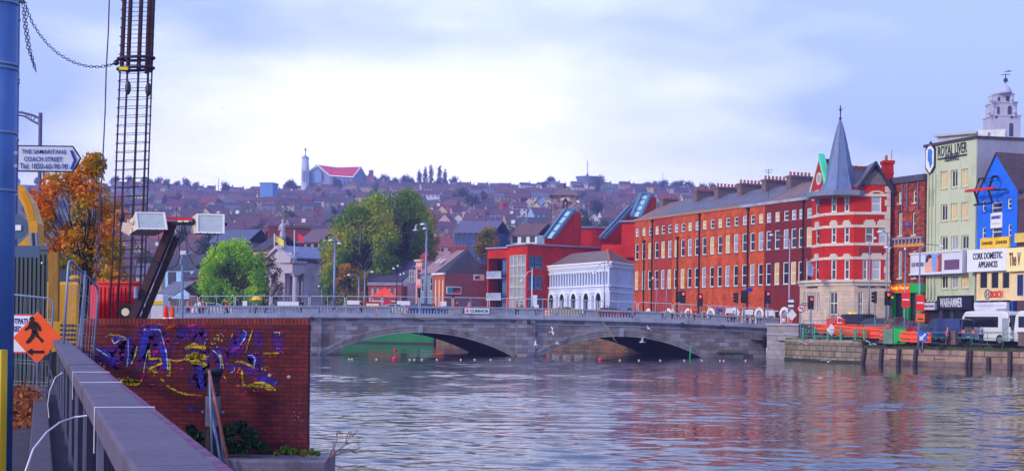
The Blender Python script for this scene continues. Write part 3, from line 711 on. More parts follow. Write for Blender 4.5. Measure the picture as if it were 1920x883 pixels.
rw = k.build('round_window', stone_c, cb); MB().prism([ringp(.36, 2*math.pi*j/12, .02) for j in range(12)], gf.P(0,.04,0)-gf.P(0,0,0)).build('pane', glass_w, rw)
rg = MB()
for sx in (0, gf.L):
    a = [gf.P(sx, -.3, zl), gf.P(gap[0], -.3, gap[1]), gf.P(gap[0], -2.6, gap[1]), gf.P(sx, -2.6, zl)]; rg.box8(a + [p + Vector((0,0,.12)) for p in a])
rg.build('roof', slate_d, cb)
# chimneys
ch = Fr(gp(1657, 149, 18), gp(1677, 149, 18)); zc0, zc1 = at(1666, 345, 149).z, at(1666, 307, 149).z
c = MB().fbox(ch, 0, ch.L*.9, -1.1, 0, zc0-2, zc1).fbox(ch, -.12, ch.L*.9+.12, -1.2, .12, zc1-.0, zc1+.35).fbox(ch, -.06, ch.L*.9+.06, -1.15, .06, zc1-1.1, zc1-.9).build('chimney', redb, cb)
for i in range(2): MB().lathe(ch.P(.35 + .45*i, -.5, zc1+.35), [(.17, 0), (.14, .6)], 8).build('chimney_pot', cream_p if i else terracotta, c)
# flag on a slanted pole at the river corner
fp = FA.px(*cr6(195, 445)); pA = at(*cr6(195, 445), 147.5); pB = at(*cr6(108, 362), 143.5)
fl = thing('flag', 'pale lavender flag drooping from a slanted pole on the corner building', 'flag', pA)
MB().path([pA, pB], .04, 6).build('flagpole', mat('pole_white', (220, 220, 230)), fl)
k = MB(); NF = 8
for i in range(NF + 1):
    for j in range(5):
        f = i / NF; p = pB.lerp(pA, .05 + f * .42); k.v.append(p + Vector((.10*math.sin(i*1.7+j*.6), .2*math.sin(i*1.1+j*.5), -j * .38 * (1 - .25*f))))
k.f = [[i*5+j, i*5+j+1, (i+1)*5+j+1, (i+1)*5+j] for i in range(NF) for j in range(4)]
k.build('cloth', mat('flag_cloth', (206, 206, 236)), fl, smooth=True)
# ================================================================== STREET FRONT ON THE RIGHT
def cr7(x, y): return 1700 + x * .317, 120 + y * .317
def cr8(x, y): return 1660 + x * .3626, 380 + y * .3626
def shell(root, fr, z0, z1, ops, m, depth=9, reveal=.18, roof=True):
    k = MB(); wall_open(k, fr, z0, z1, ops, reveal)
    for s in (0, fr.L): k.face([fr.P(s,0,z0), fr.P(s,-depth,z0), fr.P(s,-depth,z1), fr.P(s,0,z1)])
    k.face([fr.P(0,-depth,z0), fr.P(fr.L,-depth,z0), fr.P(fr.L,-depth,z1), fr.P(0,-depth,z1)])
    if roof: k.face([fr.P(0,0,z1), fr.P(fr.L,0,z1), fr.P(fr.L,-depth,z1), fr.P(0,-depth,z1)])
    return k.build('wall', m, root)
NA, NB_ = gp(1671, 145.3, 10), gp(1732, 141.0, 10); NFr = Fr(NA, NB_)
o = thing('brick_shop_house', 'narrow rough orange-red brick building over the bright green shopfront', 'building', (NA.x, NA.y, 2.1))
nb = brick('rough_brick', (188, 82, 44), (110, 38, 36), (104, 62, 56), bw=.45, bh=.16, ms=.02, var=.5, vscale=1.6, dirt=((84, 32, 40), 1.1, .75))
ntop = NFr.px(*cr5(820, 560))[1]
ops = [opx(NFr, cr5, 752, 662, 776, 740), opx(NFr, cr5, 852, 652, 874, 736), opx(NFr, cr5, 752, 808, 776, 870),
       opx(NFr, cr6, 694, 66, 718, 210), opx(NFr, cr6, 782, 60, 804, 205), opx(NFr, cr6, 692, 306, 716, 480), opx(NFr, cr6, 782, 304, 806, 478)]
ops = [ops[0], ops[1]] + ops[3:]
shell(o, NFr, 2.1, ntop, ops + [(.5, NFr.L-.4, 2.12, zz(NFr, *cr6(740, 572)), 's')], nb, 10, .25)
for i, q in enumerate(ops): window(o, NFr, *q[:4], cream_p if i < 2 else stone_c, glass if i % 2 else glass_w, 'sash', depth=.16, fw=.14, sill=stone_c)
k = MB(); zc = zz(NFr, *cr6(740, 235))
k.fbox(NFr, .02, NFr.L-.02, -.02, .35, zc+.0, zc+.22)
for i in range(9): s = .25 + (NFr.L-.5) * i / 8; k.fbox(NFr, s-.1, s+.1, -.02, .28, zc-.42, zc-.002)
k.build('bracketed_cornice', mat('grey_stone', (140, 132, 150), var=.2), o)
MB().fbox(NFr, -.1, NFr.L+.1, -.5, .28, ntop-.55, ntop+.1).build('parapet', mat('leaded_parapet', (72, 72, 92), var=.3, scale=2), o)
for i, cx in enumerate((722, 784, 818, 892)):
    s = NFr.px(*cr5(cx, 700))[0]; MB().path([NFr.P(s, .12, zz(NFr, *cr5(cx, 790))), NFr.P(s, .12, ntop-.5)], .06, 6).build('downpipe', mat('pipe_violet_grey', (110, 110, 150)), o)
MB().fbox(NFr, .02, NFr.L-.02, -.02, .06, zz(NFr, *cr6(700, 285)), zz(NFr, *cr6(700, 262))).build('band', mat('orange_band', (214, 140, 70), var=.2), o)
MB().fbox(NFr, 2.2, 2.75, .02, .12, zz(NFr, *cr6(734, 150)), zz(NFr, *cr6(734, 130))).build('alarm_box', mat('alarm_blue', (60, 90, 220)), o)
# green shopfront
gs = mat('shop_green', (24, 168, 70), rough=.4, var=.08)
gz1, gz0 = zz(NFr, *cr6(740, 515)), zz(NFr, *cr6(740, 575))
sf = MB().fbox(NFr, -.35, NFr.L+.1, -.1, .40, gz0, gz1).build('shopfront', gs, o)
k = MB()
for s in (-.3, .45, 2.1, 2.6, 4.0, NFr.L-.35): k.fbox(NFr, s, s+.28, -.1, .22, 2.1, gz0-.003)
k.fbox(NFr, -.3, NFr.L, -.12, .16, 2.1, 2.6).build('shopfront_frame', gs, sf)
MB().fbox(NFr, .1, NFr.L-.1, -.3, -.16, 2.1, gz0).build('shop_window', glass, sf)
yel = mat('sign_yellow', (250, 200, 30), var=.05, emis=((250, 180, 20), .5)); redl = mat('sign_red', (226, 40, 24), var=.05, emis=((226, 50, 20), .4))
a, zt_ = NFr.px(*cr6(664, 526)); b, zb = NFr.px(*cr6(784, 566))
MB().fbox(NFr, a-.05, b+.05, .41, .44, zb-.02, zt_+.02).build('sign_board', redl, sf)
ftext(NFr, 'Paddy Power', a+.05, b-.05, zb+.12, zt_-.1, yel, sf, d=.45, bold=.03)
ftext(NFr, 'Paddy', *[NFr.px(*cr6(652, 600))[0], NFr.px(*cr6(676, 600))[0]], zz(NFr, *cr6(660, 612)), zz(NFr, *cr6(660, 594)), yel, sf, d=.24, bold=.03)
ftext(NFr, 'i', NFr.px(*cr6(655, 650))[0], NFr.px(*cr6(664, 650))[0], zz(NFr, *cr6(660, 735)), zz(NFr, *cr6(660, 655)), white_p, sf, d=.24, bold=.04)

LA, LB_ = gp(1733, 141.6, 14), gp(1829, 134.4, 14); LF = Fr(LA, LB_)
ro = thing('office_block', 'pale sage-green office block with ROYAL LIVER letters and a hexagonal emblem', 'building', (LA.x, LA.y, 2.1))
sage = mat('sage_render', (188, 196, 166), rough=.8, var=.07, scale=.35, dirt=((128, 138, 120), .5, .45))
ltop = (LF.px(*cr7(104, 487))[1] + LF.px(*cr7(416, 438))[1]) / 2
ops = []
for (y0, y1) in ((624, 722), (820, 915)):
    for (x0, x1, dy) in ((202, 240, 14), (262, 300, 6), (323, 362, 0)): ops.append(opx(LF, cr7, x0, y0+dy, x1, y1+dy*.8))
for (y0, y1) in ((174, 244), (374, 442)):
    for (x0, x1, dy) in ((287, 322, 2), (339, 375, 0), (393, 430, -4)): ops.append(opx(LF, cr8, x0, y0+dy, x1, y1+dy))
slim = []
for (y0, y1) in ((740, 840),):
    for x in (118, 136, 157): slim.append(opx(LF, cr7, x, y0, x+11, y1))
for (y0, y1) in ((92, 180), (430, 512)):
    for x in (213, 230, 248): slim.append(opx(LF, cr8, x, y0, x+10, y1))
shopz = zz(LF, *cr8(330, 505))
side_px = gp(1925, 131.5, 14)
k = MB(); wall_open(k, LF, shopz, ltop, ops + slim, .22)
W_ = Fr(LF.B, LF.B + Vector((10.5, 2.2)))
k.face([W_.P(0,0,2.1), W_.P(W_.L,0,2.1), W_.P(W_.L,0,ltop), W_.P(0,0,ltop)])
back1, back0 = W_.B, LF.A + Vector((10.5, 2.2))
k.face([Vector((*back1,2.1)), Vector((*back0,2.1)), Vector((*back0,ltop)), Vector((*back1,ltop))]); k.face([Vector((*back0,2.1)), LF.P(0,0,2.1), LF.P(0,0,ltop), Vector((*back0,ltop))])
k.face([LF.P(0,0,ltop-.02), LF.P(LF.L,0,ltop-.02), Vector((*back1,ltop-.02)), Vector((*back0,ltop-.02))])
k.build('wall', sage, ro)
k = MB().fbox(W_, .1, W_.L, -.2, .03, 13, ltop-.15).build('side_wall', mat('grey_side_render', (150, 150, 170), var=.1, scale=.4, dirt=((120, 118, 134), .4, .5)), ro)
k = MB().fbox(LF, -.12, LF.L+.12, -.5, .18, ltop-.1, ltop+.16).fbox(W_, .13, W_.L, -.5, .15, ltop-.1, ltop+.155).build('roof_edge', mat('dark_coping', (64, 60, 72)), ro)
for i, q in enumerate(ops): window(ro, LF, *q[:4], cream_p, [glass_g, glass, glass_g, glass, glass_g, glass_g, glass, glass_w, glass, glass, glass_w, glass_g][i], 'mull', depth=.16, fw=.12, sill=sage)
for q in slim: window(ro, LF, *q[:4], white_p, glass_w, 'plain', depth=.15, fw=.06)
k = MB()
for x in (106, 128, 147, 168): s = LF.px(*cr7(x, 700))[0]; k.fbox(LF, max(0.01,s), s+.22, -.01, .14, shopz+.2, LF.px(*cr7(x, 652))[1])
k.build('pilaster_strips', sage, ro)
lt = mat('letter_green_black', (24, 46, 56), var=.1)
a, zt_ = LF.px(*cr7(188, 500)); b, zb = LF.px(*cr7(358, 520))
ftext(LF, 'ROYAL LIVER', a, b, zb-.05, zb+1.0, lt, ro, d=.04, bold=.0, depth=.04)
a2, z2 = LF.px(*cr7(228, 560)); b2, z3 = LF.px(*cr7(312, 568))
ftext(LF, 'ASSURANCE', a2, b2, z3+.0, z3+.7, mat('letter_violet', (74, 60, 96)), ro, d=.04, bold=.0, depth=.04)
MB().fbox(LF, a, b, .0, .12, zb-.33, zb-.2).build('letter_rail', lt, ro)
hx, hzc = LF.px(*cr7(145, 560)); hh = [( -.72,.95),(0,1.75),(.72,.95),(.72,-.95),(0,-1.75),(-.72,-.95)]
emb = MB().prism([LF.P(hx + a*1.05, .14, hzc + b*1.0) for a, b in hh], LF.P(0,-.13,0)-LF.P(0,0,0)).build('emblem', mat('emblem_rim', (34, 40, 56)), ro)
MB().prism([LF.P(hx + a*.85, .18, hzc + b*.85) for a, b in hh], LF.P(0,-.035,0)-LF.P(0,0,0)).build('emblem_face', white_p, emb)
MB().prism([LF.P(hx + a, .215, hzc + b) for a, b in ((-.25,.9),(.1,1.0),(.42,.7),(.34,.1),(.42,-.5),(.1,-1.0),(-.05,-.5),(-.3,-.1))], LF.P(0,-.03,0)-LF.P(0,0,0)).build('emblem_bird', mat('emblem_blue', (60, 120, 200)), emb)
# roof plant, penthouse
pz = at(*cr7(440, 375), 140).z
pf = Fr(gp(1757, 146, 20), gp(1833, 143, 20)); MB().fbox(pf, 0, pf.L, -3, 0, ltop-.5, at(1800, 253, 144).z).fbox(pf, -.2, pf.L, -3.2, .4, at(1800, 253, 144).z, at(1800, 251, 144).z+.12).build('penthouse', mat('penthouse_grey', (168, 170, 176)), ro)
pf = Fr(gp(1833, 142, 20), gp(1884, 141, 20)); k = MB(); wall_open(k, pf, ltop-.5, pz, [(pf.L*.36, pf.L*.46, ltop+.2, pz-.3)], .2); k.fbox(pf, .01, pf.L-.01, -4, -.3, ltop-.5, pz-.01); k.build('lift_house', mat('render_grey', (196, 196, 200)), ro)
# shops under the office block
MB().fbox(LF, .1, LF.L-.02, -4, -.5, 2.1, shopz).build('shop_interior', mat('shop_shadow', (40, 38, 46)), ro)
k = MB()
for s in (0, .34*LF.L, .36*LF.L, LF.L-.3): k.fbox(LF, s, s+.28, -.5, .05, 2.1, shopz-.003)
k.build('shop_pier', mat('shop_dark_grey', (60, 60, 72)), ro)
wa, wzt = LF.px(*cr8(280, 508)); wb, wzb = LF.px(*cr8(458, 545))
wf = MB().fbox(LF, wa, LF.L-.05, -.1, .3, wzb-.1, wzt+.5).build('shop_fascia', mat('fascia_navy', (22, 26, 44), rough=.4), ro)
ftext(LF, 'WARHAMMER', wa+.5, wa+.5+(wb-wa)*.64, wzb+.12, wzt+.28, mat('fascia_silver', (214, 216, 226), var=.05), wf, d=.31, bold=.01)
wa, wzt = LF.px(*cr8(170, 518)); wb, wzb = LF.px(*cr8(264, 553))
wf = MB().fbox(LF, .05, wb, -.1, .25, wzb, wzt).build('shop_fascia', mat('fascia_lilac', (196, 190, 214)), ro)
ftext(LF, 'D BEAUTY HOUSE', .2, wb-.1, wzb+.25, wzt-.25, mat('letter_grey', (70, 70, 96)), wf, d=.26, bold=.01)
MB().fbox(LF, .42*LF.L, LF.L-.4, -.48, -.4, 2.3, wzb).build('shop_window', glass, ro)
# billboard across the front
bx0, bz1 = LF.px(*cr8(164, 268)); bx1, bz0 = LF.px(*cr8(436, 352))
bz1b = LF.px(*cr8(436, 248))[1]
bf = Fr((LF.P(bx0-.1, .75, 0).x, LF.P(bx0-.1, .75, 0).y), (LF.P(bx1-.2, .75, 0).x, LF.P(bx1-.2, .75, 0).y))
bz0, bz1 = zz(bf, *cr8(300, 360)), zz(bf, *cr8(300, 258))
bb = thing('billboard', 'wide wedding advertising billboard with a couple in profile on the green office block', 'billboard', bf.P(0, 0, bz0))
MB().fbox(bf, 0, bf.L, -.35, 0, bz0, bz1).fbox(bf, -.1, bf.L+.1, -.36, .1, bz1, bz1+.16).fbox(bf, -.1, bf.L+.1, -.36, .1, bz0-.16, bz0).fbox(bf, bf.L, bf.L+.12, -.36, .08, bz0, bz1).build('panel', mat('board_white', (206, 208, 222), var=.04), bb)
W = bf.L; Hh = bz1 - bz0
def flat(pts, d, nm, c): return MB().prism([bf.P(W*x, d, bz0 + Hh*y) for x, y in pts], bf.P(0,-.01,0)-bf.P(0,0,0)).build(nm, mat('ad_' + nm, c, var=.06), bb)
flat([(.30,.05),(.62,.05),(.62,.95),(.30,.95)], .02, 'sky_picture', (120, 158, 226))
flat([(.30,.05),(.45,.05),(.45,.25),(.42,.38),(.44,.5),(.43,.62),(.42,.86),(.36,.9),(.32,.8),(.33,.5),(.30,.38)], .032, 'groom_face', (226, 168, 146))
flat([(.31,.62),(.34,.9),(.39,.96),(.43,.88),(.42,.74),(.38,.76),(.36,.6),(.335,.55)], .044, 'groom_hair', (60, 40, 44))
flat([(.50,.05),(.62,.05),(.62,.9),(.56,.9),(.52,.75),(.535,.6),(.52,.5),(.53,.38),(.51,.25)], .032, 'bride_face', (214, 130, 110))
flat([(.555,.05),(.62,.05),(.62,.94),(.57,.94),(.54,.8),(.57,.6)], .044, 'bride_hair', (150, 74, 56))
flat([(.67,.12),(.95,.12),(.95,.62),(.67,.62)], .02, 'purple_box', (104, 74, 110))
ftext(bf, 'OUR WEDDING', W*.03, W*.28, bz0+Hh*.36, bz0+Hh*.58, mat('ad_grey_text', (120, 116, 140)), bb, d=.02, bold=.01)


BA_, BB_ = gp(1832, 133.6, 12), gp(1907, 128.4, 12); BLF = Fr(BA_, BB_)
bl = thing('blue_gabled_house', 'vivid blue gabled building with a black and red hoist frame above the appliance shop', 'building', (BA_.x, BA_.y, 2.1))
blue = mat('cobalt_render', (20, 104, 226), rough=.6, var=.08, scale=.6, dirt=((20, 80, 180), .7, .4))
def z_(x, y): return BLF.px(*cr7(x, y))[1]
gz0 = BLF.px(*cr8(550, 236))[1]; gap_s = .47 * BLF.L; apz = z_(530, 540); sh0, sh1 = z_(420, 770), z_(650, 790)
ops = [opx(BLF, cr7, 448, 806, 466, 872), opx(BLF, cr7, 597, 797, 620, 856), opx(BLF, cr7, 503, 820, 562, 880), opx(BLF, cr8, 500, 128, 517, 186), opx(BLF, cr8, 634, 112, 651, 172), opx(BLF, cr8, 551, 120, 600, 182)]
ops = [o for o in ops if o[0] > .05 and o[1] < BLF.L - .05]
shl = max(sh0, sh1) - .1
k = MB(); wall_open(k, BLF, gz0, shl, ops, .2)
k.face([BLF.P(0,0,shl), BLF.P(BLF.L,0,shl), BLF.P(gap_s,0,apz)])
for s in (0, BLF.L): k.face([BLF.P(s,0,gz0), BLF.P(s,-11,gz0), BLF.P(s,-11,shl), BLF.P(s,0,shl)])
k.build('wall', blue, bl)
rf = MB()
for s in (-.15, BLF.L+.25):
    zs = shl - .2
    a = [BLF.P(s,.12,zs), BLF.P(gap_s,.12,apz+.1), BLF.P(gap_s,-11,apz+.1), BLF.P(s,-11,zs)]; rf.box8(a + [p + Vector((0,0,.2)) for p in a])
rf.build('roof', mat('old_brown_tile', (78, 62, 70), var=.3, scale=1.2, dirt=((120, 84, 60), .5, .5)), bl)
for q in ops: window(bl, BLF, *q[:4], white_p, glass, 'sash', depth=.12, fw=.1, sill=blue)
blk = mat('hoist_black', (26, 24, 40)); 
hb = MB(); rdb = MB()
def tub(mb, pts, d, r=.11): mb.path([BLF.P(BLF.px(*cr7(x, y))[0], dd, BLF.px(*cr7(x, y))[1]) for (x, y), dd in zip(pts, d)], r, 4)
tub(hb, [(454,676),(490,684),(462,760),(486,830)], [.1,1.2,1.2,1.2]); tub(hb, [(536,664),(572,668),(545,750),(570,828)], [.1,1.2,1.2,1.2]); tub(hb, [(460,838),(560,826)], [1.2,1.2]); tub(hb, [(540,748),(612,744)], [1.1,.4]); tub(hb, [(486,684),(570,668)], [.5,.5], .05); tub(rdb, [(416,756),(584,738)], [1.3,1.3], .17)
ho = hb.build('hoist_frame', blk, bl); rdb.build('hoist_beam', mat('hoist_red', (196, 40, 54)), ho)
def panel(root, fr, f, x0, y0, x1, y1, m, d=.2, name='sign_board', th=.2):
    a, zt_ = fr.px(*f(x0, y0)); b, zb = fr.px(*f(x1, y1))
    return MB().fbox(fr, a, b, d - th, d, zb, zt_).build(name, m, root), a, b, zb, zt_
p, a, b, zb, zt_ = panel(bl, BLF, cr8, 549, 58, 606, 128, white_p, .1); ftext(BLF, 'EUROTRONICS', a+.15, b-.15, zb+.85, zb+1.15, mat('letter_blue', (40, 60, 190)), p, d=.11, bold=.02)
MB().fbox(BLF, a+.15, b-.15, .1, .115, zb+.35, zb+.5).build('sign_line', mat('sign_lightgrey', (190, 190, 200)), p)
p, a, b, zb, zt_ = panel(bl, BLF, cr8, 502, 186, 650, 229, mat('zanussi_yellow', (238, 190, 50)), .25)
for i in (0, 1): ftext(BLF, 'ZANUSSI', a + (b-a)*(.05+.5*i), a + (b-a)*(.43+.5*i), zb+.35, zt_-.35, mat('letter_black', (16, 16, 20)), p, d=.26, bold=.01)
p, a, b, zb, zt_ = panel(bl, BLF, cr8, 442, 246, 646, 350, mat('sign_palegrey', (222, 226, 240), var=.03), .45, th=.5)
a = max(a, -.5)
ftext(BLF, 'CORK DOMESTIC', a+.5, b-.55, zb+(zt_-zb)*.54, zt_-.35, mat('letter_navy_black', (22, 26, 50)), p, d=.46, bold=.015)
ftext(BLF, 'APPLIANCES', a+1.3, b-1.2, zb+.35, zb+(zt_-zb)*.44, mat('letter_navy_black', (22, 26, 50)), p, d=.46, bold=.015)
# cream shop storey below the blue one
cz1 = BLF.px(*cr8(550, 356))[1]; cz0 = BLF.px(*cr8(550, 505))[1]
cream = mat('cream_render', (226, 200, 150), var=.08, dirt=((186, 150, 110), .6, .4))
ops = [opx(BLF, cr8, x0, 362, x1, 440) for x0, x1 in ((490, 526), (548, 584), (606, 640))]
k = MB(); wall_open(k, BLF, cz0, cz1 + .6, ops, .2); k.build('upper_shop_wall', cream, bl)
for q in ops: window(bl, BLF, *q[:4], pipe_m, glass, 'plain', depth=.12, fw=.06)
a, zt_ = BLF.px(*cr8(548, 456)); b, zb = BLF.px(*cr8(608, 490)); ftext(BLF, 'BOSCH', a, b, zb, zt_, mat('bosch_red', (226, 28, 36)), bl, d=.05, bold=.02)
c0 = BLF.px(*cr8(530, 473)); k = MB()
for j in range(12):
    t0, t1 = 2*math.pi*j/12, 2*math.pi*(j+1)/12; P_ = lambda r, t, d: BLF.P(c0[0]+r*math.cos(t), d, c0[1]+r*math.sin(t)*1.1)
    k.box8([P_(.36,t0,.06),P_(.36,t1,.06),P_(.36,t1,.01),P_(.36,t0,.01),P_(.46,t0,.06),P_(.46,t1,.06),P_(.46,t1,.01),P_(.46,t0,.01)])
k.fbox(BLF, c0[0]-.2, c0[0]-.12, .01, .06, c0[1]-.3, c0[1]+.3).fbox(BLF, c0[0]+.12, c0[0]+.2, .01, .06, c0[1]-.3, c0[1]+.3).fbox(BLF, c0[0]-.118, c0[0]+.118, .01, .058, c0[1]-.04, c0[1]+.04)
k.build('emblem', mat('emblem_grey', (120, 120, 130)), bl)
p, a, b, zb, zt_ = panel(bl, BLF, cr8, 472, 516, 640, 548, mat('sign_lilac_white', (206, 206, 226)), .3, th=.35)
ftext(BLF, 'CORK DOMESTIC APPLIANCES', a+.3, b-.2, zb+.3, zt_-.3, mat('letter_navy_black', (22, 26, 50)), p, d=.31, bold=.0)
MB().fbox(BLF, 0, BLF.L, -.6, -.3, 2.1, cz0+.1).build('shop_window', glass, bl)
k = MB()
for s in (0, .3, .6, .9): k.fbox(BLF, s*BLF.L*.98, s*BLF.L*.98+.3, -.3, .06, 2.1, cz0-.003)
k.build('shop_pier', mat('shop_blue', (24, 70, 150)), bl)
EA, EB = gp(1908.5, 128.3, 12), gp(1980, 123.8, 12); EF = Fr(EA, EB)
eo = thing('pub_building', 'dark brown building with a cream signboard at the right edge of the frame', 'building', (EA.x, EA.y, 2.1))
shell(eo, EF, 2.1, zz(EF, 1910, 372), [], mat('dark_plum_render', (78, 56, 66), var=.2), 9)
gable_roof(eo, EF, -.1, EF.L+.1, zz(EF, 1910, 372), zz(EF, 1910, 372)+4.6, 9, mat('old_brown_tile', (78, 62, 70)), over=.1)
p, a, b, zb, zt_ = panel(eo, EF, cr8, 650, 236, 900, 346, mat('sign_cream', (240, 224, 160), var=.04), .5, th=.6)
ftext(EF, 'The V', EF.px(*cr8(664, 300))[0], EF.px(*cr8(722, 300))[0], zb+.5, zt_-.45, mat('letter_maroon', (120, 50, 70)), p, d=.51, bold=.02)
p, a, b, zb, zt_ = panel(eo, EF, cr8, 684, 160, 900, 192, mat('sign_ochre', (216, 184, 90)), .35, th=.4)
p, a, b, zb, zt_ = panel(eo, EF, cr8, 652, 360, 740, 505, cream, .1, th=.1, name='cream_panel')
q = opx(EF, cr8, 690, 372, 717, 480); window(eo, EF.off(.15), *q[:4], mat('shop_blue', (24, 70, 150)), glass, 'mull', depth=.0, fw=.1)
# ================================================================== BUILDINGS ACROSS THE BRIDGE
def crA(x, y): return 880 + x * .2944, 340 + y * .2944          # crops used to measure the photograph
def crB(x, y): return 570 + x * .283, 350 + y * .283
def crC(x, y): return 270 + x * .2378, 400 + y * .2378
def ring_arch(mb, fr, mid, zs, r0, r1, d0, d1, n=7, sy=1.0):
    P_ = lambda t, r, d: fr.P(mid + r*math.cos(t), d, zs + r*sy*math.sin(t))
    for j in range(n):
        t0, t1 = math.pi*j/n, math.pi*(j+1)/n
        mb.box8([P_(t0,r0,d1),P_(t1,r0,d1),P_(t1,r0,d0),P_(t0,r0,d0),P_(t0,r1,d1),P_(t1,r1,d1),P_(t1,r1,d0),P_(t0,r1,d0)])
pale = mat('pale_blue_render', (196, 208, 236), rough=.7, var=.07, scale=.5, dirt=((150, 158, 190), .5, .4))
W0, W1, W2 = gp(1025, 213, 8), gp(1142, 194.5, 8), gp(1188, 204, 8)
WA, WB = Fr(W0, W1), Fr(W1, W2)
o = thing('arcaded_building', 'two-storey pale blue building with rows of white arches under a hipped slate roof', 'building', (W1.x, W1.y, 2.2))
we = (WA.px(*crA(480, 540))[1] + WA.px(*crA(890, 508))[1]) / 2
up0, up1 = WA.px(*crA(690, 665))[1], WA.px(*crA(690, 580))[1]
k = MB()
ups = []
for i in range(23):
    x = 500 + (880 - 500) * i / 22 + 3 ; s = WA.px(*crA(x, 620))[0]; ups.append(s)
ups = [WA.L * (.035 + .925 * i / 21) for i in range(22)]
aw = (ups[1] - ups[0]) * .27
ops = [(s - aw, s + aw, up0, up1) for s in ups]
lows = [.09, .27, .46, .66, .85]; gz_ = 2.2; lt0 = WA.px(*crA(660, 760))[1]
lops = [(f*WA.L - .85, f*WA.L + .85, gz_+.02, lt0) for f in lows]; wops = [((f+.095)*WA.L - .3, (f+.095)*WA.L + .3, gz_+1.6, lt0+.7) for f in lows]
wall_open(k, WA, gz_, we, ops + lops + wops, .35)
k.face([WB.P(0,0,gz_), WB.P(WB.L,0,gz_), WB.P(WB.L,0,we), WB.P(0,0,we)]); bk_ = W0 + (W2 - W1)
k.face([Vector((*W2,gz_)), Vector((*bk_,gz_)), Vector((*bk_,we)), Vector((*W2,we))]); k.face([Vector((*bk_,gz_)), Vector((*W0,gz_)), Vector((*W0,we)), Vector((*bk_,we))])
k.build('wall', pale, o)
bw = mat('white_arch_trim', (232, 234, 244), var=.04)
for s in ups:
    k = MB(); ring_arch(k, WA, s, up1 - aw, aw, aw + .14, -.1, .1, 5); w = k.build('window_arch', bw, o)
    MB().fbox(WA, s-aw, s+aw, -.34, -.3, up0, up1+.05).build('pane', glass, w)
for f, q in zip(lows, lops):
    k = MB(); ring_arch(k, WA, f*WA.L, lt0, .85, 1.2, -.1, .14, 9, 1.25); k.fbox(WA, q[0]-.3, q[0], -.1, .12, gz_, lt0); k.fbox(WA, q[1], q[1]+.3, -.1, .12, gz_, lt0); k.fbox(WA, f*WA.L-.05, f*WA.L+.05, -.3, -.2, gz_, lt0+1)
    w = k.build('door_arch', bw, o); kk = MB().fbox(WA, q[0], q[1], -.34, -.3, gz_, lt0)
    kk.prism([WA.P(f*WA.L + .86*math.cos(math.pi*j/8), .03, lt0 + 1.06*math.sin(math.pi*j/8)) for j in range(9)], WA.P(0,-.02,0)-WA.P(0,0,0)); kk.build('pane', glass, w)
for q in wops: window(o, WA, *q, bw, glass, 'sash', depth=.2, fw=.07)
k = MB()
for z, h, d in ((we-.25, .25, .4), (we-.5, .2, .2), (up0-.25, .18, .16), (up0-1.1, .14, .12), (up1+.42, .12, .1)): k.fbox(WA, -.05, WA.L+.003, -.04, d, z, z+h); k.fbox(WB, .003, WB.L, -.04, d-.003, z+.003, z+h-.003)
for i in range(46): s = WA.L*(i+.5)/46; k.fbox(WA, s-.09, s+.09, 0, .3, we-.72, we-.505)
for i in range(14): s = WB.L*(i+.5)/14; k.fbox(WB, s-.1, s+.1, 0, .28, we-.8, we-.505)
k.build('cornice', bw, o)
rzp = WA.px(*crA(955, 420))[1] + .2; cc = (W0+W1+W2+bk_)/4
ra, rb = (W1+W2)/2*.75+cc*.25, (W0+bk_)/2*.7+cc*.3
v = lambda p, z: Vector((p.x, p.y, z))
mid1, mid2 = (W1+W2)/2 + (W0-W1)*.22, (W0+bk_)/2 + (W1-W0)*.2
k = MB(); e = we + .02
k.face([v(W0,e), v(W1,e), v(mid1,rzp), v(mid2,rzp)]); k.face([v(W1,e), v(W2,e), v(mid1,rzp)]); k.face([v(W2,e), v(bk_,e), v(mid2,rzp), v(mid1,rzp)]); k.face([v(bk_,e), v(W0,e), v(mid2,rzp)])
r_ = k.build('roof', slate_b, o); MB().path([v(W1,e+.08), v(mid1,rzp+.08), v(W2,e+.08)], .14, 5).build('hip_tiles', mat('hip_orange', (190, 96, 66)), r_)
modred = brick('modern_red_brick', (216, 44, 16), (190, 32, 14), (150, 50, 34), bw=.5, bh=.17, ms=.02, var=.22, vscale=.4, dirt=((150, 26, 18), .35, .6))
M0, M1, M2, M3, M4 = gp(913, 218, 8), gp(952, 215, 8), gp(988, 210, 8), gp(1021, 212, 8), gp(1192, 222, 8)
o = thing('modern_red_block', 'modern bright red block with blue glazing, balconies and slanted glazed roof wedges', 'building', (M1.x, M1.y, 2.2))
mz = at(*crA(360, 402), 211).z; back = [gp(1215, 246, 8), gp(935, 246, 8)]
k = MB(); F0, F1, F2, F3 = Fr(M0, M1), Fr(M1, M2), Fr(M2, M3), Fr(M3, M4)
mzA = at(*crA(180, 424), 216).z
bays = [(0.25, F0.L-.3, 2.25, mzA-1.6)]
wall_open(k, F0, 2.2, mzA, bays, 2.2); w2 = [opx(F1, crA, 250, 470, 302, 800)]
w2 = [(.45, F1.L-.5, 2.6, F1.px(*crA(300, 470))[1])]
wall_open(k, F1, 2.2, mz, w2, .3)
w3 = [(.3, F2.L-.5, 2.6+0, F2.px(*crA(380, 728))[1]), (.3, F2.L-.5, F2.px(*crA(380, 690))[1], F2.px(*crA(380, 600))[1]), (.3, F2.L-.5, F2.px(*crA(380, 556))[1], F2.px(*crA(380, 474))[1])]
wall_open(k, F2, 2.2, mz, w3, .3); wall_open(k, F3, 2.2, mz, [], .3)
P = [M0, M1, M2, M3, M4] + back
for a, b in ((M4, back[0]), (back[0], back[1]), (back[1], M0)): k.face([v(a,2.2), v(b,2.2), v(b,mz), v(a,mz)])
k.face([v(p, mz-.02) for p in P[1:]] ); k.face([v(M0,mzA-.01), v(M1,mzA-.01), v(back[1],mzA-.01)])
k.build('wall', modred, o)
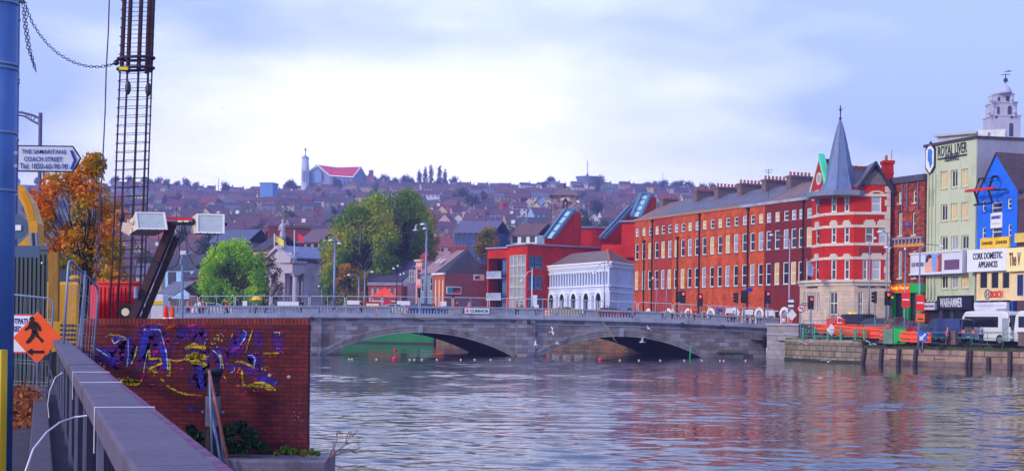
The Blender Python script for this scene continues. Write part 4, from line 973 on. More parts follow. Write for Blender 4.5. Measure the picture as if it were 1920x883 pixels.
bluef = mat('teal_frame', (84, 116, 150), rough=.4); bglass = mat('teal_glass', (58, 96, 132), rough=.08, spec=1.0, var=.3, scale=.7)
k = MB()
for fr in (F0, F1, F2, F3): k.fbox(fr, -.1, fr.L+.1, -.6, .35, (mz if fr is not F0 else mzA)-.1, (mz if fr is not F0 else mzA)+.12)
k.build('roof_edge', mat('pale_coping', (150, 150, 172)), o)
for fr, q in ((F1, w2[0]), (F2, w3[0]), (F2, w3[1]), (F2, w3[2])):
    k = MB(); nv = 4 if fr is F1 else 2; nhh = 7 if fr is F1 else 2; a, b, c, d = q
    for i in range(nv+1): s = a + (b-a)*i/nv; k.fbox(fr, max(a,s-.06), min(b,s+.06), -.25, .02, c, d)
    for i in range(nhh+1): z = c + (d-c)*i/nhh; k.fbox(fr, a, b, -.24, .01, max(c,z-.06), min(d,z+.06))
    w = k.build('glazing', cream_p if fr is F1 else bluef, o); MB().fbox(fr, a, b, -.2, -.15, c, d).build('pane', glass_w if fr is F1 else bglass, w)
for zf in (.08, .37, .66):
    z = 2.2 + (mzA-3.6)*zf + .6
    b_ = MB().fbox(F0, .1, F0.L*.75, -2, .35, z, z+.18).build('balcony', mat('balcony_slab', (190, 190, 204)), o)
    MB().fbox(F0, .12, F0.L*.74, .27, .32, z+.18, z+1.15).build('balcony_glass', glass_w, b_)
MB().fbox(F0, F0.L*.55, F0.L-.31, -1.8, -.9, 2.3, mzA-1.7).build('blue_panel', bglass, o)
# stair wedges
def wedge(f, lowp, highp, wpx, name, dep):
    A = at(*f(*lowp), dep); B = at(*f(*highp), dep + 3)
    wx = wpx * f(1, 0)[0] - wpx * f(0, 0)[0] if 0 else wpx * .2944 / F * dep
    t = Vector((wx, 0, 0)); bz = at(960, 0, dep).z
    z0 = mz - .2; k = MB()
    a0, b0 = Vector((A.x, A.y, z0)), Vector((B.x, B.y, z0)); dpt = Vector((1.2, 3.4, 0))
    k.add([a0, b0+t, B+t, A, a0+dpt, b0+t+dpt, B+t+dpt, A+dpt], [(0,1,2,3), (4,7,6,5), (1,5,6,2), (0,4,5,1), (3,2,6,7), (0,3,7,4)])
    w_ = k.build(name, modred, o)
    s = MB(); up_ = (B - A); n = Vector((0, -.3, .25))
    e = MB().path([A+n, B+n], .32, 4).path([A+n+t*.9, B+n+t*.98], .32, 4).path([B+n, B+n+t], .34, 4)
    e.build('wedge_frame', bluef, w_)
    g = MB().face([A+n*.9+t*.1, A+n*.9+t*.85, B+n*.9+t*.92, B+n*.9+t*.1]).build('sloping_glass', mat('skylight_glass', (176, 222, 230), rough=.12, spec=1, var=.25, scale=.6), w_)
    for i in range(1, 4): MB().path([A.lerp(B, i/4)+n*1.05, A.lerp(B, i/4)+t+n*1.05], .1, 4).build('glazing_bar', bluef, w_)
wedge(crA, (478, 372), (612, 190), 60, 'stair_wedge', 216)
wedge(crA, (832, 372), (1022, 168), 30, 'stair_wedge', 212)
wedge(crA, (1032, 235), (1095, 92), 60, 'stair_wedge', 209)
kb_ = Fr(gp(1062, 224, 16), gp(1186, 224, 16)); z1_ = at(*crA(860, 300), 224).z
MB().fbox(kb_, 0, kb_.L, -8, 0, mz-.3, z1_).build('upper_storey', modred, o); MB().fbox(kb_, -.2, kb_.L, -8.2, .3, z1_, z1_+.3).build('upper_roof_edge', lead, o)
kc = Fr(gp(1125, 206, 16), gp(1190, 204, 16)); z1_ = at(*crA(980, 262), 205).z
MB().fbox(kc, kc.L*.62, kc.L+3, -5, 0, we+1, z1_).fbox(kc, 0, kc.L+3, -5, -.6, we, at(*crA(900, 400), 205).z).build('side_wing', modred, o)
MB().fbox(kc, kc.L*.57, kc.L+3.2, -5.2, .4, z1_, z1_+.25).build('side_roof_edge', lead, o)

A0, A1, A2 = gp(812, 221, 6), gp(833, 218, 6), gp(915, 222, 6)
o = thing('art_school', 'reddish brick building with tall cream windows, a steep dark roof and an art sign', 'building', (A1.x, A1.y, 2.2))
pbrick = brick('pink_brick', (160, 84, 84), (142, 70, 76), (130, 90, 92), var=.15); obr = brick('orange_gable_brick', (206, 84, 54), (186, 72, 48), (170, 110, 84), var=.15)
ae = at(*crB(935, 572), 218).z; AF1, AF2 = Fr(A0, A1), Fr(A1, A2)
k = MB(); wo_ = [(AF1.L*f-.22, AF1.L*f+.22, 2.2+ (ae-2.2)*.42, ae-1.0) for f in (.18, .5, .82)]
wall_open(k, AF1, 2.2, ae, wo_, .15); k.build('street_wall', obr, o)
for q in wo_: window(o, AF1, *q, cream_p, cream_p, 'sash', depth=.08, fw=.06)
bb1, bb0 = A2 + Vector((3, 11)), A0 + Vector((4, 11))
k = MB(); k.face([AF2.P(0,0,2.2), AF2.P(AF2.L,0,2.2), AF2.P(AF2.L,0,ae), AF2.P(0,0,ae)]); k.face([v(A2,2.2), v(bb1,2.2), v(bb1,ae), v(A2,ae)]); k.face([v(A0,2.2), v(bb0,2.2), v(bb0,ae), v(A0,ae)])
k.build('wall', pbrick, o)
apx_ = at(*crB(1085, 418), 224); rd = [v(A0, ae), v(A1, ae), v(A2, ae), v(bb1, ae), v(bb0, ae)]
lf_ = at(*crB(985, 455), 226); 
k = MB(); ap = Vector((apx_.x, apx_.y, apx_.z)); ap2 = Vector((ap.x-1.5, ap.y+4, ap.z))
k.face([rd[1], rd[2], ap]); k.face([rd[2], rd[3], ap2, ap]); k.face([rd[0], rd[1], ap, ap2]); k.face([rd[0], ap2, rd[4]]); k.face([rd[3], rd[4], ap2])
k.build('roof', slate_d, o)
MB().fbox(AF1, -.15, AF1.L+.1, -.1, .3, ae-.25, ae+.05).build('eaves', white_p, o)
p, a, b, zb, zt_ = panel(o, AF2, crB, 1125, 580, 1192, 622, white_p, .12)
ftext(AF2, 'art', a+.15, a+(b-a)*.55, zb+.2, zt_-.15, mat('letter_black', (16,16,20)), p, d=.13, bold=.05)
p, a, b, zb, zt_ = panel(o, AF2, crB, 943, 660, 1040, 712, white_p, .12)
MB().fbox(AF2, a+.15, a+(b-a)*.42, .12, .135, zb+.15, zt_-.15).build('mural_panel', mat('mural_teal', (44, 150, 160), var=.4, scale=3), p)
MB().fbox(AF2, a+(b-a)*.43, b-.15, .12, .135, zb+.15, zt_-.15).build('mural_panel', mat('mural_dark', (50, 44, 60), var=.2), p)
MB().prism([AF2.P(a+(b-a)*x, .15, zb+(zt_-zb)*y) for x, y in ((.5,.15),(.95,.15),(.92,.5),(.78,.62),(.66,.42),(.55,.5))], AF2.P(0,-.012,0)-AF2.P(0,0,0)).build('mural_red', mat('mural_red', (226, 50, 40)), p)
chimney_on(o, Fr(gp(845, 226, 16), gp(877, 226, 16)), 0, 2.7, -1, 0, at(*crB(970, 450), 226).z-1, at(*crB(970, 405), 226).z, pbrick, 5)
MB().fbox(AF2, 2.2, AF2.L-1, .01, .05, 2.2, at(*crB(1000, 748), 218).z).build('garage_shutter', mat('shutter_grey', (110, 110, 134)), o)
H0, H1 = gp(788, 226, 6), gp(811, 222.5, 6); HF = Fr(H0, H1)
o = thing('grey_house', 'slate-grey rendered house with a pinkish roof and two white rooflights', 'house', (H0.x, H0.y, 2.2))
he = at(*crB(800, 572), 225).z; ops = [opx(HF, crB, 776, 608, 788, 695), opx(HF, crB, 834, 600, 848, 690), opx(HF, crB, 800, 735, 815, 790)]
ops = [q for q in ops if q[0] > .05 and q[1] < HF.L-.02]
shell(o, HF, 2.2, he, ops, mat('slate_render', (124, 132, 156), var=.1), 9)
for q in ops: window(o, HF, *q[:4], white_p, glass, 'sash', depth=.1, fw=.08)
gable_roof(o, HF, -.1, HF.L+1.4, he, at(*crB(965, 425), 227).z, 10, mat('pink_slate', (150, 118, 124), var=.2), .3)
for i in (0, 1):
    ps = [at(*crB(870 + 26*i + dx, 506 + dy), 223.0) for dx, dy in ((0, 0), (8, 0), (40, -30), (32, -30))]
    ps = [p + Vector((0, -.4 + j * .0, 0)) for j, p in enumerate(ps)]; ps[2].y += 1.2; ps[3].y += 1.2
    MB().prism(ps, (0, .25, -.1)).build('rooflight', white_p, o)
P0_, P1_ = gp(779, 229, 6), gp(790.5, 228, 6); PF = Fr(P0_, P1_)
pink = mat('pink_stucco', (230, 160, 158), var=.08)
o = thing('pink_building', 'slim pink stuccoed building with arched windows and red chimney between white gable and grey house', 'building', (P0_.x, P0_.y, 2.2))
pe = at(*crB(770, 492), 229).z; ops = [(1*.28, PF.L-.22, at(*crB(760, 615), 229).z, at(*crB(760, 550), 229).z), (.28, PF.L-.22, 2.4+.9, at(*crB(760, 670), 229).z)]
shell(o, PF, 2.2, pe, ops, pink, 8)
for q in ops:
    w = window(o, PF, *q, stone_c, glass, 'plain', depth=.12, fw=.06); k = MB(); ring_arch(k, PF, (q[0]+q[1])/2, q[3], .1, .5, -.05, .12, 6); k.build('arch_hood', mat('rose_trim', (214, 120, 124)), o)
MB().fbox(PF, -.15, PF.L+.15, -.3, .35, pe-.1, pe+.2).fbox(PF, -.05, PF.L+.05, -.2, .2, pe-1.0, pe-.8).build('cornice', stone_c, o)
chimney_on(o, PF, -.1, PF.L-.1, -2, -1, pe+.2, at(*crB(765, 462), 229).z, bricks[1], 4)
G0, G1 = gp(752, 233, 6), gp(779, 231, 6); GF = Fr(G0, G1); L0 = gp(690, 232, 6)
o = thing('white_gabled_house', 'white end gable and long blue-black slate roof behind the small brick range', 'house', (G0.x, G0.y, 2.2))
ge = at(*crB(640, 632), 233).z; gap2 = at(*crB(735, 492), 236)
g0, g1 = at(*crB(645, 632), 232), at(*crB(737, 632), 232)
k = MB(); LFr = Fr(L0, G0); ridge = Vector((g1.x+1.0, g1.y+5, gap2.z)); rl = Vector((at(*crB(545, 492), 240).x, 243, gap2.z))
k.face([Vector((g0.x,g0.y,2.2)), Vector((g1.x,g1.y+2,2.2)), Vector((g1.x,g1.y+2,ge)), ridge, Vector((g0.x,g0.y,ge))])
k.face([Vector((g0.x,g0.y,2.2)), Vector((L0.x,L0.y,2.2)), Vector((L0.x,L0.y,ge)), Vector((g0.x,g0.y,ge))])
k.face([Vector((g1.x,g1.y+2,2.2)), Vector((g1.x,g1.y+2,ge)), Vector((L0.x,L0.y+12,ge)), Vector((L0.x,L0.y+12,2.2))])
k.build('wall', mat('offwhite_render', (206, 206, 220), var=.06), o)
k = MB().box8([Vector((g0.x+.1,g0.y-.2,ge)), ridge, rl, Vector((L0.x-.3,L0.y-.2,ge))] + [p + Vector((0,0,.22)) for p in (Vector((g0.x+.1,g0.y-.2,ge)), ridge, rl, Vector((L0.x-.3,L0.y-.2,ge)))])
k.box8([Vector((g1.x,g1.y+10,ge)), ridge, rl, Vector((L0.x-.3,L0.y+12,ge))] + [p + Vector((0,0,.2)) for p in (Vector((g1.x,g1.y+10,ge)), ridge, rl, Vector((L0.x-.3,L0.y+12,ge)))])
k.build('roof', mat('blueblack_slate', (70, 66, 92), var=.2), o)
q = at(*crB(716, 597), 233.5); kf = Fr((q.x-.45, q.y-.6), (q.x+.45, q.y-.6)); window(o, kf, 0, .9, q.z-1, q.z+1.1, white_p, glass, 'cross', depth=0, fw=.08)
chimney_on(o, Fr(gp(720, 243, 16), gp(737, 243, 16)), 0, 1.5, -.8, 0, gap2.z-1, gap2.z+1.6, bricks[1], 4)
Q0, Q1 = gp(690, 229, 6), gp(752, 228, 6); QF = Fr(Q0, Q1)
o = thing('brick_range', 'low two-storey red brick range with white sash windows beside the big poplars', 'building', (Q0.x, Q0.y, 2.2))
qe = at(*crB(530, 655), 229).z; ops = [opx(QF, crB, x, 675, x+16, 720) for x in (443, 480, 517, 555, 595)]
ops = [q for q in ops if q[1] < QF.L]
shell(o, QF, 2.2, qe, ops, brick('low_range_brick', (176, 62, 58), (150, 50, 54), (130, 90, 90)), 4)
for q in ops: window(o, QF, *q[:4], white_p, glass, 'cross', depth=.08, fw=.08, sill=stone_c)
MB().fbox(QF, -.1, QF.L+.1, -.3, .2, qe, qe+.5).build('parapet', mat('grey_stone', (140, 132, 150)), o)
# a lean-to in front of the white gable
T0, T1 = gp(754, 229.5, 6), gp(779, 227, 6); TFr = Fr(T0, T1)
o = thing('lean_to', 'dark slate lean-to with a white rooflight below the white gable', 'building', (T0.x, T0.y, 2.2))
MB().fbox(TFr, 0, TFr.L, -2.5, 0, 2.2, 4.4).build('wall', mat('slate_render', (124, 132, 156)), o)
MB().box8([TFr.P(-.1,.2,4.3), TFr.P(TFr.L,.2,4.3), TFr.P(TFr.L,-3,7.8), TFr.P(TFr.L-.4,-3,7.8)] + [TFr.P(-.1,.2,4.45), TFr.P(TFr.L,.2,4.45), TFr.P(TFr.L,-3,7.95), TFr.P(TFr.L-.4,-3,7.95)]).build('roof', slate_d, o)
MB().box8([TFr.P(1.2,-.6,5.42), TFr.P(1.9,-.6,5.42), TFr.P(2.1,-1.3,6.3), TFr.P(1.6,-1.3,6.3)] + [TFr.P(1.2,-.6,5.55), TFr.P(1.9,-.6,5.55), TFr.P(2.1,-1.3,6.43), TFr.P(1.6,-1.3,6.43)]).build('rooflight', white_p, o)

pst = mat('portland_grey', (184, 174, 190), var=.14, scale=.4, dirt=((118, 106, 122), .35, .6))
C0, C1, C2 = gp(501, 262, 8), gp(548, 254, 8), gp(602, 262, 8)
o = thing('classical_church', 'grey stone classical church with ionic columns, pediment and statue behind the light green tree', 'church', (C1.x, C1.y, 2.2))
zc = lambda x, y, Y=256: at(*crC(x, y), Y).z
CA, CB = Fr(C0, C1), Fr(C1, C2)
z0, z1, z2, z3, z4 = 2.2, zc(1180, 475), zc(1180, 440), zc(1180, 395), zc(1180, 378)
CA2, CB2 = CA.off(-2.4), CB.off(-2.4)
k = MB().fbox(CA, 0, CA.L, -11, -2.4, z0, z3).fbox(CB, 1.0, CB.L+8, -4.5, -2.45, z0, z3-.01); k.build('wall', pst, o)
k = MB()
for fr in (CA, CB):
    k.fbox(fr, -.3, fr.L+(.3 if fr is CA else 9), -2.6, .3, z1, z2); k.fbox(fr, -.2, fr.L+(.2 if fr is CA else 9), -2.6, .2, z2+.003, z3)
    k.fbox(fr, -.6, fr.L+(.6 if fr is CA else 9), -2.6, .75, z3+.003, z4)
k.build('entablature', pst, o)
for i, (fr, f) in enumerate([(CA, .04), (CA, .34), (CA, .66), (CA, .97), (CB, .22), (CB, .62), (CB, .78)]):
    s = fr.L * f
    k = MB().lathe(fr.P(s, -.75, z0), [(.75, 0), (.75, .3), (.62, .5), (.6, 1), (.5, z1-z0-.9), (.55, z1-z0-.6), (.72, z1-z0-.3), (.72, z1-z0)], 12)
    k.fbox(fr, s-.85, s+.85, -1.4, .05, z1-.32, z1-.01); k.build('column', pst, o, smooth=False)
MB().fbox(CB, 3.0, 4.4, -2.44, -2.3, z0, z0+4.6).build('doorway', mat('church_door', (60, 34, 44)), o)
pt = CA.px(*crC(1050, 270))
pl, pr = -.6, CA.L + .6; pm = (pl+pr)/2; pz_ = zc(1050, 272)
k = MB().prism([CA.P(pl, .4, z4), CA.P(pr, .4, z4), CA.P(pm, .4, pz_-.4)], CA.P(0,-1,0)-CA.P(0,0,0)); k.build('pediment', pst, o)
k = MB()
for a, b in ((pl-.2, pm), (pr+.2, pm)): k.prism([CA.P(a,.9,z4), CA.P(b,.9,pz_), CA.P(b,.9,pz_+.5), CA.P(a,.9,z4+.5)], CA.P(0,-1.3,0)-CA.P(0,0,0))
k.build('raking_cornice', pst, o)
k = MB()
for a in (pl, pr): k.box8([CA.P(a,.4,z4+.4), CA.P(pm,.4,pz_+.4), CA.P(pm,-11,pz_+.4), CA.P(a,-11,z4+.4)] + [CA.P(a,.4,z4+.55), CA.P(pm,.4,pz_+.55), CA.P(pm,-11,pz_+.55), CA.P(a,-11,z4+.55)])
k.build('roof', mat('church_lead', (112, 122, 158), var=.2), o)
MB().fbox(CB, .5, CB.L+9, -3.2, -.6, z4+.003, z4+1.6).build('attic', pst, o)
st = at(*crC(1092, 270), 252)
sg = thing('roof_statue', 'stone robed statue standing on the pediment of the classical church', 'statue', st)
MB().lathe(st - Vector((0,0,.3)), [(.9,0),(.9,.7),(.6,.9),(.6,1.5)], 8).build('pedestal', pst, sg)
k = MB().lathe(st + Vector((0,0,1.2)), [(.62,0),(.55,1.0),(.42,2.0),(.5,2.5),(.52,2.9),(.3,3.15),(.16,3.25),(.2,3.4),(.26,3.6),(.2,3.85),(.05,3.95)], 10)
k.path([st+Vector((-.45,0,4.0)), st+Vector((-.7,-.2,3.3)), st+Vector((-.3,-.5,3.0))], [.16,.14,.1], 6).path([st+Vector((.45,0,4.0)), st+Vector((.75,-.2,4.4)), st+Vector((.95,-.3,5.0))], [.16,.13,.08], 6)
k.build('figure', pst, sg, smooth=True)
for i, (x, y0, y1, cc, nm) in enumerate(((1028, 160, 270, (226, 216, 90), 'yellow and white'), (1186, 132, 335, (200, 50, 66), 'red and white'))):
    b0 = at(*crC(x, y1), 251); t0 = at(*crC(x, y0), 251)
    fo = thing('flagpole', 'thin white flagpole with %s flag beside the church statue' % nm, 'flagpole', b0); MB().path([b0, t0], .1, 6).build('pole', pole_w if 0 else mat('pole_white', (220,220,230)), fo)
    k = MB(); k.v = [t0 + Vector((.1 + .55*i2, .2*math.sin(i2*1.5), -.2 - .35*i2 - 1.2*j)) for i2 in range(4) for j in range(2)]; k.f = [[a*2, a*2+1, a*2+3, a*2+2] for a in range(3)]; k.build('cloth', mat('flag_%d' % i, cc), fo)
q = at(1058, 440, 300)
o = thing('lombard_tower', 'square rubble stone bell tower with a low pyramid roof above the red block', 'tower', (q.x, q.y, 8))
tz = lambda y: at(*crA(600, y), 300).z
hw = 150*.2944/F*300/2; tf = Fr((q.x-hw, q.y), (q.x+hw, q.y)).off(0)
tm = brick('tower_rubble', (176, 160, 166), (120, 74, 86), (110, 92, 106), bw=.9, bh=.5, ms=.06, var=.4)
k = MB(); ops = [(hw*.82, hw*1.0, tz(180), tz(125)), (hw*1.12, hw*1.3, tz(180), tz(125))]; wall_open(k, tf, 8, tz(95), ops, .4); k.fbox(tf, .01, 2*hw-.01, -2*hw, -.45, 8, tz(96))
for s in (0, 2*hw): k.face([tf.P(s,0,8), tf.P(s,-.5,8), tf.P(s,-.5,tz(95)), tf.P(s,0,tz(95))])
k.build('wall', tm, o)
k = MB(); 
for q_ in ops: ring_arch(k, tf, (q_[0]+q_[1])/2, q_[3], .1, .75, 0, .15, 6)
k.fbox(tf, hw*.72, hw*1.4, 0, .12, tz(184), tz(181)).build('belfry_window', stone_c, o)
MB().fbox(tf, -.3, 2*hw+.3, -2*hw-.3, .3, tz(100), tz(92)).build('cornice', tm, o)
c_ = tf.P(hw, -hw, 0); e_ = hw*1.25
k = MB().lathe((c_.x, c_.y, tz(90)), [(e_*1.414, 0), (e_*.9, (tz(60)-tz(90))*.75), (.05, tz(38)-tz(90))], 4, rot=R(45)).build('roof', slate_b, o)
MB().path([(c_.x, c_.y, tz(40)), (c_.x, c_.y, tz(12))], .12, 5).build('finial', pipe_m, o)
q = at(1879, 250, 460)
o = thing('pepperpot_steeple', 'tall pale limestone steeple with stepped arched stages and a small dome', 'tower', (q.x, q.y, 20))
sz = lambda y: at(*cr7(558, y), 460).z
u = .317/F*460
stm = mat('steeple_stone', (182, 180, 196), var=.12, scale=.25)
def stage(x0, x1, yb, yt, wins):
    c = at(*cr7((x0+x1)/2, yb), 460).x; hw = (x1-x0)/2*u; ff = Fr((c-hw*.35, 460-hw*1.0), (c+hw*1.0, 460-hw*.55)) if 0 else Fr((c-hw, 460-hw), (c+hw, 460-hw))
    k = MB().fbox(ff, 0, 2*hw, -2*hw, 0, sz(yb), sz(yt)).fbox(ff, -.25, 2*hw+.25, -2*hw-.25, .25, sz(yt)-.35, sz(yt)+.12)
    s = k.build('stage', stm, o)
    for wx, ww, wy0, wy1 in wins:
        a = hw*2*(wx-x0)/(x1-x0)
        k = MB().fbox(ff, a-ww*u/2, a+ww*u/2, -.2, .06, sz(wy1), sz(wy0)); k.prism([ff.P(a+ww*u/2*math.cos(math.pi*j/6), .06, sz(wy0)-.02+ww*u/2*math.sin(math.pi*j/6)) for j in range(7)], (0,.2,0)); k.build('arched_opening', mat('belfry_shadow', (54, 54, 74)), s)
    return c, hw
stage(479, 643, 460, 315, [(588, 24, 372, 440), (500, 14, 324, 336), (590, 14, 324, 336)])
stage(490, 628, 315, 236, [(584, 24, 270, 310), (518, 15, 272, 314)])
stage(505, 613, 236, 186, [(578, 20, 208, 230), (527, 13, 210, 232)])
cdx = at(*cr7(559, 186), 460).x
MB().lathe((cdx, 460-4, sz(188)), [(38*u, 0), (36*u, 10*u), (30*u, 26*u), (20*u, 40*u), (6*u, 48*u), (3*u, 60*u)], 14).build('dome', mat('dome_stone', (176, 180, 204), var=.1), o, smooth=True)
MB().path([(cdx,456,sz(140)), (cdx,456,sz(72))], .18, 6).ball((cdx,456,sz(110)), .8, 8).path([(cdx-1.6,456,sz(78)), (cdx+1.6,456,sz(76))], .12, 4).build('weathervane', mat('vane_dark', (50, 46, 74)), o)
MB().prism([(cdx-.9,456,sz(62)),(cdx+1.2,456,sz(52)),(cdx+2.2,456,sz(58)),(cdx+1.2,456,sz(60))], (0,.2,0)).build('fish_vane', mat('vane_dark', (50, 46, 74)), o)
for x, y in ((486, 316), (636, 312), (498, 240), (621, 236)):
    p = at(*cr7(x, y), 455); MB().lathe(p, [(.5,0),(.35,.5),(.7,1.4),(.3,2.3),(.1,3.4)], 8).build('urn', stm, o)
# ================================================================== TREES
def leaf_mat(name, cols, rough=.6, sc=.25):
    m = bpy.data.materials.new(name); m.use_nodes = True; t = m.node_tree; b = t.nodes['Principled BSDF']; b.inputs['Roughness'].default_value = rough
    b.inputs['Specular IOR Level'].default_value = .3
    g = t.nodes.new('ShaderNodeNewGeometry'); co = t.nodes.new('ShaderNodeTexCoord'); n = t.nodes.new('ShaderNodeTexNoise'); n.inputs['Scale'].default_value = sc; n.inputs['Detail'].default_value = 4
    t.links.new(co.outputs['Object'], n.inputs['Vector'])
    a = t.nodes.new('ShaderNodeMath'); a.operation = 'MULTIPLY_ADD'; a.inputs[1].default_value = .30; t.links.new(g.outputs['Random Per Island'], a.inputs[0])
    r0 = t.nodes.new('ShaderNodeMapRange'); r0.inputs['From Min'].default_value = .34; r0.inputs['From Max'].default_value = .66; r0.inputs['To Max'].default_value = .70; t.links.new(n.outputs[0], r0.inputs['Value']); t.links.new(r0.outputs[0], a.inputs[2])
    cr = t.nodes.new('ShaderNodeValToRGB'); e = cr.color_ramp.elements
    while len(e) < len(cols): e.new(.5)
    for i, c in enumerate(cols): e[i].position = i / (len(cols) - 1); e[i].color = (*lin(c), 1)
    t.links.new(a.outputs[0], cr.inputs[0]); t.links.new(cr.outputs[0], b.inputs['Base Color'])
    tr = t.nodes.new('ShaderNodeBsdfTranslucent'); t.links.new(cr.outputs[0], tr.inputs[0]); mx = t.nodes.new('ShaderNodeMixShader'); mx.inputs[0].default_value = .28
    t.links.new(b.outputs[0], mx.inputs[1]); t.links.new(tr.outputs[0], mx.inputs[2]); t.links.new(mx.outputs[0], t.nodes['Material Output'].inputs['Surface'])
    return m
bark = mat('bark', (70, 58, 52), var=.3, scale=3)
def leaves(mb, c, r, n, size, rnd, up=.0, asp=1.6, flat=1.0):
    for _ in range(n):
        while True:
            p = Vector((rnd.uniform(-1,1), rnd.uniform(-1,1), rnd.uniform(-1,1)))
            if p.length <= 1: break
        p = p * (.55 + .45 * rnd.random()) if rnd.random() < .5 else p.normalized() * rnd.uniform(.75, 1.08)
        q = Vector(c) + Vector((p.x*r[0], p.y*r[1], p.z*r[2]))
        a = Vector((rnd.gauss(0,1), rnd.gauss(0,1), rnd.gauss(0,1)*flat + up)).normalized(); b = a.orthogonal().normalized(); b = Matrix.Rotation(rnd.uniform(0, 6.28), 3, a) @ b
        s = size * rnd.uniform(.6, 1.4); a *= s * asp; b *= s
        k = len(mb.v); mb.v += [q - a*.5, q + b*.42 - a*.05, q + a*.5, q - b*.42 + a*.05]; mb.f.append([k, k+1, k+2, k+3])
def make_tree(name, label, base, h, clumps, leaf, size, lm, seed=1, trunk_r=.35, group=None, up=0, asp=1.6, cat='tree'):
    """clumps: list of (dx, dy, z, rx, ry, rz, count) relative to the base"""
    rnd = random.Random(seed); base = Vector(base); o = thing(name, label, cat, base, group)
    tk = MB(); top = base + Vector((clumps[0][0]*.3, 0, h*.62)); tk.path([base - Vector((0,0,.3)), base + Vector((.1,0,h*.2)), base.lerp(top, .6), top], [trunk_r*1.25, trunk_r, trunk_r*.65, trunk_r*.2], 8)
    tr = tk.build('trunk', bark, o, smooth=True)
    k = MB()
    for c in clumps:
        tip = base + Vector((c[0], c[1], c[2])); s = base + Vector((0, 0, min(h*.5, max(h*.18, c[2]*.5)))); m = s.lerp(tip, .5) + Vector((rnd.uniform(-.3,.3), rnd.uniform(-.3,.3), rnd.uniform(.0,.6)))
        k.path([s, m, tip + Vector((0,0,c[5]*.5))], [trunk_r*.4, trunk_r*.22, trunk_r*.06], 5)
    k.build('limb', bark, tr, kind='stuff')
    cw = MB()
    for c in clumps: leaves(cw, base + Vector((c[0], c[1], c[2])), c[3:6], c[6], size, rnd, up, asp)
    cw.build('crown', lm, o)
    return o
def blob_clumps(rnd, n, env, r, cnt, ysc=.8):
    """clump centres filling an outline env(z)->(xmin,xmax) given as list of (z,x0,x1)"""
    out = []
    zs = [e[0] for e in env]
    for i in range(n):
        z = zs[0] + (zs[-1]-zs[0]) * ((i + rnd.random()) / n)
        for (za, a0, a1), (zb, b0, b1) in zip(env, env[1:]):
            if z <= zb: f = (z-za)/(zb-za); x0 = a0+(b0-a0)*f; x1 = a1+(b1-a1)*f; break
        rr = r * rnd.uniform(.7, 1.25); w = (x1-x0)/2
        f = rnd.uniform(-1, 1); f = math.copysign(abs(f)**.6, f)
        x = (x0+x1)/2 + f * max(0, w - rr*.45); yy = rnd.uniform(-1, 1) * max(0, w*ysc - rr*.7) * math.sqrt(max(0, 1 - f*f*.8))
        out.append((x, yy, z, rr, rr, rr * rnd.uniform(.8, 1.3), cnt))
    return out
lime_l = leaf_mat('lime_green_leaves', [(60, 96, 24), (118, 172, 24), (168, 216, 32), (196, 220, 40)])
pop_l = leaf_mat('poplar_leaves', [(46, 72, 30), (84, 122, 34), (128, 160, 36), (180, 180, 40), (224, 180, 40)], sc=.16)
yel_l = leaf_mat('yellowing_leaves', [(70, 84, 36), (122, 120, 36), (190, 140, 34), (206, 104, 28)], sc=.3)
org_l = leaf_mat('orange_maple_leaves', [(84, 104, 30), (150, 134, 22), (214, 146, 16), (226, 116, 14), (190, 76, 20)], sc=.9)
olive_l = leaf_mat('olive_leaves', [(52, 60, 26), (92, 96, 34), (140, 112, 40), (168, 108, 50)], sc=.3)
dark_l = leaf_mat('hill_tree_leaves', [(28, 44, 30), (44, 66, 36), (66, 86, 42), (104, 96, 46)], sc=.1)
def env_px(Y, rows, base):      # outline measured on the photo: (py, px0, px1) -> metres relative to the base
    out = []
    for py, a, b in rows: pa, pb = at(a, py, Y), at(b, py, Y); out.append(((pa.z+pb.z)/2 - base[2], pa.x - base[0], pb.x - base[0]))
    return sorted(out)
def px_tree(name, label, Y, trunk_px, rows, n, r, cnt, size, lm, seed, base_z=2.0, **k):
    x = gp(trunk_px, Y, base_z); base = (x.x, x.y, base_z); e = env_px(Y, rows, base); rnd = random.Random(seed)
    top = e[-1][0]; return make_tree(name, label, base, top, blob_clumps(rnd, n, e, r, cnt), 'leaf', size, lm, seed, **k)
px_tree('poplar_tree', 'broad left-hand poplar with yellow-orange leaves down its left side behind the bridge', 238, 668,
        [(384, 680, 725), (400, 640, 735), (430, 620, 745), (470, 606, 748), (520, 598, 740), (565, 612, 720)], 110, 1.7, 270, .25, pop_l, 3, up=1.2, asp=2.0, trunk_r=.5, group='big poplars behind the bridge')
px_tree('poplar_tree', 'tallest dark green poplar standing behind the pink building', 242, 752,
        [(366, 735, 775), (385, 712, 792), (410, 700, 806), (450, 698, 812), (500, 700, 806), (550, 705, 790)], 90, 1.7, 270, .25, leaf_mat('dark_poplar_leaves', [(44, 74, 32), (82, 122, 36), (126, 156, 40), (176, 184, 48)], sc=.16), 4, up=1.2, asp=2.0, trunk_r=.5, group='big poplars behind the bridge')
px_tree('poplar_tree', 'rear poplar filling the notch between the two larger poplars', 250, 705,
        [(372, 690, 722), (400, 680, 745), (450, 670, 760), (520, 665, 765)], 50, 1.8, 170, .27, pop_l, 5, up=1.2, asp=2.0, trunk_r=.45, group='big poplars behind the bridge')
px_tree('lime_tree', 'small yellow-orange leaved tree at the right edge of the big poplars', 252, 808,
        [(398, 798, 812), (420, 790, 818), (460, 795, 820), (500, 798, 816)], 16, 1.2, 90, .32, yel_l, 6, trunk_r=.25)
px_tree('maple_tree', 'low orange and green tree in front of the poplars above the barriers', 232, 655,
        [(500, 640, 670), (525, 625, 690), (550, 612, 694), (575, 615, 690)], 26, 1.2, 120, .26, yel_l, 7, trunk_r=.2)
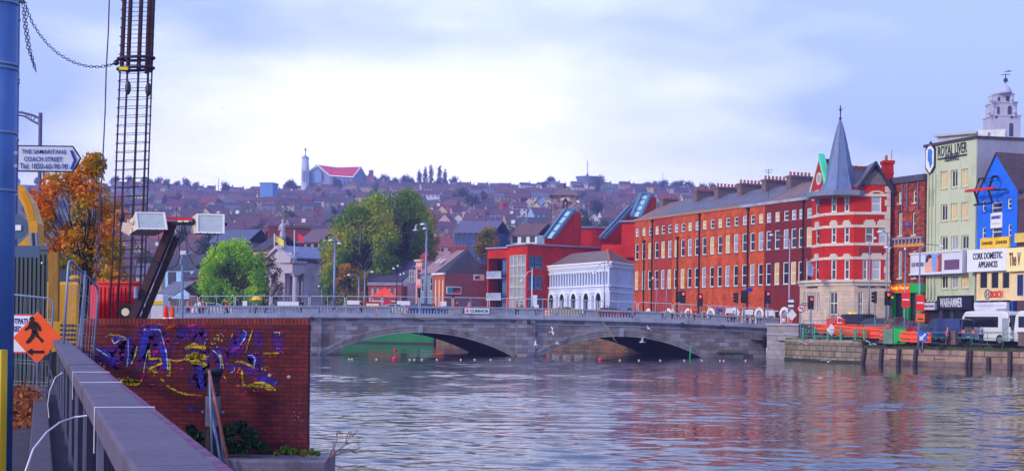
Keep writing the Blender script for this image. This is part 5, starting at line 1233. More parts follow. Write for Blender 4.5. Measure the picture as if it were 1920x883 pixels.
px_tree('maple_tree', 'orange-tipped tree crown beside the church at the left edge of the poplars', 240, 608,
        [(468, 608, 622), (490, 602, 632), (520, 602, 636), (560, 604, 636)], 20, 1.2, 110, .28, yel_l, 17, trunk_r=.2)
px_tree('lime_tree', 'bright lime green rounded tree beyond the bridge left of the church', 190, 425,
        [(460, 425, 455), (470, 400, 478), (490, 385, 492), (515, 372, 500), (540, 368, 500), (566, 372, 498)], 84, 1.15, 190, .22, lime_l, 8, trunk_r=.3)
px_tree('rowan_tree', 'olive and brown thinner tree in front of the church portico', 194, 494,
        [(478, 484, 505), (495, 476, 520), (520, 474, 530), (545, 478, 534), (568, 482, 530)], 26, .85, 80, .2, olive_l, 9, trunk_r=.2)
px_tree('autumn_tree', 'small orange-brown tree behind the flat roof of the modern red block', 236, 912,
        [(432, 905, 925), (445, 895, 932), (460, 890, 940), (480, 892, 938)], 18, 1.1, 110, .26, yel_l, 10, trunk_r=.2)

# ================================================================== THE HILL
rnd = random.Random(21)
wall_cols = [('cream', (196, 182, 156)), ('white', (200, 200, 210)), ('pale yellow', (206, 190, 120)), ('pinkish', (190, 150, 148)), ('grey', (122, 120, 134)), ('brick red', (130, 62, 62)), ('pale blue', (140, 168, 214)), ('buff', (164, 138, 118)), ('ochre', (214, 170, 90)), ('crimson', (176, 50, 66))]
wmats = [(n, mat('house_' + n.replace(' ', '_'), c, var=.12)) for n, c in wall_cols]
roofs = [('dark slate', mat('roof_dark_slate', (72, 64, 76), var=.25, scale=.5)), ('purple-brown', mat('roof_purple_brown', (96, 66, 78), var=.25, scale=.5)), ('brown tiled', mat('roof_brown', (106, 76, 74), var=.25, scale=.5)), ('grey slate', mat('roof_grey_slate', (96, 98, 118), var=.2, scale=.5)), ('russet', mat('roof_russet', (140, 68, 62), var=.2, scale=.5))]
hwin = mat('hill_window', (40, 42, 56), rough=.15, spec=.8)
chim_m = mat('hill_chimney', (120, 84, 80), var=.2)
def proto(w, d, h, rh, gable_front=False, dormer=False):
    r = bpy.data.objects.new('hill_house', None); col.objects.link(r); WL[r] = Vector((0,0,0))
    f = Fr((-w/2, -d/2), (w/2, -d/2)); k = MB()
    if gable_front:
        k.face([f.P(0,0,-3), f.P(w,0,-3), f.P(w,0,h), f.P(w/2,0,h+rh), f.P(0,0,h)]); k.face([f.P(0,-d,-3), f.P(w,-d,-3), f.P(w,-d,h), f.P(w/2,-d,h+rh), f.P(0,-d,h)])
        for s in (0, w): k.face([f.P(s,0,-3), f.P(s,-d,-3), f.P(s,-d,h), f.P(s,0,h)])
    else:
        k.face([f.P(0,0,-3), f.P(w,0,-3), f.P(w,0,h), f.P(0,0,h)]); k.face([f.P(0,-d,-3), f.P(w,-d,-3), f.P(w,-d,h), f.P(0,-d,h)])
        for s in (0, w): k.face([f.P(s,0,-3), f.P(s,-d,-3), f.P(s,-d,h), f.P(s,-d/2,h+rh), f.P(s,0,h)])
    k.build('wall', wmats[0][1], r)
    k = MB(); up = Vector((0,0,.18))
    if gable_front:
        for s in (-.3, w+.3): a = [f.P(s,.3,h-.2), f.P(w/2,.3,h+rh), f.P(w/2,-d-.3,h+rh), f.P(s,-d-.3,h-.2)]; k.box8(a + [p+up for p in a])
    else:
        for dd in (.3, -d-.3): a = [f.P(-.15,dd,h-.2), f.P(w+.15,dd,h-.2), f.P(w+.15,-d/2,h+rh), f.P(-.15,-d/2,h+rh)]; k.box8(a + [p+up for p in a])
    rf = k.build('roof', roofs[0][1], r)
    if not gable_front: MB().fbox(f, w-.9, w-.15, -d/2-.8, -d/2+.8, h+rh*.6, h+rh+1.3).build('chimney', chim_m, rf)
    else: MB().fbox(f, w/2-.4, w/2+.4, -d*.7, -d*.7+.8, h+rh*.6, h+rh+1.2).build('chimney', chim_m, rf)
    nb = max(2, int(w / 3))
    for i in range(nb):
        s = w*(i+.5)/nb; MB().fbox(f, s-.55, s+.55, -.02, .05, h-1.9, h-.6).build('window', hwin, r)
        if h > 4.5: MB().fbox(f, s-.55, s+.55, -.02, .05, h-4.6, h-3.3).build('window', hwin, r)
    if dormer: MB().fbox(f, w*.3, w*.55, -d*.3, -.4, h+.1, h+rh*.62).build('dormer', white_p, r)
    return r
protos = [proto(6.5, 9, 4.6, 3.4), proto(7.5, 10, 4.4, 3.9), proto(9, 10, 4.8, 4.0), proto(6.5, 8, 4.8, 3.4, True), proto(12, 11, 4.8, 3.9), proto(14, 11, 3.0, 3.6), proto(8, 10, 4.6, 3.9, False, True)]
pw = [6.5, 7.5, 9, 6.5, 12, 14, 8]
for p_ in protos: snapshot(p_)
used = set(); hg = 'houses on the hillside'
rows_Y = [316 * 1.066 ** i for i in range(22)]; SC = .76
rowname = ['lowest', 'second', 'third', 'fourth', 'fifth', 'sixth', 'seventh', 'eighth', 'ninth', 'tenth', 'eleventh', 'twelfth', 'thirteenth', 'fourteenth', 'fifteenth', 'sixteenth', 'seventeenth', 'eighteenth', 'nineteenth', 'twentieth', 'twenty-first', 'skyline']
def landmark(px):
    if px < 190: return 'behind the orange maple'
    if px < 262: return 'behind the rebar cage'
    for lim, t in ((300, 'above the floodlights'), (430, 'above the lime tree'), (545, 'left of hill church'), (620, 'below hill church'), (830, 'above the poplars'), (905, 'above the art school'), (1015, 'above the red block'), (1090, 'around the bell tower'), (1200, 'right of the bell tower')):
        if px < lim: return t
    return 'above the terrace chimneys'
def hidden(px, py):
    if 612 < px < 805 and py > 392: return True
    if 500 < px < 600 and py > 490: return True
    if 370 < px < 520 and py > 480: return True
    if 690 < px < 912 and py > 470: return True
    if px > 912 and py > 462: return True
    if px > 1075 and py > 452: return True
    if px > 1150 and py > 432: return True
    if px > 1225 and py > 405: return True
    if px > 1300 and py > 370: return True
    if px < 205 and py > 300: return True
    return False
cells = []
for ri, Y in enumerate(rows_Y):
    px = 205 + rnd.uniform(0, 20)
    while px < 1390:
        kind = rnd.choice([0, 1, 2, 4, 4, 5, 6, 1, 3, 3] if Y < 800 else [4, 4, 5, 2, 5, 4])
        Yj = Y + rnd.uniform(-7, 7) + 7 * math.sin(px * .013 + ri)
        wpx = pw[kind] * SC * F / Yj
        cx = px + wpx/2; x = gp(cx, Yj, hz(0, Yj)).x; z = hz(x, Yj); py = YH - (z + 3 - H) * F / Yj + .013*(cx-960)
        gap = rnd.random() < (.13 if Y < 700 else .2)
        if not gap and not hidden(cx, py): cells.append((ri, Yj, cx, x, z, kind, py))
        px += wpx * (1.03 if rnd.random() < .72 else rnd.uniform(1.25, 1.9))
cells, far_cells = cells[:292], cells[292:]
cnt = {}; firsts = {}
ordn = ['first', 'second', 'third', 'fourth', 'fifth', 'sixth', 'seventh', 'eighth', 'ninth', 'tenth', 'eleventh', 'twelfth'] + ['%s last' % q for q in ('fourth', 'third', 'second')] + ['very last'] * 9
rprev = None
for ri, Yj, cx, x, z, kind, py in cells:
    if rprev and rprev[0] == ri and rnd.random() < .55: wc = rprev[1]
    else: wc = rnd.choices(range(len(wmats)), [4, 3.5, 1.2, 2.2, 5, 3.5, .7, 4, .6, .8])[0]
    rc = rnd.choices(range(5), [4, 4, 3, 2, .6])[0] if not (rprev and rprev[0] == ri and rnd.random() < .7) else rprev[2]
    rprev = (ri, wc, rc)
    if kind not in firsts: o = protos[kind]; firsts[kind] = 1; o.location = (x, Yj, z); o.rotation_euler.z = rnd.uniform(-.35, .35)
    else: o = copy_tree(protos[kind], (x, Yj, z), rnd.uniform(-.35, .35))
    o.scale = (SC, SC, SC * rnd.uniform(.92, 1.1))
    for ch in (CH[protos[kind]] if o is protos[kind] else [c for c in o.children]):
        mm = wmats[wc][1] if ch.name.startswith('wall') else (roofs[rc][1] if ch.name.startswith('roof') else None)
        if mm: ch.material_slots[0].link = 'OBJECT'; ch.material_slots[0].material = mm
    shape = ['narrow', 'small', 'square', 'gable-fronted', 'broad', 'long low', 'dormered'][kind]
    key = (ri, wc, rc, shape, landmark(cx)); n_ = cnt.get(key, 0); cnt[key] = n_ + 1
    lab = '%s %s house, %s roof, %s hill row, %s' % (shape, wmats[wc][0], roofs[rc][0], rowname[ri], landmark(cx))
    if n_: lab = ordn[n_] + ' ' + lab
    tag(o, lab, 'house', hg)
fv, ff_, fm_ = [], [], []
fmats = [m for _, m in wmats] + [m for _, m in roofs] + [hwin, chim_m]
def far_face(pts, mi): k = len(fv); fv.extend(pts); ff_.append(list(range(k, k + len(pts)))); fm_.append(mi)
def far_box(f, a, b, d0, d1, z0, z1, mi):
    p = [f.P(a,d1,z0), f.P(b,d1,z0), f.P(b,d0,z0), f.P(a,d0,z0), f.P(a,d1,z1), f.P(b,d1,z1), f.P(b,d0,z1), f.P(a,d0,z1)]
    for q in ((4,5,6,7),(0,1,5,4),(1,2,6,5),(2,3,7,6),(3,0,4,7)): far_face([p[i] for i in q], mi)
wc = rc = 0
for ri, Yj, cx, x, z, kind, py in far_cells:
    if rnd.random() < .5: wc = rnd.choices(range(len(wmats)), [4, 3.5, 1.2, 2.2, 5, 3.5, .7, 4, .6, .6])[0]
    if rnd.random() < .4: rc = rnd.choices(range(5), [4, 4, 3, 2, .6])[0]
    w = pw[kind] * SC; h = (3.0 if kind == 5 else 4.7) * SC; rh = 3.4 * SC * rnd.uniform(.85, 1.15); d = 8 * SC; a = rnd.uniform(-.3, .3); t = Vector((math.cos(a), math.sin(a))); c0 = Vector((x, Yj)); f = Fr(c0 - t*w/2, c0 + t*w/2)
    ap = [f.P(0,-d/2,z+h+rh), f.P(w,-d/2,z+h+rh)] if kind != 3 else [f.P(w/2,.3,z+h+rh), f.P(w/2,-d,z+h+rh)]
    far_face([f.P(0,0,z-3), f.P(w,0,z-3), f.P(w,0,z+h)] + ([ap[0]] if kind == 3 else []) + [f.P(0,0,z+h)], wc)
    for s in (0, w): far_face([f.P(s,0,z-3), f.P(s,-d,z-3), f.P(s,-d,z+h)] + ([ap[0 if s == 0 else 1]] if kind != 3 else []) + [f.P(s,0,z+h)], wc)
    if kind != 3:
        far_face([f.P(-.2,.25,z+h-.1), f.P(w+.2,.25,z+h-.1), ap[1], ap[0]], 10 + rc); far_face([f.P(-.2,-d-.25,z+h-.1), f.P(w+.2,-d-.25,z+h-.1), ap[1], ap[0]], 10 + rc); far_box(f, w-.7, w-.1, -d/2-.6, -d/2+.6, z+h+rh*.5, z+h+rh+1.1, 16)
    else:
        for s in (-.2, w+.2): far_face([f.P(s,.3,z+h-.1), ap[0], ap[1], f.P(s,-d,z+h-.1)], 10 + rc)
    nb = max(2, int(w / 2.6))
    for i in range(nb): s = w*(i+.5)/nb; far_face([f.P(s-.42,.03,z+h-1.5), f.P(s+.42,.03,z+h-1.5), f.P(s+.42,.03,z+h-.5), f.P(s-.42,.03,z+h-.5)], 15)
if far_cells:
    me = bpy.data.meshes.new('distant_houses'); me.from_pydata([tuple(v_) for v_ in fv], [], ff_); [me.materials.append(m_) for m_ in fmats]; me.polygons.foreach_set('material_index', fm_)
    fo_ = bpy.data.objects.new('distant_houses', me); col.objects.link(fo_); tag(fo_, 'mass of small distant houses packed along the top of the hill', 'houses', kind='stuff')
for kind in range(7):
    if kind not in firsts:
        for c in CH[protos[kind]]: bpy.data.objects.remove(c)
        bpy.data.objects.remove(protos[kind])
# individual trees between the houses
def hill_tree_proto(seed, n, r, tall, lm):
    rr = random.Random(seed); o = bpy.data.objects.new('hill_tree', None); col.objects.link(o); WL[o] = Vector((0,0,0))
    MB().path([(0,0,-1.5), (0,0,tall*.6)], [.35, .12], 6).build('trunk', bark, o)
    k = MB()
    for i in range(n):
        a = rr.uniform(0, 6.28); q = rr.uniform(0, r*.6); z = tall * rr.uniform(.3, .88)
        leaves(k, (q*math.cos(a), q*math.sin(a), z), (r*.5, r*.5, r*.45), 46, .75, rr)
    k.build('crown', lm, o); snapshot(o); return o
tp = [hill_tree_proto(1, 9, 4.0, 7.5, dark_l), hill_tree_proto(2, 11, 5.0, 9.5, dark_l), hill_tree_proto(3, 8, 3.4, 8, leaf_mat('rusty_hill_leaves', [(70, 66, 36), (124, 88, 40), (160, 92, 44)], sc=.2)), hill_tree_proto(4, 8, 3, 6, leaf_mat('fresh_hill_leaves', [(40, 70, 34), (66, 104, 44), (96, 128, 60)], sc=.2))]
tf_ = [0]*4; tcount = {}
spots = []
for i in range(150):
    Y = rnd.choice([332, 370, 410, 452, 500, 550, 610, 670, 740, 812, 890, 970, 1050, 1120]) + rnd.uniform(-8, 8); px = rnd.uniform(205, 1300); z = hz(0, Y)
    py = YH - (z + 4 - H) * F / Y
    if not hidden(px, py): spots.append((px, Y))
for px in [275, 283, 296, 310, 330, 352, 365, 535, 541, 552, 700, 712, 725, 741, 756, 770, 850, 1030, 1036, 1228, 1243, 1262, 1272, 1322, 1340, 1352, 1378, 1392, 1410, 1425, 1440]: spots.append((px, 1168 if px < 1300 else 1120))
for i in range(26): spots.append((30 + 9 * i + rnd.uniform(-4, 4), [1160, 600, 800, 1000][i % 4]))
kn = ['rounded dark green', 'large dark green', 'rusty brown', 'fresh green']
for px, Y in spots:
    ki = 1 if Y > 1110 else rnd.choices(range(4), [4, 4, 2, 2])[0]
    x = gp(px, Y, hz(0, Y)).x; loc = (x, Y, hz(x, Y))
    if not tf_[ki]: o = tp[ki]; tf_[ki] = 1; o.location = loc
    else: o = copy_tree(tp[ki], loc, rnd.uniform(0, 6))
    s = rnd.uniform(.6, 1.0) if Y < 1110 else rnd.uniform(.75, 1.2); o.scale = (s, s, s)
    row = 'on the skyline' if Y > 1100 else 'behind the %s hill row' % rowname[min(range(22), key=lambda i: abs(rows_Y[i] - Y))]
    key = (kn[ki], row, landmark(px)); n_ = tcount.get(key, 0); tcount[key] = n_ + 1
    tag(o, ('' if not n_ else ordn[n_] + ' ') + '%s tree %s, %s' % (kn[ki], row, landmark(px)), 'tree', 'trees on the hillside')
# poplars on the ridge
for i, (px, ytop, w) in enumerate(((786, 323, 4.4), (797, 318, 4.6), (808, 313, 5.0), (824, 314, 4.8), (834, 322, 4.0))):
    x = gp(px, 1165, 118); zt = at(px, ytop, 1165).z; b = (x.x, x.y, hz(x.x, 1165) - 1); h = zt - b[2]
    cl = [((.6*math.sin(j*2.1)), (.6*math.cos(j*1.7)), h*(.22+.72*j/9), w*(.62-.035*j), w*.6, 3.4, 46) for j in range(10)]
    make_tree('ridge_poplar', '%s of five tall feathery poplars on the ridge right of the hill church' % ['leftmost', 'second from left', 'middle', 'fourth from left', 'rightmost'][i], b, h, cl, 'leaf', .8, dark_l, 50+i, group='poplars on the ridge', up=1.5, asp=1.8)
q = at(640, 345, 1150); Yc = 1150
def crD(x, y): return 560 + x * .2152, 260 + y * .2152
cst = mat('church_grey_blue', (132, 140, 168), var=.1, scale=.1); rr_ = mat('church_red_roof', (206, 62, 78), var=.08, scale=.05); wtrim = mat('church_trim', (222, 214, 224))
o = thing('hill_church', 'large grey church with a bright red pitched roof crowning the skyline', 'church', (q.x, Yc, hz(q.x, Yc)))
P = lambda x, y, dy=0: at(*crD(x, y), Yc + dy)
bot = hz(q.x, Yc) - 2
def wl(pts, m, nm, off=(0, 1.5, 0)): return MB().prism(pts, off).build(nm, m, o)
a, b, c = P(88, 295), P(165, 240), P(272, 325, -6); d_ = P(480, 338, -6); e, f = P(540, 257), P(600, 352, 4)
g = lambda p: Vector((p.x, p.y, bot))
wl([g(a), g(c), c, b, a], cst, 'front_gable'); wl([g(c), g(d_), d_, c], cst, 'side_wall'); wl([g(d_), g(f), f, e, d_], cst, 'end_gable')
wl([b + Vector((0,-1,.6)), c + Vector((0,-2,.3)), d_ + Vector((0,-2,.3)), e + Vector((0,-1,.6)), P(340, 262)+Vector((0,-.5,.6))], rr_, 'roof', (0, 1.2, .5))
k = MB().path([a+Vector((0,-1.5,.3)), b+Vector((0,-1.5,.9)), c+Vector((0,-2.5,.3))], .7, 4).path([d_+Vector((0,-2.5,.3)), e+Vector((0,-1.5,.9)), f+Vector((0,-1.5,.3))], .6, 4); k.build('verge', wtrim, o)
wl([P(118, 385, -3.2), P(200, 385, -4.4), P(200, 300, -4.4), P(160, 262, -3.7), P(118, 300, -3.2)], mat('church_window_blue', (122, 152, 196)), 'great_window', (0, .4, 0))
for i in range(5): wl([P(300+36*i, 400, -7.2), P(318+36*i, 400, -7.2), P(318+36*i, 350, -7.2), P(300+36*i, 350, -7.2)], mat('church_window_blue', (122, 152, 196)), 'side_window', (0, .4, 0))
wl([P(585, 345, 1), P(660, 352, 1), P(640, 330, 1), P(590, 324, 1)], rr_, 'annex_roof', (0, 6, 0)); wl([g(P(585, 350, 1)), g(P(655, 352, 1)), P(655, 350, 1.2), P(585, 345, 1.2)], cst, 'annex_wall', (0, 5, 0))
x0_, x1_ = P(622, 340, 3), P(640, 340, 3); MB().box((( x0_.x+x1_.x)/2, x0_.y, x0_.z+3), (3.6, 3, 6)).build('chimney', chim_m, o)
tx0, tx1 = P(28, 390).x, P(97, 390).x; tw_ = (tx1-tx0); tcx = (tx0+tx1)/2
o2 = thing('church_bell_tower', 'tall pale octagonal bell tower with green cap and cross beside the hill church', 'tower', (tcx, Yc-4, bot))
MB().lathe((tcx, Yc-4, 0), [(tw_*.52, bot), (tw_*.52, P(60,245).z), (tw_*.46, P(60,244).z), (tw_*.44, P(60,178).z)], 8, rot=R(22.5)).build('shaft', mat('tower_pale', (196, 204, 222), var=.08, scale=.1), o2)
MB().lathe((tcx, Yc-4, 0), [(tw_*.52, P(60,178).z), (tw_*.48, P(60,170).z), (tw_*.2, P(60,158).z), (.3, P(60,146).z)], 8, rot=R(22.5)).build('cap', mat('copper_green', (120, 168, 160)), o2)
k = MB().path([(tcx, Yc-4, P(60,150).z), (tcx, Yc-4, P(60,84).z)], .45, 4).path([(P(52,102).x, Yc-4, P(60,102).z), (P(82,102).x, Yc-4, P(60,102).z)], .45, 4); k.build('cross', mat('cross_rust', (120, 60, 66)), o2)
k = MB()
for i in range(3): k.path([(tcx + tw_*(-.22+.22*i), Yc-4-tw_*.5, P(60,385).z), (tcx + tw_*(-.22+.22*i), Yc-4-tw_*.5, P(60,290).z)], .35, 4)
k.build('louvre', mat('louvre_dark', (96, 104, 134)), o2)
q = at(1101, 345, 1260); o = thing('water_tower', 'wide flared pale concrete water tower on the ridge with an aerial', 'water tower', (q.x, 1260, 118))
zz_ = lambda y: at(1101, y - 6, 1260).z
MB().lathe((q.x, 1260, 0), [(5, 112), (5, zz_(350)), (8.2, zz_(350)+.1), (10.6, zz_(339)), (10.8, zz_(338)), (0.5, zz_(338)+.3)], 24).build('tank', mat('tower_concrete', (116, 130, 158), var=.05, scale=.1), o, smooth=False)
MB().path([(q.x, 1260, zz_(339)), (q.x, 1260, zz_(307))], .35, 5).lathe((q.x, 1260, zz_(338)), [(1.6, 0), (1.2, 2.5), (.4, 3.5)], 6).build('aerial', lead, o)
for i, (px, y, lab) in enumerate(((1243, 323, 'taller thin lattice mast on the ridge above the red wedge'), (1232, 340, 'shorter thin mast on the ridge left of the taller one'), (410, 331, 'faint thin mast on the ridge left of the hill church'))):
    b0 = at(px, 356, 1200); t0 = at(px, y, 1200); o = thing('radio_mast', lab, 'mast', b0 - Vector((0, 0, 8))); k = MB().path([b0 - Vector((0,0,8)), t0], [.5, .2], 4)
    for z in range(3): k.path([b0.lerp(t0, .3+.2*z) - Vector((1.4-.3*z,0,0)), b0.lerp(t0, .3+.2*z) + Vector((1.4-.3*z,0,0))], .15, 4)
    k.build('mast', lead, o)
q0, q1 = at(487, 370, 880), at(512, 370, 880); o = thing('blue_block', 'tall plain pale blue windowless block among the hillside houses', 'building', (q0.x, 880, hz(q0.x, 880)))
f = Fr((q0.x, 880), (q1.x, 878)); z1 = at(500, 344, 878).z
MB().fbox(f, 0, f.L, -9, 0, hz(q0.x,880)-2, z1).build('wall', mat('blue_cladding', (96, 140, 200), var=.06, scale=.1), o); MB().fbox(f, -.3, f.L+.3, -9.3, .3, z1, z1+.7).build('parapet', lead, o)
MB().fbox(f, f.L*.45, f.L*.72, -.1, .2, hz(q0.x,880)-2, hz(q0.x,880)+5).build('door', hwin, o); MB().fbox(f, f.L, f.L*1.5, -8, -1, hz(q0.x,880)-2, z1-9).build('annex', mat('teal_cladding', (70, 130, 170)), o)
# long white ribbed building under the ridge poplars, blue school and green-roofed block on the right slope
def longb(px0, px1, Y, ytop, ybot, nm, lab, cat, wm, rm, nw, rh=3):
    a, b = at(px0, ytop, Y), at(px1, ytop, Y); f = Fr((a.x, Y), (b.x, Y - 4)); z0, z1 = at((px0+px1)/2, ybot, Y).z, at((px0+px1)/2, ytop, Y).z
    o = thing(nm, lab, cat, (a.x, Y, z0)); MB().fbox(f, 0, f.L, -9, 0, z0 - 6, z1).build('wall', wm, o)
    gable_roof(o, f, -.4, f.L+.4, z1, z1 + rh, 9, rm, .5) if rh else MB().fbox(f, -.2, f.L+.2, -9.2, .2, z1, z1+.5).build('cap', rm, o)
    for i in range(nw): s = f.L*(i+.5)/nw; MB().fbox(f, s-f.L/nw*.28, s+f.L/nw*.28, -.02, .1, z0+(z1-z0)*.15, z0+(z1-z0)*.85).build('window', hwin, o)
longb(795, 848, 1060, 356.5, 365, 'white_hall', 'long white hall with dark openings just below the ridge poplars', 'building', white_p, roofs[0][1], 9)
longb(850, 866, 1050, 353, 362, 'ochre_house', 'pale ochre square house beside the long white hall', 'house', wmats[2][1], roofs[0][1], 2)
longb(852, 926, 330, 437, 449, 'blue_school', 'long dark blue low building with small lit windows below the right slope', 'building', mat('deep_blue_render', (52, 74, 130)), mat('school_roof', (96, 92, 124)), 7)
longb(858, 905, 372, 420, 433, 'crimson_block', 'crimson block with a green roof edge behind the blue school', 'building', wmats[9][1], mat('green_roof', (80, 150, 112)), 4, .9)
longb(958, 1006, 330, 442, 458, 'white_house_row', 'white house row with round dark vents beside the glazed wedge', 'building', white_p, roofs[2][1], 3)
longb(310, 372, 262, 505, 540, 'pale_blue_houses', 'pale blue house with two tall windows behind the leaning boom', 'house', mat('paleblue_house', (150, 190, 230)), slate_d, 2)
longb(285, 330, 232, 560, 578, 'shed_roof_house', 'low slate-roofed shed seen past the boom at bridge level', 'shed', wmats[7][1], slate, 1)
longb(355, 395, 250, 520, 556, 'brown_house', 'brown brick house left of the lime green tree', 'house', wmats[5][1], slate_d, 2)
longb(475, 506, 282, 470, 500, 'yellow_gabled_house', 'yellow-fronted house just left of the church pediment', 'house', wmats[8][1], slate_d, 1)
longb(498, 510, 300, 428, 470, 'brick_stack', 'tall dark red brick stack rising left of the church statue', 'chimney', wmats[5][1], chim_m, 1, 0)
longb(560, 604, 285, 455, 480, 'slate_roofed_house', 'long slate-roofed house between the church and the poplars', 'house', wmats[7][1], mat('plum_roof', (104, 82, 96)), 3)
longb(395, 470, 300, 455, 470, 'blue_roofed_shed', 'long shed with a blue-grey roof behind the lime tree', 'shed', wmats[4][1], mat('bluegrey_roof', (84, 92, 120)), 3)
# ================================================================== RIGHT QUAY
def cr9(x, y): return 1480 + x * .2292, 540 + y * .2292
masonry = brick('quay_masonry', (150, 136, 116), (122, 110, 98), (66, 60, 56), bw=1.2, bh=.55, ms=.045, var=.35, vscale=.9, dirt=((66, 76, 40), .5, .75), bump=.6)
tide = mat('tide_mark', (52, 50, 44), var=.3, scale=1.5, dirt=((52, 66, 32), .8, .7))
EA_, EB_, EC_ = Vector((28.4, 144.2)), Vector((33.1, 131.2)), Vector((44.3, 119.9))
ED_ = EC_ + (EC_ - EB_).normalized() * 12
wq = thing('quay_wall', 'curved old stone quay wall rising from the water between bridge end and timber fenders', 'quay wall', (EA_.x, EA_.y, 0))
mid = (EA_ + EB_) / 2 + Vector((-.9, -.5)); pts = [EA_, EA_.lerp(mid, .5) + Vector((-.3, -.2)), mid, mid.lerp(EB_, .5) + Vector((-.15, -.25)), EB_]
k = MB(); c = MB(); td = MB()
for a, b in zip(pts, pts[1:]):
    f = Fr(a, b); k.fbox(f, -.02, f.L+.02, -1.2, 0, -1.5, 1.95)
    n = max(2, int(f.L / 1.0))
    for i in range(n): c.fbox(f, f.L*i/n+.01, f.L*(i+1)/n-.01, -.8, .04+.04*math.sin(i*3), 1.952, 2.2+.03*math.sin(i*2.3+a.x))
    td.fbox(f, -.03, f.L+.03, -.1, .05, -.5, .28)
k.build('wall', masonry, wq); c.build('coping', mat('coping_stone', (150, 140, 124), var=.3, scale=2, dirt=((80, 90, 50), 1.2, .7)), wq); td.build('tide_band', tide, wq)
QF_ = Fr(EB_, ED_)
w2 = thing('fender_wall', 'low brownish concrete quay wall with dark timber fenders along the right water edge', 'quay wall', (EB_.x, EB_.y, 0))
conc = brick('fender_concrete', (168, 140, 120), (150, 126, 112), (80, 66, 66), bw=3.2, bh=1.0, ms=.05, var=.3, vscale=.8, dirt=((90, 74, 72), .45, .7))
MB().fbox(QF_, 0, QF_.L, -1.5, 0, .45, 1.48).build('wall', conc, w2)
MB().fbox(QF_, 0, QF_.L, -1.5, -.02, -1.5, .445).build('footing', mat('dark_footing', (112, 92, 92), var=.35, scale=1.2, dirt=((52, 42, 50), .6, .8)), w2)
k = MB(); k.box8([QF_.P(0,-.05,1.48), QF_.P(QF_.L,-.05,1.48), QF_.P(QF_.L,-1.4,1.48), QF_.P(0,-1.4,1.48), QF_.P(0,-.5,1.95), QF_.P(QF_.L,-.5,1.95), QF_.P(QF_.L,-1.4,2.0), QF_.P(0,-1.4,2.0)])
k.build('mossy_bank', mat('mossy_bank', (60, 58, 46), var=.4, scale=1.5, dirt=((70, 92, 40), 1.2, .7, (1,1,1))), w2)
tim = mat('tarred_timber', (58, 46, 54), var=.4, scale=3)
for px, w_, tilt in ((1623, .28, -.35), (1655, .28, -.2), (1687, .28, -.12), (1719, .28, -.2), (1817, .22, -.2), (1822, .2, -.1), (1855, .3, 0), (1895, .3, .0)):
    s = QF_.px(px, 660)[0]; short = px == 1855
    k = MB(); z1 = .95 if short else 1.5
    k.box8([QF_.P(s-w_/2+tilt,.3,-.6), QF_.P(s+w_/2+tilt,.3,-.6), QF_.P(s+w_/2+tilt,.02,-.6), QF_.P(s-w_/2+tilt,.02,-.6), QF_.P(s-w_/2,.3,z1), QF_.P(s+w_/2,.3,z1), QF_.P(s+w_/2,.02,z1), QF_.P(s-w_/2,.02,z1)])
    k.build('fender', tim, w2)
k = MB(); k.fbox(QF_, 3, 5.2, .0, .04, .5, .56).fbox(QF_, 7.5, 8.6, 0, .04, .62, .68).build('drip_slot', tim, w2)
teal = mat('rail_green', (50, 150, 122), rough=.5, var=.2, scale=3, dirt=((60, 90, 80), 1.5, .5))
rl = thing('green_railing', 'weathered green tubular railing with stout posts on the old stone quay wall', 'railing', (EA_.x, EA_.y, 2.2))
po = [at(*cr9(x, 330), 1) for x in (110, 212, 318, 425, 540, 657)]
ins = [p + Vector((.35, .35)) for p in pts]
def edge_pt(px):
    for a, b in zip(ins, ins[1:]):
        q = on(a, b, px, 620); t = (Vector((q.x, q.y)) - a).dot(b - a) / (b - a).length_squared
        if -.05 <= t <= 1.05: return Vector((q.x, q.y))
    return ins[-1]
pp = [edge_pt(x) for x in (1506, 1528.6, 1552.9, 1577, 1604, 1631, 1650)]
for p in pp[:-1]: MB().lathe((p.x, p.y, 2.15), [(.17, 0), (.17, .1), (.13, .15), (.12, 1.0), (.15, 1.05), (.15, 1.17), (.06, 1.22)], 10).build('post', teal, rl)
for z in (2.55, 2.9, 3.2): MB().path([(p.x, p.y, z) for p in pp], .032, 6).build('rail', teal, rl)
bp_ = mat('brown_pier_stone', (104, 84, 84), var=.25, scale=2)
R2F = QF_.off(-1.0)
pier_s = []
for i, (px0, px1, lab) in enumerate(((1650, 1661, 'narrow brown stone pier where the two green railings meet'), (1774, 1793, 'wide brown stone pier in front of the blue van'), (1910, 1922, 'brown stone pier at the right edge of the frame'))):
    a, b = R2F.px(px0, 635)[0], R2F.px(px1, 635)[0]; pier_s.append((a, b))
    o = thing('stone_pier', lab, 'pier', R2F.P(a, 0, 1.95), 'stone piers of the quay railing'); MB().fbox(R2F, a, b, -.45, .15, 1.9, 3.12).build('shaft', bp_, o); MB().fbox(R2F, a-.05, b+.05, -.5, .2, 3.122, 3.24).build('cap', bp_, o)
for j, lab in ((0, 'thin green two-bar railing in front of the green bin and cars'), (1, 'thin green two-bar railing in front of the coaches')):
    s0, s1 = pier_s[j][1], pier_s[j+1][0]; o = thing('street_railing', lab, 'railing', R2F.P(s0, 0, 1.95), 'thin railings on the right quay')
    for z in (3.08, 2.62): MB().path([R2F.P(s0, -.1, z), R2F.P(s1, -.1, z - .02)], .035, 6).build('rail', teal, o)
    n = int((s1 - s0) / 1.25)
    for i in range(1, n): s = s0 + (s1-s0)*i/n; MB().path([R2F.P(s, -.1, 1.95), R2F.P(s, -.1, 3.08)], .028, 6).build('post', teal, o)
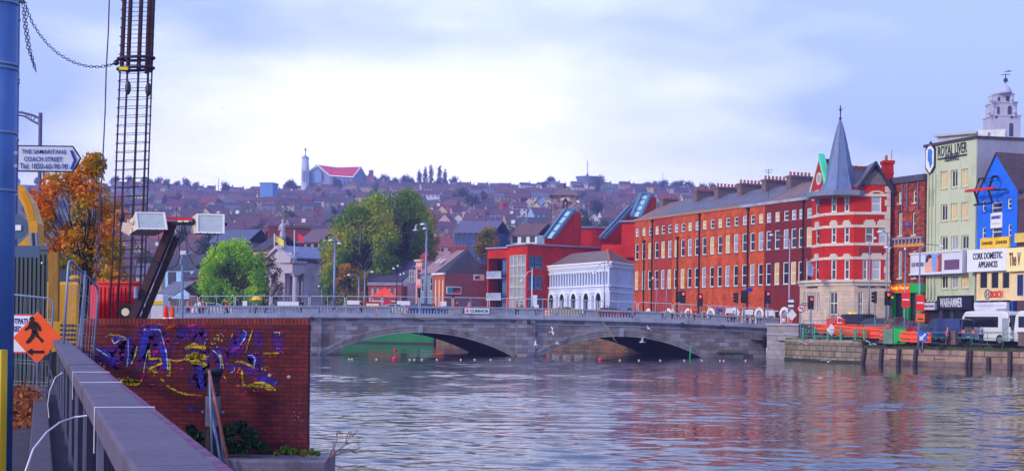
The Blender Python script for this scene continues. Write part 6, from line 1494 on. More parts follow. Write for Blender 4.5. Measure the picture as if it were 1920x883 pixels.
# plants along the quay
moss_l = leaf_mat('weed_leaves', [(44, 70, 24), (80, 112, 30), (124, 140, 40), (110, 90, 40)], sc=1.2)
k = MB(); r0 = random.Random(4)
for i in range(60):
    t = r0.random(); a = ins[0].lerp(ins[-1], t) + Vector((-.25, -.2)) if r0.random() < .4 else None
    if a: leaves(k, (a.x - .5*math.sin(t*3.1), a.y - .3, 2.2), (.4, .3, .12), 26, .12, r0)
    else: s = r0.uniform(0, 14) ** 1; p = QF_.P(s, -.45, 1.85); leaves(k, p, (.5, .4, .13), 20, .13, r0)
k.build('quay_weeds', moss_l, label='green weeds and moss growing along the coping of the right quay wall', cat='weeds', kind='stuff')
# wheelie kiosk, bins
bx = gp(1687, 128.6, 2); o = thing('green_kiosk_box', 'bright green plastic litter bin cabinet beside the orange barrier', 'bin', (bx.x, bx.y, 1.95))
bf_ = Fr((bx.x-.55, bx.y+.1), (bx.x+.5, bx.y-.1)); MB().fbox(bf_, 0, 1.1, -.9, 0, 1.95, 3.45).build('body', mat('bin_green', (20, 180, 84), rough=.4, var=.06), o, bevel=.05)
MB().fbox(bf_, -.04, 1.14, -.94, .04, 3.452, 3.6).build('lid', mat('bin_lid', (60, 120, 90)), o, bevel=.04); MB().fbox(bf_, -.9, -.05, -.8, -.1, 1.95, 3.4).build('side_panel', mat('bin_side_grey', (110, 140, 120)), o)
# orange plastic barriers
orange = mat('barrier_orange', (246, 78, 30), rough=.45, var=.12, scale=2)
bo = bpy.data.objects.new('plastic_barrier', None); col.objects.link(bo); WL[bo] = Vector((0,0,0)); f0 = Fr((-1, 0), (1, 0))
k = MB().fbox(f0, 0, 2, -.04, .04, .12, .22).fbox(f0, 0, 2, -.04, .04, .93, 1.03).fbox(f0, 0, .08, -.04, .04, .22, .93).fbox(f0, 1.92, 2, -.04, .04, .22, .93).fbox(f0, 0.08, 1.92, -.035, .035, .45, .7)
for i in range(9): k.fbox(f0, .2+.19*i, .27+.19*i, -.03, .03, .22, .93)
k.build('panel', orange, bo); [MB().fbox(f0, x, x+.2, -.25, .25, 0, .118).build('foot', black_p, bo) for x in (.2, 1.6)]; snapshot(bo)
bpos = [(1540, 137.2, -60), (1556, 136.2, -52), (1571, 135.2, -48), (1586, 134.4, -45), (1600, 133.6, -45), (1615, 132.9, -42), (1629, 132.2, -40), (1642, 131.4, -40), (1699, 128.2, -42), (1713, 127.4, -42), (1726, 126.9, -42), (1668, 129.8, -42), (1585, 137.5, -10), (1606, 137.2, 0), (1640, 134.4, -20)]
ol = ['nearest the bridge pier', 'second from the bridge pier', 'third from the bridge pier', 'fourth from the bridge pier', 'below the dark taxi', 'just right of the dark taxi', 'below the silver hatchback', 'beside the narrow stone pier', 'right of the green bin', 'below the red signs', 'left of the blue arrow sign', 'left of the green bin', 'behind the front line, left', 'behind the front line, centre', 'behind the front line, right']
for i, (px, Y, a) in enumerate(bpos):
    zb_ = 2.0 + (sz_(Y) - 2) * .8; p = gp(px, Y, zb_); loc = (p.x, p.y, zb_)
    if i == 0: o = bo; o.location = loc; o.rotation_euler.z = R(a)
    else: o = copy_tree(bo, loc, R(a))
    tag(o, 'orange plastic barrier %s' % ol[i], 'barrier', 'orange barriers on the right quay')
for px, Y, lab in ((1563, 139.5, 'orange slatted road works screen left of the no-entry roundel'), (1583, 139.3, 'orange slatted road works screen right of the no-entry roundel')):
    p = gp(px, Y, 2); f = Fr((p.x-.75, p.y), (p.x+.75, p.y)); k = MB()
    for i in range(5): k.fbox(f, 0, 1.5, -.03, .03, 2.9+.3*i, 3.12+.3*i)
    o = thing('slatted_screen', lab, 'barrier', (p.x, p.y, 2.0)); k.build('slats', orange, o); MB().fbox(f, .1, .2, -.09, -.031, 2.0, 4.3).fbox(f, 1.3, 1.4, -.09, -.031, 2.0, 4.3).build('uprights', black_p, o)

# ================================================================== VEHICLES
rubber = mat('tyre_rubber', (20, 20, 22), rough=.8); rim = mat('wheel_rim', (150, 152, 160), rough=.35, metal=.6); tail = mat('tail_light', (220, 20, 24), rough=.3, emis=((255, 30, 30), 2.2)); headl = mat('head_light', (230, 230, 240), rough=.2); plate_m = mat('number_plate', (226, 220, 190)); cglass = mat('car_glass', (20, 24, 34), rough=.14, spec=1)
def wheel(o, x, y, r, w):
    k = MB(); n = 16
    for (rad, nm, m_, ww) in ((r, 'tyre', rubber, w), (r*.6, 'rim', rim, w+.02)):
        k = MB(); k.v = [Vector((x + rad*math.cos(2*math.pi*j/n), y + sg*ww/2, r + rad*math.sin(2*math.pi*j/n))) for sg in (-1, 1) for j in range(n)]
        k.f = [[j, (j+1)%n, n+(j+1)%n, n+j] for j in range(n)] + [list(range(n))[::-1], list(range(n, 2*n))]
        if nm == 'tyre': t = k.build('wheel', m_, o)
        else: k.build('rim', m_, t)
def car(label, paint, loc, rz, L=4.2, W=1.75, Hh=1.45, kind='hatch', taxi=False, name='car'):
    o = thing(name, label, name if name != 'car' else 'car', (0, 0, 0))
    h, w = L/2, W/2; bl = .92
    if kind == 'hatch': low = [(-h,.32),(-h-.02,.62),(-h+.1,.9),(-h+.25,bl+.05),(h*.45,bl),(h*.85,.78),(h,.62),(h,.3)]; gh = [(-h+.2,bl+.02),(-h+.45,Hh-.06),(-h+.9,Hh),(h*.1,Hh-.02),(h*.5,bl)]
    elif kind == 'sedan': low = [(-h,.34),(-h,.7),(-h+.05,.93),(-h+.7,.98),(h*.42,.92),(h*.85,.78),(h,.6),(h,.3)]; gh = [(-h+.55,.97),(-h+1.15,Hh-.03),(-h+1.7,Hh),(h*.08,Hh-.03),(h*.46,.92)]
    else: bl = 1.15; low = [(-h,.35),(-h,.8),(-h,bl),(h*.62,bl),(h*.92,.95),(h,.7),(h,.35)]; gh = [(-h+.02,bl),(-h+.08,Hh-.08),(-h+.25,Hh),(h*.35,Hh-.02),(h*.66,bl)]
    k = MB(); n = len(low)
    for y, s in ((-w, 1), (-w+.06, 1), (w-.06, 1), (w, 1)):
        ins_ = .05 if abs(y) == w else 0
        k.v += [Vector((x*(1 - ins_*.4), y, z - (ins_ if z > .5 else -ins_))) for x, z in low]
    k.f = [[i*n+j, i*n+(j+1)%n, (i+1)*n+(j+1)%n, (i+1)*n+j] for i in range(3) for j in range(n)] + [list(range(n))[::-1], list(range(3*n, 4*n))]
    body = k.build('body', paint, o, bevel=.03)
    k = MB(); n = len(gh); tw = w*.80
    yy = lambda z: w*.96 - (w*.96 - tw) * max(0, (z - bl) / (Hh - bl))
    k.v = [Vector((x, sg*yy(z), z)) for sg in (-1, 1) for x, z in gh]; k.f = [[j, (j+1)%n, n+(j+1)%n, n+j] for j in range(n)] + [list(range(n))[::-1], list(range(n, 2*n))]
    k.build('glazing', cglass, o)
    k = MB(); a, b = gh[1], gh[-2]
    k.box8([(a[0]+.02,-tw-.01,Hh-.07), (b[0],-tw-.01,Hh-.07), (b[0],tw+.01,Hh-.07), (a[0]+.02,tw+.01,Hh-.07), (a[0]+.3,-tw+.08,Hh+.03), (b[0]-.2,-tw+.08,Hh+.01), (b[0]-.2,tw-.08,Hh+.01), (a[0]+.3,tw-.08,Hh+.03)])
    for sg in (-1, 1):
        for g0, g1 in ((gh[0], gh[1]), (gh[-1], gh[-2])): k.path([(g0[0], sg*(yy(g0[1])+.005), g0[1]), (g1[0], sg*(yy(g1[1])+.005), g1[1])], .045, 4)
        mx_ = (gh[1][0]+gh[-2][0])/2; k.path([(mx_, sg*(yy(bl)+.005), bl), (mx_, sg*(tw+.005), Hh-.03)], .04, 4)
    k.build('roof', paint, o)
    for sx in (-h*.62, h*.62):
        for sy in (-w+.1, w-.1): wheel(o, sx, sy, .32, .2)
    zt = 1.0 if kind == 'van' else .74
    for sy in (-1, 1):
        MB().box((-h-.005, sy*(w-.2), zt), (.07, .3, .2)).build('tail_light', tail, o); MB().box((h*.97, sy*(w-.26), .62), (.12, .32, .14)).build('headlight', headl, o)
        MB().box((h*.38, sy*(w+.08), bl+.04), (.1, .18, .12)).build('mirror', paint, o)
    MB().box((-h-.02, 0, .55), (.03, .5, .12)).build('number_plate', plate_m, o)
    if kind == 'van':
        MB().box((-h-.005, 0, 1.45), (.03, W*.66, .5)).build('rear_window', cglass, o)
        MB().box((-h*.35, 0, (bl+Hh)/2), (L*.55, W*.985, Hh-bl-.08)).build('cargo_side', paint, o)
    if taxi: MB().box((.1, 0, Hh+.09), (.3, .9, .16)).build('taxi_sign', mat('taxi_yellow', (250, 196, 40), emis=((250, 190, 40), .6)), o, bevel=.02)
    o.location = loc; o.rotation_euler.z = rz; return o
paint = lambda n, c: mat('paint_' + n, c, rough=.25, var=.05, spec=.8)
HD = math.atan2(.91, -.41)
def stp(px, Y): z = sz_(Y); p = gp(px, Y, z); return (p.x, p.y, z + .004)
car('dark blue taxi with a yellow roof sign queuing behind the orange screens', paint('midnight', (28, 32, 52)), stp(1600, 139.5), HD + .2, 4.5, 1.8, 1.75, 'van', taxi=True)
car('silver-green hatchback queuing in front of the corner building', paint('silver', (92, 98, 104)), stp(1640, 137), HD + .25, 4.2, 1.75, 1.5, 'hatch')
car('dark red saloon with lit tail lights behind the green bin', paint('red', (150, 16, 36)), stp(1703, 134.5), HD + .35, 4.5, 1.8, 1.45, 'sedan')
car('grey saloon with lit brake lights just left of the blue van', paint('grey', (110, 112, 122)), stp(1741, 130.0), HD + .25, 4.5, 1.8, 1.45, 'sedan')
car('maroon hatchback half hidden behind the silver hatchback', paint('maroon', (110, 20, 34)), stp(1668, 138.5), HD + .1, 4.0, 1.7, 1.48, 'hatch')
car('small black hatchback beside the betting shop door', paint('black', (22, 22, 26)), stp(1762, 135.5), HD, 4.0, 1.7, 1.6, 'hatch')
car('dark blue panel van with rear towards the river, left of the coaches', paint('vanblue', (44, 60, 116)), stp(1772, 128.6), HD + .25, 4.8, 1.95, 2.15, 'van', name='van')
def coach(label, loc, rz, L, logo, tint, pod=True):
    o = thing('coach', label, 'coach', (0, 0, 0)); W, Hh = 2.45, 3.1; h = L/2; w = W/2
    pr = [(-h,.35),(-h-.03,1.4),(-h+.12,2.6),(-h+.5,Hh-.05),(-h+1.2,Hh),(h-1.0,Hh),(h-.35,Hh-.12),(h-.02,2.2),(h+.1,1.2),(h,.35)]
    k = MB(); n = len(pr); k.v = [Vector((x, sg*w, z)) for sg in (-1, 1) for x, z in pr]; k.f = [[j, (j+1)%n, n+(j+1)%n, n+j] for j in range(n)] + [list(range(n))[::-1], list(range(n, 2*n))]
    wp = paint('coach_white', (214, 216, 224)); k.build('body', wp, o, bevel=.12)
    for sg in (-1, 1):
        MB().box((-.45, sg*(w+.005), 2.1), (L-1.9, .05, .98)).build('side_window', cglass, o, bevel=.02)
        MB().box((0, sg*(w+.008), 1.2), (L-.8, .03, .08)).build('side_stripe', mat('stripe_grey', (150, 150, 160)), o)
    MB().box((h+.0, 0, 2.05), (.2, W*.9, 1.35), ry=R(-6)).build('windscreen', cglass, o, bevel=.05)
    MB().box((h-.5, -w-.012, 1.45), (.75, .05, 2.0)).build('door', mat('coach_door', (150, 156, 172), rough=.2), o)
    for sx in (-h*.55, h*.62):
        for sy in (-w+.12, w-.12): wheel(o, sx, sy, .48, .26)
    for sy in (-1, 1):
        MB().box((h+.08, sy*(w-.35), .75), (.1, .4, .22)).build('headlight', headl, o); MB().box((-h-.03, sy*(w-.2), 1.1), (.05, .2, .5)).build('tail_light', mat('tail_dim', (150, 20, 24)), o)
        MB().path([(h-.1, sy*w, 2.6), (h+.3, sy*(w+.2), 2.5), (h+.32, sy*(w+.22), 2.0)], .05, 5).box((h+.32, sy*(w+.22), 1.85), (.1, .18, .4)).build('mirror', black_p, o)
    if pod: MB().box((-.4, 0, Hh+.1), (L*.45, 1.6, .22)).build('roof_pod', mat('pod_grey', (190, 194, 204)), o, bevel=.06)
    MB().box((-h*.62, -w-.02, 1.3), (.9, .03, .3)).build('red_logo', mat('logo_red', (220, 40, 50)), o) if logo else None
    for sx in (-.3,): MB().box((-h+.02, 0, 2.2), (.12, W*.8, .8)).build('rear_window', cglass, o)
    o.location = loc; o.rotation_euler.z = rz; return o
CD = math.atan2(-.91, .41)
c1 = Vector((42.3, 130.6)) + Vector((.41,-.91))*3.1 + Vector((.91,.41))*1.2; coach('white midi-coach with dark side windows parked behind the right railing', (c1.x, c1.y, 2.0), CD, 6.2, False, 0)
c2 = Vector((43.9, 122.8)) + Vector((.45,-.89))*4.8 + Vector((.89,.45))*1.25; coach('white coach with a red logo cut off by the right edge of the frame', (c2.x + .55, c2.y - .3, 2.0), CD + .1, 9.6, True, 0)
# cars seen over and through the bridge balustrade
def onbridge(px, d, dz=0): s = s_of(px); p = BF.P(s, d, ztop(s) - 1.03 + dz); k = (ray(px, 577)[0] * p.y - p.x); p = BF.P(s + k/.96, d, p.z); return p
BD = math.atan2(.276, .961)
car('pale yellow car crossing the bridge above the right arch', paint('paleyellow', (222, 206, 140)), onbridge(1062, -6), BD, 4.4, 1.75, 1.32, 'sedan')
car('deep blue car seen through the balusters above the left arch', paint('deepblue', (30, 60, 150)), onbridge(800, -5.5), BD, 4.5, 1.75, 1.4, 'sedan')
car('white car seen through the balusters near the floodlight boom', paint('white', (220, 220, 226)), onbridge(400, -5.5), BD, 4.3, 1.75, 1.4, 'hatch')
car('dark red car seen through the balusters right of the river pier', paint('darkred', (140, 20, 40)), onbridge(1150, -5.8), BD, 4.2, 1.75, 1.35, 'hatch')
car('white saloon seen through the balusters just left of the left arch crown', paint('white2', (214, 214, 220)), onbridge(745, -5.6), BD, 4.3, 1.75, 1.3, 'sedan')

# ================================================================== PEOPLE
import bmesh
SKC = {}
def skin_mesh(joints, edges, root=0, sub=1):
    key = str([(tuple(round(c, 4) for c in p), round(r, 4)) for p, r in joints])
    if key not in SKC: SKC[key] = skin_mesh_(joints, edges, root, sub)
    return SKC[key]
def skin_mesh_(joints, edges, root=0, sub=1):
    me = bpy.data.meshes.new('tmp'); bm = bmesh.new(); ly = bm.verts.layers.skin.verify(); vs_ = []
    for i, (p, r) in enumerate(joints):
        v_ = bm.verts.new(p); v_[ly].radius = (r, r); v_[ly].use_root = (i == root); vs_.append(v_)
    for a, b in edges: bm.edges.new((vs_[a], vs_[b]))
    bm.to_mesh(me); bm.free(); o = bpy.data.objects.new('tmp', me); col.objects.link(o); o.modifiers.new('s', 'SKIN'); m = o.modifiers.new('u', 'SUBSURF'); m.levels = sub; m.render_levels = sub
    dg = bpy.context.evaluated_depsgraph_get(); r = bpy.data.meshes.new_from_object(o.evaluated_get(dg)); out = ([v.co.copy() for v in r.vertices], [list(p.vertices) for p in r.polygons])
    bpy.data.objects.remove(o); bpy.data.meshes.remove(me); bpy.data.meshes.remove(r); return out
skin_m = mat('skin', (206, 150, 124), var=.06); hair_m = {'dark': mat('hair_dark', (40, 28, 24)), 'fair': mat('hair_fair', (180, 130, 70)), 'grey': mat('hair_grey', (140, 136, 136)), 'ginger': mat('hair_ginger', (190, 90, 40))}
shoe_m = mat('shoe', (30, 26, 28))
def person(label, loc, face, top, legs, hair='dark', pose='stand', hood=None, group=None, h=1.72):
    o = thing('person', label, 'person', (0, 0, 0), group)
    st_ = {'stand': (0, 0), 'walk': (.22, -.2), 'lean': (.04, -.04)}[pose]; el = {'stand': (.02, .02), 'walk': (-.14, .14), 'lean': (-.16, -.16)}[pose]; wr = {'stand': (-.04, -.04), 'walk': (-.3, .1), 'lean': (-.42, -.40)}[pose]
    wz = {'stand': .86, 'walk': .92, 'lean': 1.12}[pose]; J = []; E = []
    def j(p, r, par=None): J.append((p, r)); (E.append((par, len(J)-1)) if par is not None else None); return len(J)-1
    lean = -.08 if pose == 'lean' else 0
    pel = j((0, 0, .93), .125); sp_ = j((0, lean*.4, 1.12), .115, pel); chs = j((0, lean, 1.32), .13, sp_); nk = j((0, lean-.005, 1.46), .052, chs); hb_ = j((0, lean-.025, 1.545), .068, nk); hm = j((0, lean-.02, 1.61), .082, hb_); j((0, lean-.01, 1.685), .06, hm)
    nose = j((0, lean-.118, 1.60), .012, hm)
    hands = []
    for i, sx in enumerate((-1, 1)):
        hip = j((sx*.085, 0, .87), .09, pel); kn_ = j((sx*.1, st_[i]*.4 - (.03 if st_[i] else 0), .49), .058, hip); an = j((sx*.1, st_[i], .09), .04, kn_); j((sx*.11, st_[i]-.14, .045), .035, an)
        sh = j((sx*.165, lean, 1.38), .058, chs); e_ = j((sx*.215, lean+el[i], 1.13), .04, sh); w_ = j((sx*.215, lean+wr[i]*.8, wz+.03), .028, e_); pa = j((sx*.215, lean+wr[i]-.01, wz-.05), .03, w_)
        hands.append((pa, sx, wr[i]))
        for q in range(4): f1 = j((sx*.215 - .026 + .0175*q, lean+wr[i]-.03, wz-.10), .0085, pa); j((sx*.215 - .028 + .018*q, lean+wr[i]-.045, wz-.135 + .008*abs(q-1.5)), .007, f1)
        t1 = j((sx*.215 - sx*.045, lean+wr[i]-.03, wz-.07), .010, pa); j((sx*.215 - sx*.055, lean+wr[i]-.045, wz-.10), .008, t1)
    vv, ff = skin_mesh(J, E); MB().add(vv, ff).build('body', skin_m, o, smooth=True)
    def sub(ids, grow, nm, m_):
        jj = [(J[i][0], J[i][1] + grow) for i in ids]; idx = {a: b for b, a in enumerate(ids)}; ee = [(idx[a], idx[b]) for a, b in E if a in idx and b in idx]
        vv, ff = skin_mesh(jj, ee); MB().add(vv, ff).build(nm, m_, o, smooth=True)
    # joint ids: 0 pelvis 1 spine 2 chest 3 neck 4.. head, 7 nose; per side 18 joints from 8
    s0, s1 = 8, 26 - 0
    per = 4 + 4 + 8 + 2; A_, B_ = 8, 8 + per
    sub([0, 1, 2, A_+4, A_+5, A_+6, B_+4, B_+5, B_+6], .018, 'jacket', top); sub([0, A_, A_+1, A_+2, B_, B_+1, B_+2], .016, 'trousers', legs)
    for q in (A_, B_): sub([q+2, q+3], .02, 'shoe', shoe_m)
    MB().ball((0, lean+.012, 1.652), .098, 10, (1, 1.05, .82)).build('hair' if not hood else 'hat', hood or hair_m[hair], o, smooth=True)
    k = MB()
    for sx in (-1, 1): k.ball((sx*.032, lean-.099, 1.615), .011, 6)
    k.build('eyes', black_p, o); MB().box((0, lean-.098, 1.562), (.045, .01, .010)).build('mouth', mat('lips', (150, 70, 66)), o)
    s = h / 1.72; o.scale = (s, s, s); o.location = loc; o.rotation_euler.z = face; return o
cloth = lambda n, c: mat('cloth_' + n, c, rough=.9, var=.15, scale=8)
NAV, BLK, RED, WHT, JEAN, PNK, ORG, GRN, BRW, GRY = [cloth(n, c) for n, c in (('navy', (30, 36, 66)), ('black', (24, 24, 28)), ('red', (190, 36, 44)), ('white', (216, 216, 222)), ('denim', (60, 84, 130)), ('pink', (206, 110, 130)), ('orange', (240, 90, 30)), ('green', (40, 90, 60)), ('brown', (96, 66, 50)), ('grey', (110, 112, 122)))]
pg = 'people walking over the bridge'
for px, d, a, t, l, hr, ps, lab in ((352, -1.3, 1.4, ORG, NAV, 'dark', 'walk', 'person in an orange jacket walking left of the thin grey pole'), (374, -1.4, -1.2, WHT, JEAN, 'dark', 'walk', 'person in a white top walking beside the lime tree'), (381, -1.1, -1.4, RED, NAV, 'dark', 'walk', 'person with a red top close behind the one in white'),
        (424, -1.3, 1.3, RED, BLK, 'dark', 'walk', 'person in a dark red coat in front of the lime tree'), (500, -1.6, -1.5, NAV, JEAN, 'fair', 'walk', 'fair-haired person in navy right of the yellow umbrella'), (481, -1.2, -1.3, GRY, BLK, 'dark', 'walk', 'person in grey walking under the yellow umbrella'),
        (566, -1.4, 1.2, BLK, NAV, 'dark', 'walk', 'person in black at the right end of the white banner'), (676, -1.4, 1.4, NAV, BLK, 'dark', 'walk', 'person in navy beside the first white hoarding panel'), (813, -1.3, -1.5, BLK, BLK, 'grey', 'walk', 'grey-haired person in black in front of the art school'),
        (857, -1.5, 1.3, RED, JEAN, 'dark', 'stand', 'person in a bright red coat below the art school mural'), (880, -1.3, -1.3, PNK, NAV, 'dark', 'walk', 'person in a pink top below the art school shutter'), (969, -1.4, 1.4, RED, BLK, 'ginger', 'walk', 'ginger-haired person in red beside the modern red block'),
        (978, -1.1, 1.5, BRW, NAV, 'dark', 'walk', 'person in brown next to the ginger-haired one'), (1181, -1.3, -1.4, NAV, JEAN, 'dark', 'walk', 'person in navy by the left end of the long terrace'), (1262, -1.6, 1.3, WHT, NAV, 'fair', 'walk', 'fair-haired person in white by the paired traffic lights'),
        (1293, -1.3, 1.4, ORG, GRY, 'dark', 'stand', 'person in hi-vis orange behind the right balusters'), (1304, -1.4, -1.2, RED, BLK, 'dark', 'walk', 'person in red right of the hi-vis worker'), (1345, -1.3, 1.4, GRY, JEAN, 'dark', 'walk', 'person in grey in front of the terrace doorway'), (1372, -1.6, -1.3, PNK, BLK, 'dark', 'walk', 'person in pink near the right end of the balustrade')):
    p = onbridge(px, d); person(lab, p, a, t, l, hr, ps, group=pg)
p = onbridge(481, -1.2); u = thing('umbrella', 'bright yellow open umbrella held above the bridge parapet', 'umbrella', (p.x, p.y, p.z + 1.0))
k = MB().lathe((p.x, p.y, p.z + 1.62), [(.56, 0), (.5, .16), (.34, .3), (.14, .38), (.01, .4)], 8, caps=False); k.build('canopy', mat('umbrella_yellow', (250, 176, 20), rough=.5, var=.1), u); MB().path([(p.x, p.y, p.z + 1.0), (p.x, p.y, p.z + 2.06)], .012, 5).build('shaft', black_p, u)
for px, Y, a, t, l, hr, ps, lab, hd, z in ((1572, 139.5, 2.6, GRN, NAV, 'dark', 'stand', 'road worker in an orange helmet standing behind the orange screens', mat('helmet_orange', (250, 120, 30)), 2.3), (1629, 141, 2.8, BLK, BLK, 'dark', 'stand', 'person in black by the wall below the college windows', None, 2.2),
        (1664, 137.5, .4, PNK, JEAN, 'fair', 'walk', 'fair-haired person in a pink top and jeans at the crossing', None, 2.6), (1517, 143.5, .5, BLK, BLK, 'dark', 'stand', 'left of two dark-clothed people behind the mesh fence', None, 2.0), (1523, 143.2, .9, NAV, BLK, 'dark', 'stand', 'right of two dark-clothed people behind the mesh fence', None, 2.0),
        (1840, 122.6, 3.3, cloth('shirt_blue', (96, 116, 160)), NAV, 'dark', 'lean', 'man in a blue shirt and dark trousers beside the white coach', None, 2.0), (1776, 125.6, 1.0, PNK, NAV, 'ginger', 'stand', 'ginger-haired person in pink sitting low behind the wide stone pier', None, 1.8), (1481, 147.5, .2, ORG, ORG, 'dark', 'stand', 'worker in orange beside the white diamond sign', None, 2.9), (1470, 149, .2, WHT, BLK, 'dark', 'stand', 'person in white behind the end pier', None, 2.9)):
    z = sz_(Y) if Y > 127 and px > 1530 else z; p = gp(px, Y, z); person(lab.replace(' sitting low', ''), (p.x, p.y, z), a, t, l, hr, ps, hood=hd, h=1.75)
# ================================================================== STREET FURNITURE
galv = mat('galvanised', (120, 136, 170), rough=.45, metal=.3, var=.15); dkm = mat('dark_metal', (40, 40, 52), rough=.5, var=.15)
lampw = mat('lamp_lens', (214, 218, 230), rough=.2)
def lamp(label, px, Y, ytop, ybase, arms, m_=galv, r=.09, group=None, name='street_lamp'):
    """arms: (end px, end py, length of head in px)"""
    t = at(px, ytop, Y); b = at(px, ybase, Y); b.x = t.x
    o = thing(name, label, 'street lamp', b, group); MB().path([b, b.lerp(t, .3), t], [r*1.5, r, r*.6], 8).build('pole', m_, o, smooth=True)
    for ex, ey, hl in arms:
        e = at(ex, ey, Y - .3); a = MB().path([t - Vector((0,0,.3)), t.lerp(e, .35) + Vector((0,0,.12)), e], r*.45, 6).build('arm', m_, o)
        sg = -1 if ex < px else 1
        L = hl * Y / F; MB().lathe(e - Vector((0,0,.12)), [(.02, .22), (L*.35, .18), (L*.5, .05), (L*.45, 0)], 10).build('lamp_head', lampw, a)
    return o
lg = 'street lamps by the bridge'
lamp('tall grey lamp post with two curved heads in front of the left poplar', 628, 152, 446, 580, [(620, 450, 9), (636, 456, 8)], group=lg, r=.14)
lamp('tallest lamp post with two stacked heads at the right edge of the poplars', 800, 152, 418, 580, [(792, 420, 10), (796, 428, 7)], group=lg, r=.14)
lamp('short lamp with a single arm reaching left below the left poplar', 673, 170, 518, 578, [(654, 515, 6)], group=lg)
lamp('short lamp with a single arm reaching right below the left poplar', 684, 172, 512, 578, [(698, 509, 6)], group=lg)
lamp('dark lamp post with a small double top in front of the white gable', 744, 160, 500, 580, [(738, 503, 5), (746, 498, 4)], m_=dkm, group=lg)
lamp('thin dark lamp post just right of the double-topped one', 755, 164, 512, 578, [(751, 514, 4), (757, 512, 4)], m_=dkm, r=.06, group=lg)
lamp('faint thin lamp post in front of the church columns', 603, 175, 535, 578, [(598, 536, 4)], group=lg, r=.06)
lamp('white lamp post with curved left arm and hanging sign by the modern red block', 998, 160, 503, 582, [(978, 526, 7)], m_=mat('lamp_white', (200, 204, 220)), group=lg)
lamp('pale lamp post with a hanging bell lamp before the arcaded building', 1134, 158, 487, 582, [(1113, 512, 7)], group=lg, r=.07)
lamp('slim pole with tiny lamp at the foot of the second terrace house', 1231, 158, 520, 586, [(1224, 521, 4)], r=.05, group=lg)
lamp('slim pole with tiny lamp at the foot of the third terrace house', 1250, 158, 522, 586, [(1253, 520, 4)], r=.05, group=lg)
lamp('tall lamp with long left arm in front of the plum-red terrace houses', 1481, 150, 448, 590, [(1446, 440, 8)], m_=mat('lamp_pinkish', (170, 150, 180)), group=lg)
lamp('tall lamp with two heads standing before the corner building', 1631, 139, 450, 600, [(1641, 446, 6)], group=lg, r=.08)
lamp('tall lamp with white flat head at the right edge of the corner building', 1664, 141, 436, 600, [(1650, 434, 12), (1668, 464, 6)], group=lg, r=.08)
lamp('lamp with a long left arm above the betting shop', 1698, 133, 466, 640, [(1662, 448+15, 10), (1697, 466, 3)], group=lg, r=.08)
lamp('lamp post in front of the office block with its arm reaching right', 1725, 126.5, 460, 655, [(1765, 461, 9)], group=lg, r=.1)
# traffic lights
tlm = mat('signal_black', (22, 24, 34), rough=.4); red_on = mat('signal_red', (255, 60, 50), emis=((255, 40, 40), 6)); off_ = mat('signal_off', (40, 30, 34), rough=.2)
def signal(px, py, Y, lab, ybase, lit=True, side=False, h=1.15):
    c = at(px, py, Y); b = at(px, ybase, Y); b.x = c.x
    o = thing('traffic_light', lab, 'traffic light', b, 'traffic lights at the bridge end'); MB().path([b, Vector((c.x, c.y+.12, c.z+.6))], .06, 6).build('pole', galv, o)
    hd = MB().box((c.x, c.y, c.z), (.42, .3, h), rz=R(70) if side else 0).build('signal_head', tlm, o, bevel=.03)
    if not side: MB().box((c.x, c.y+.17, c.z), (.6, .03, h+.25)).build('backing_board', tlm, hd)
    for i in range(3):
        z = c.z + h*.31*(1 - i); y = c.y - .16; x = c.x + (-.26 if side else 0)
        d = Vector((-1, -.35, 0)).normalized() if side else Vector((0, -1, 0)); p = Vector((c.x, c.y, z)) + d * (.2 if side else .15)
        MB().path([p, p + d*.02], .12, 10).build('lens', red_on if (i == 0 and lit and not side) else off_, hd)
        MB().path([p, p + d*.16], [.14, .14], 10, caps=False).build('hood', tlm, hd)
signal(1273, 556, 153, 'left one of the paired traffic lights nearest the middle of the terrace, side on', 592, side=True)
signal(1281, 557, 152.5, 'right one of the paired traffic lights nearest the middle of the terrace', 592)
signal(1313, 562, 150, 'single traffic light below a drainpipe of the fourth terrace house', 592)
signal(1381, 558, 151, 'traffic light seen side on near the blue oval sign', 594, side=True)
signal(1395, 556, 151.5, 'dark square traffic light just right of the side-on one', 594, lit=False)
signal(1440, 557, 149, 'large red traffic light on the white post by the plum-red houses', 594)
signal(1521, 567, 143.6, 'red traffic light by the cream ground floor of the corner building', 606)
signal(1641, 557, 136, 'green-tinted traffic light seen side on in front of the corner building', 615, side=True)
signal(1665, 559, 135.5, 'large red traffic light beside the betting shop', 625)
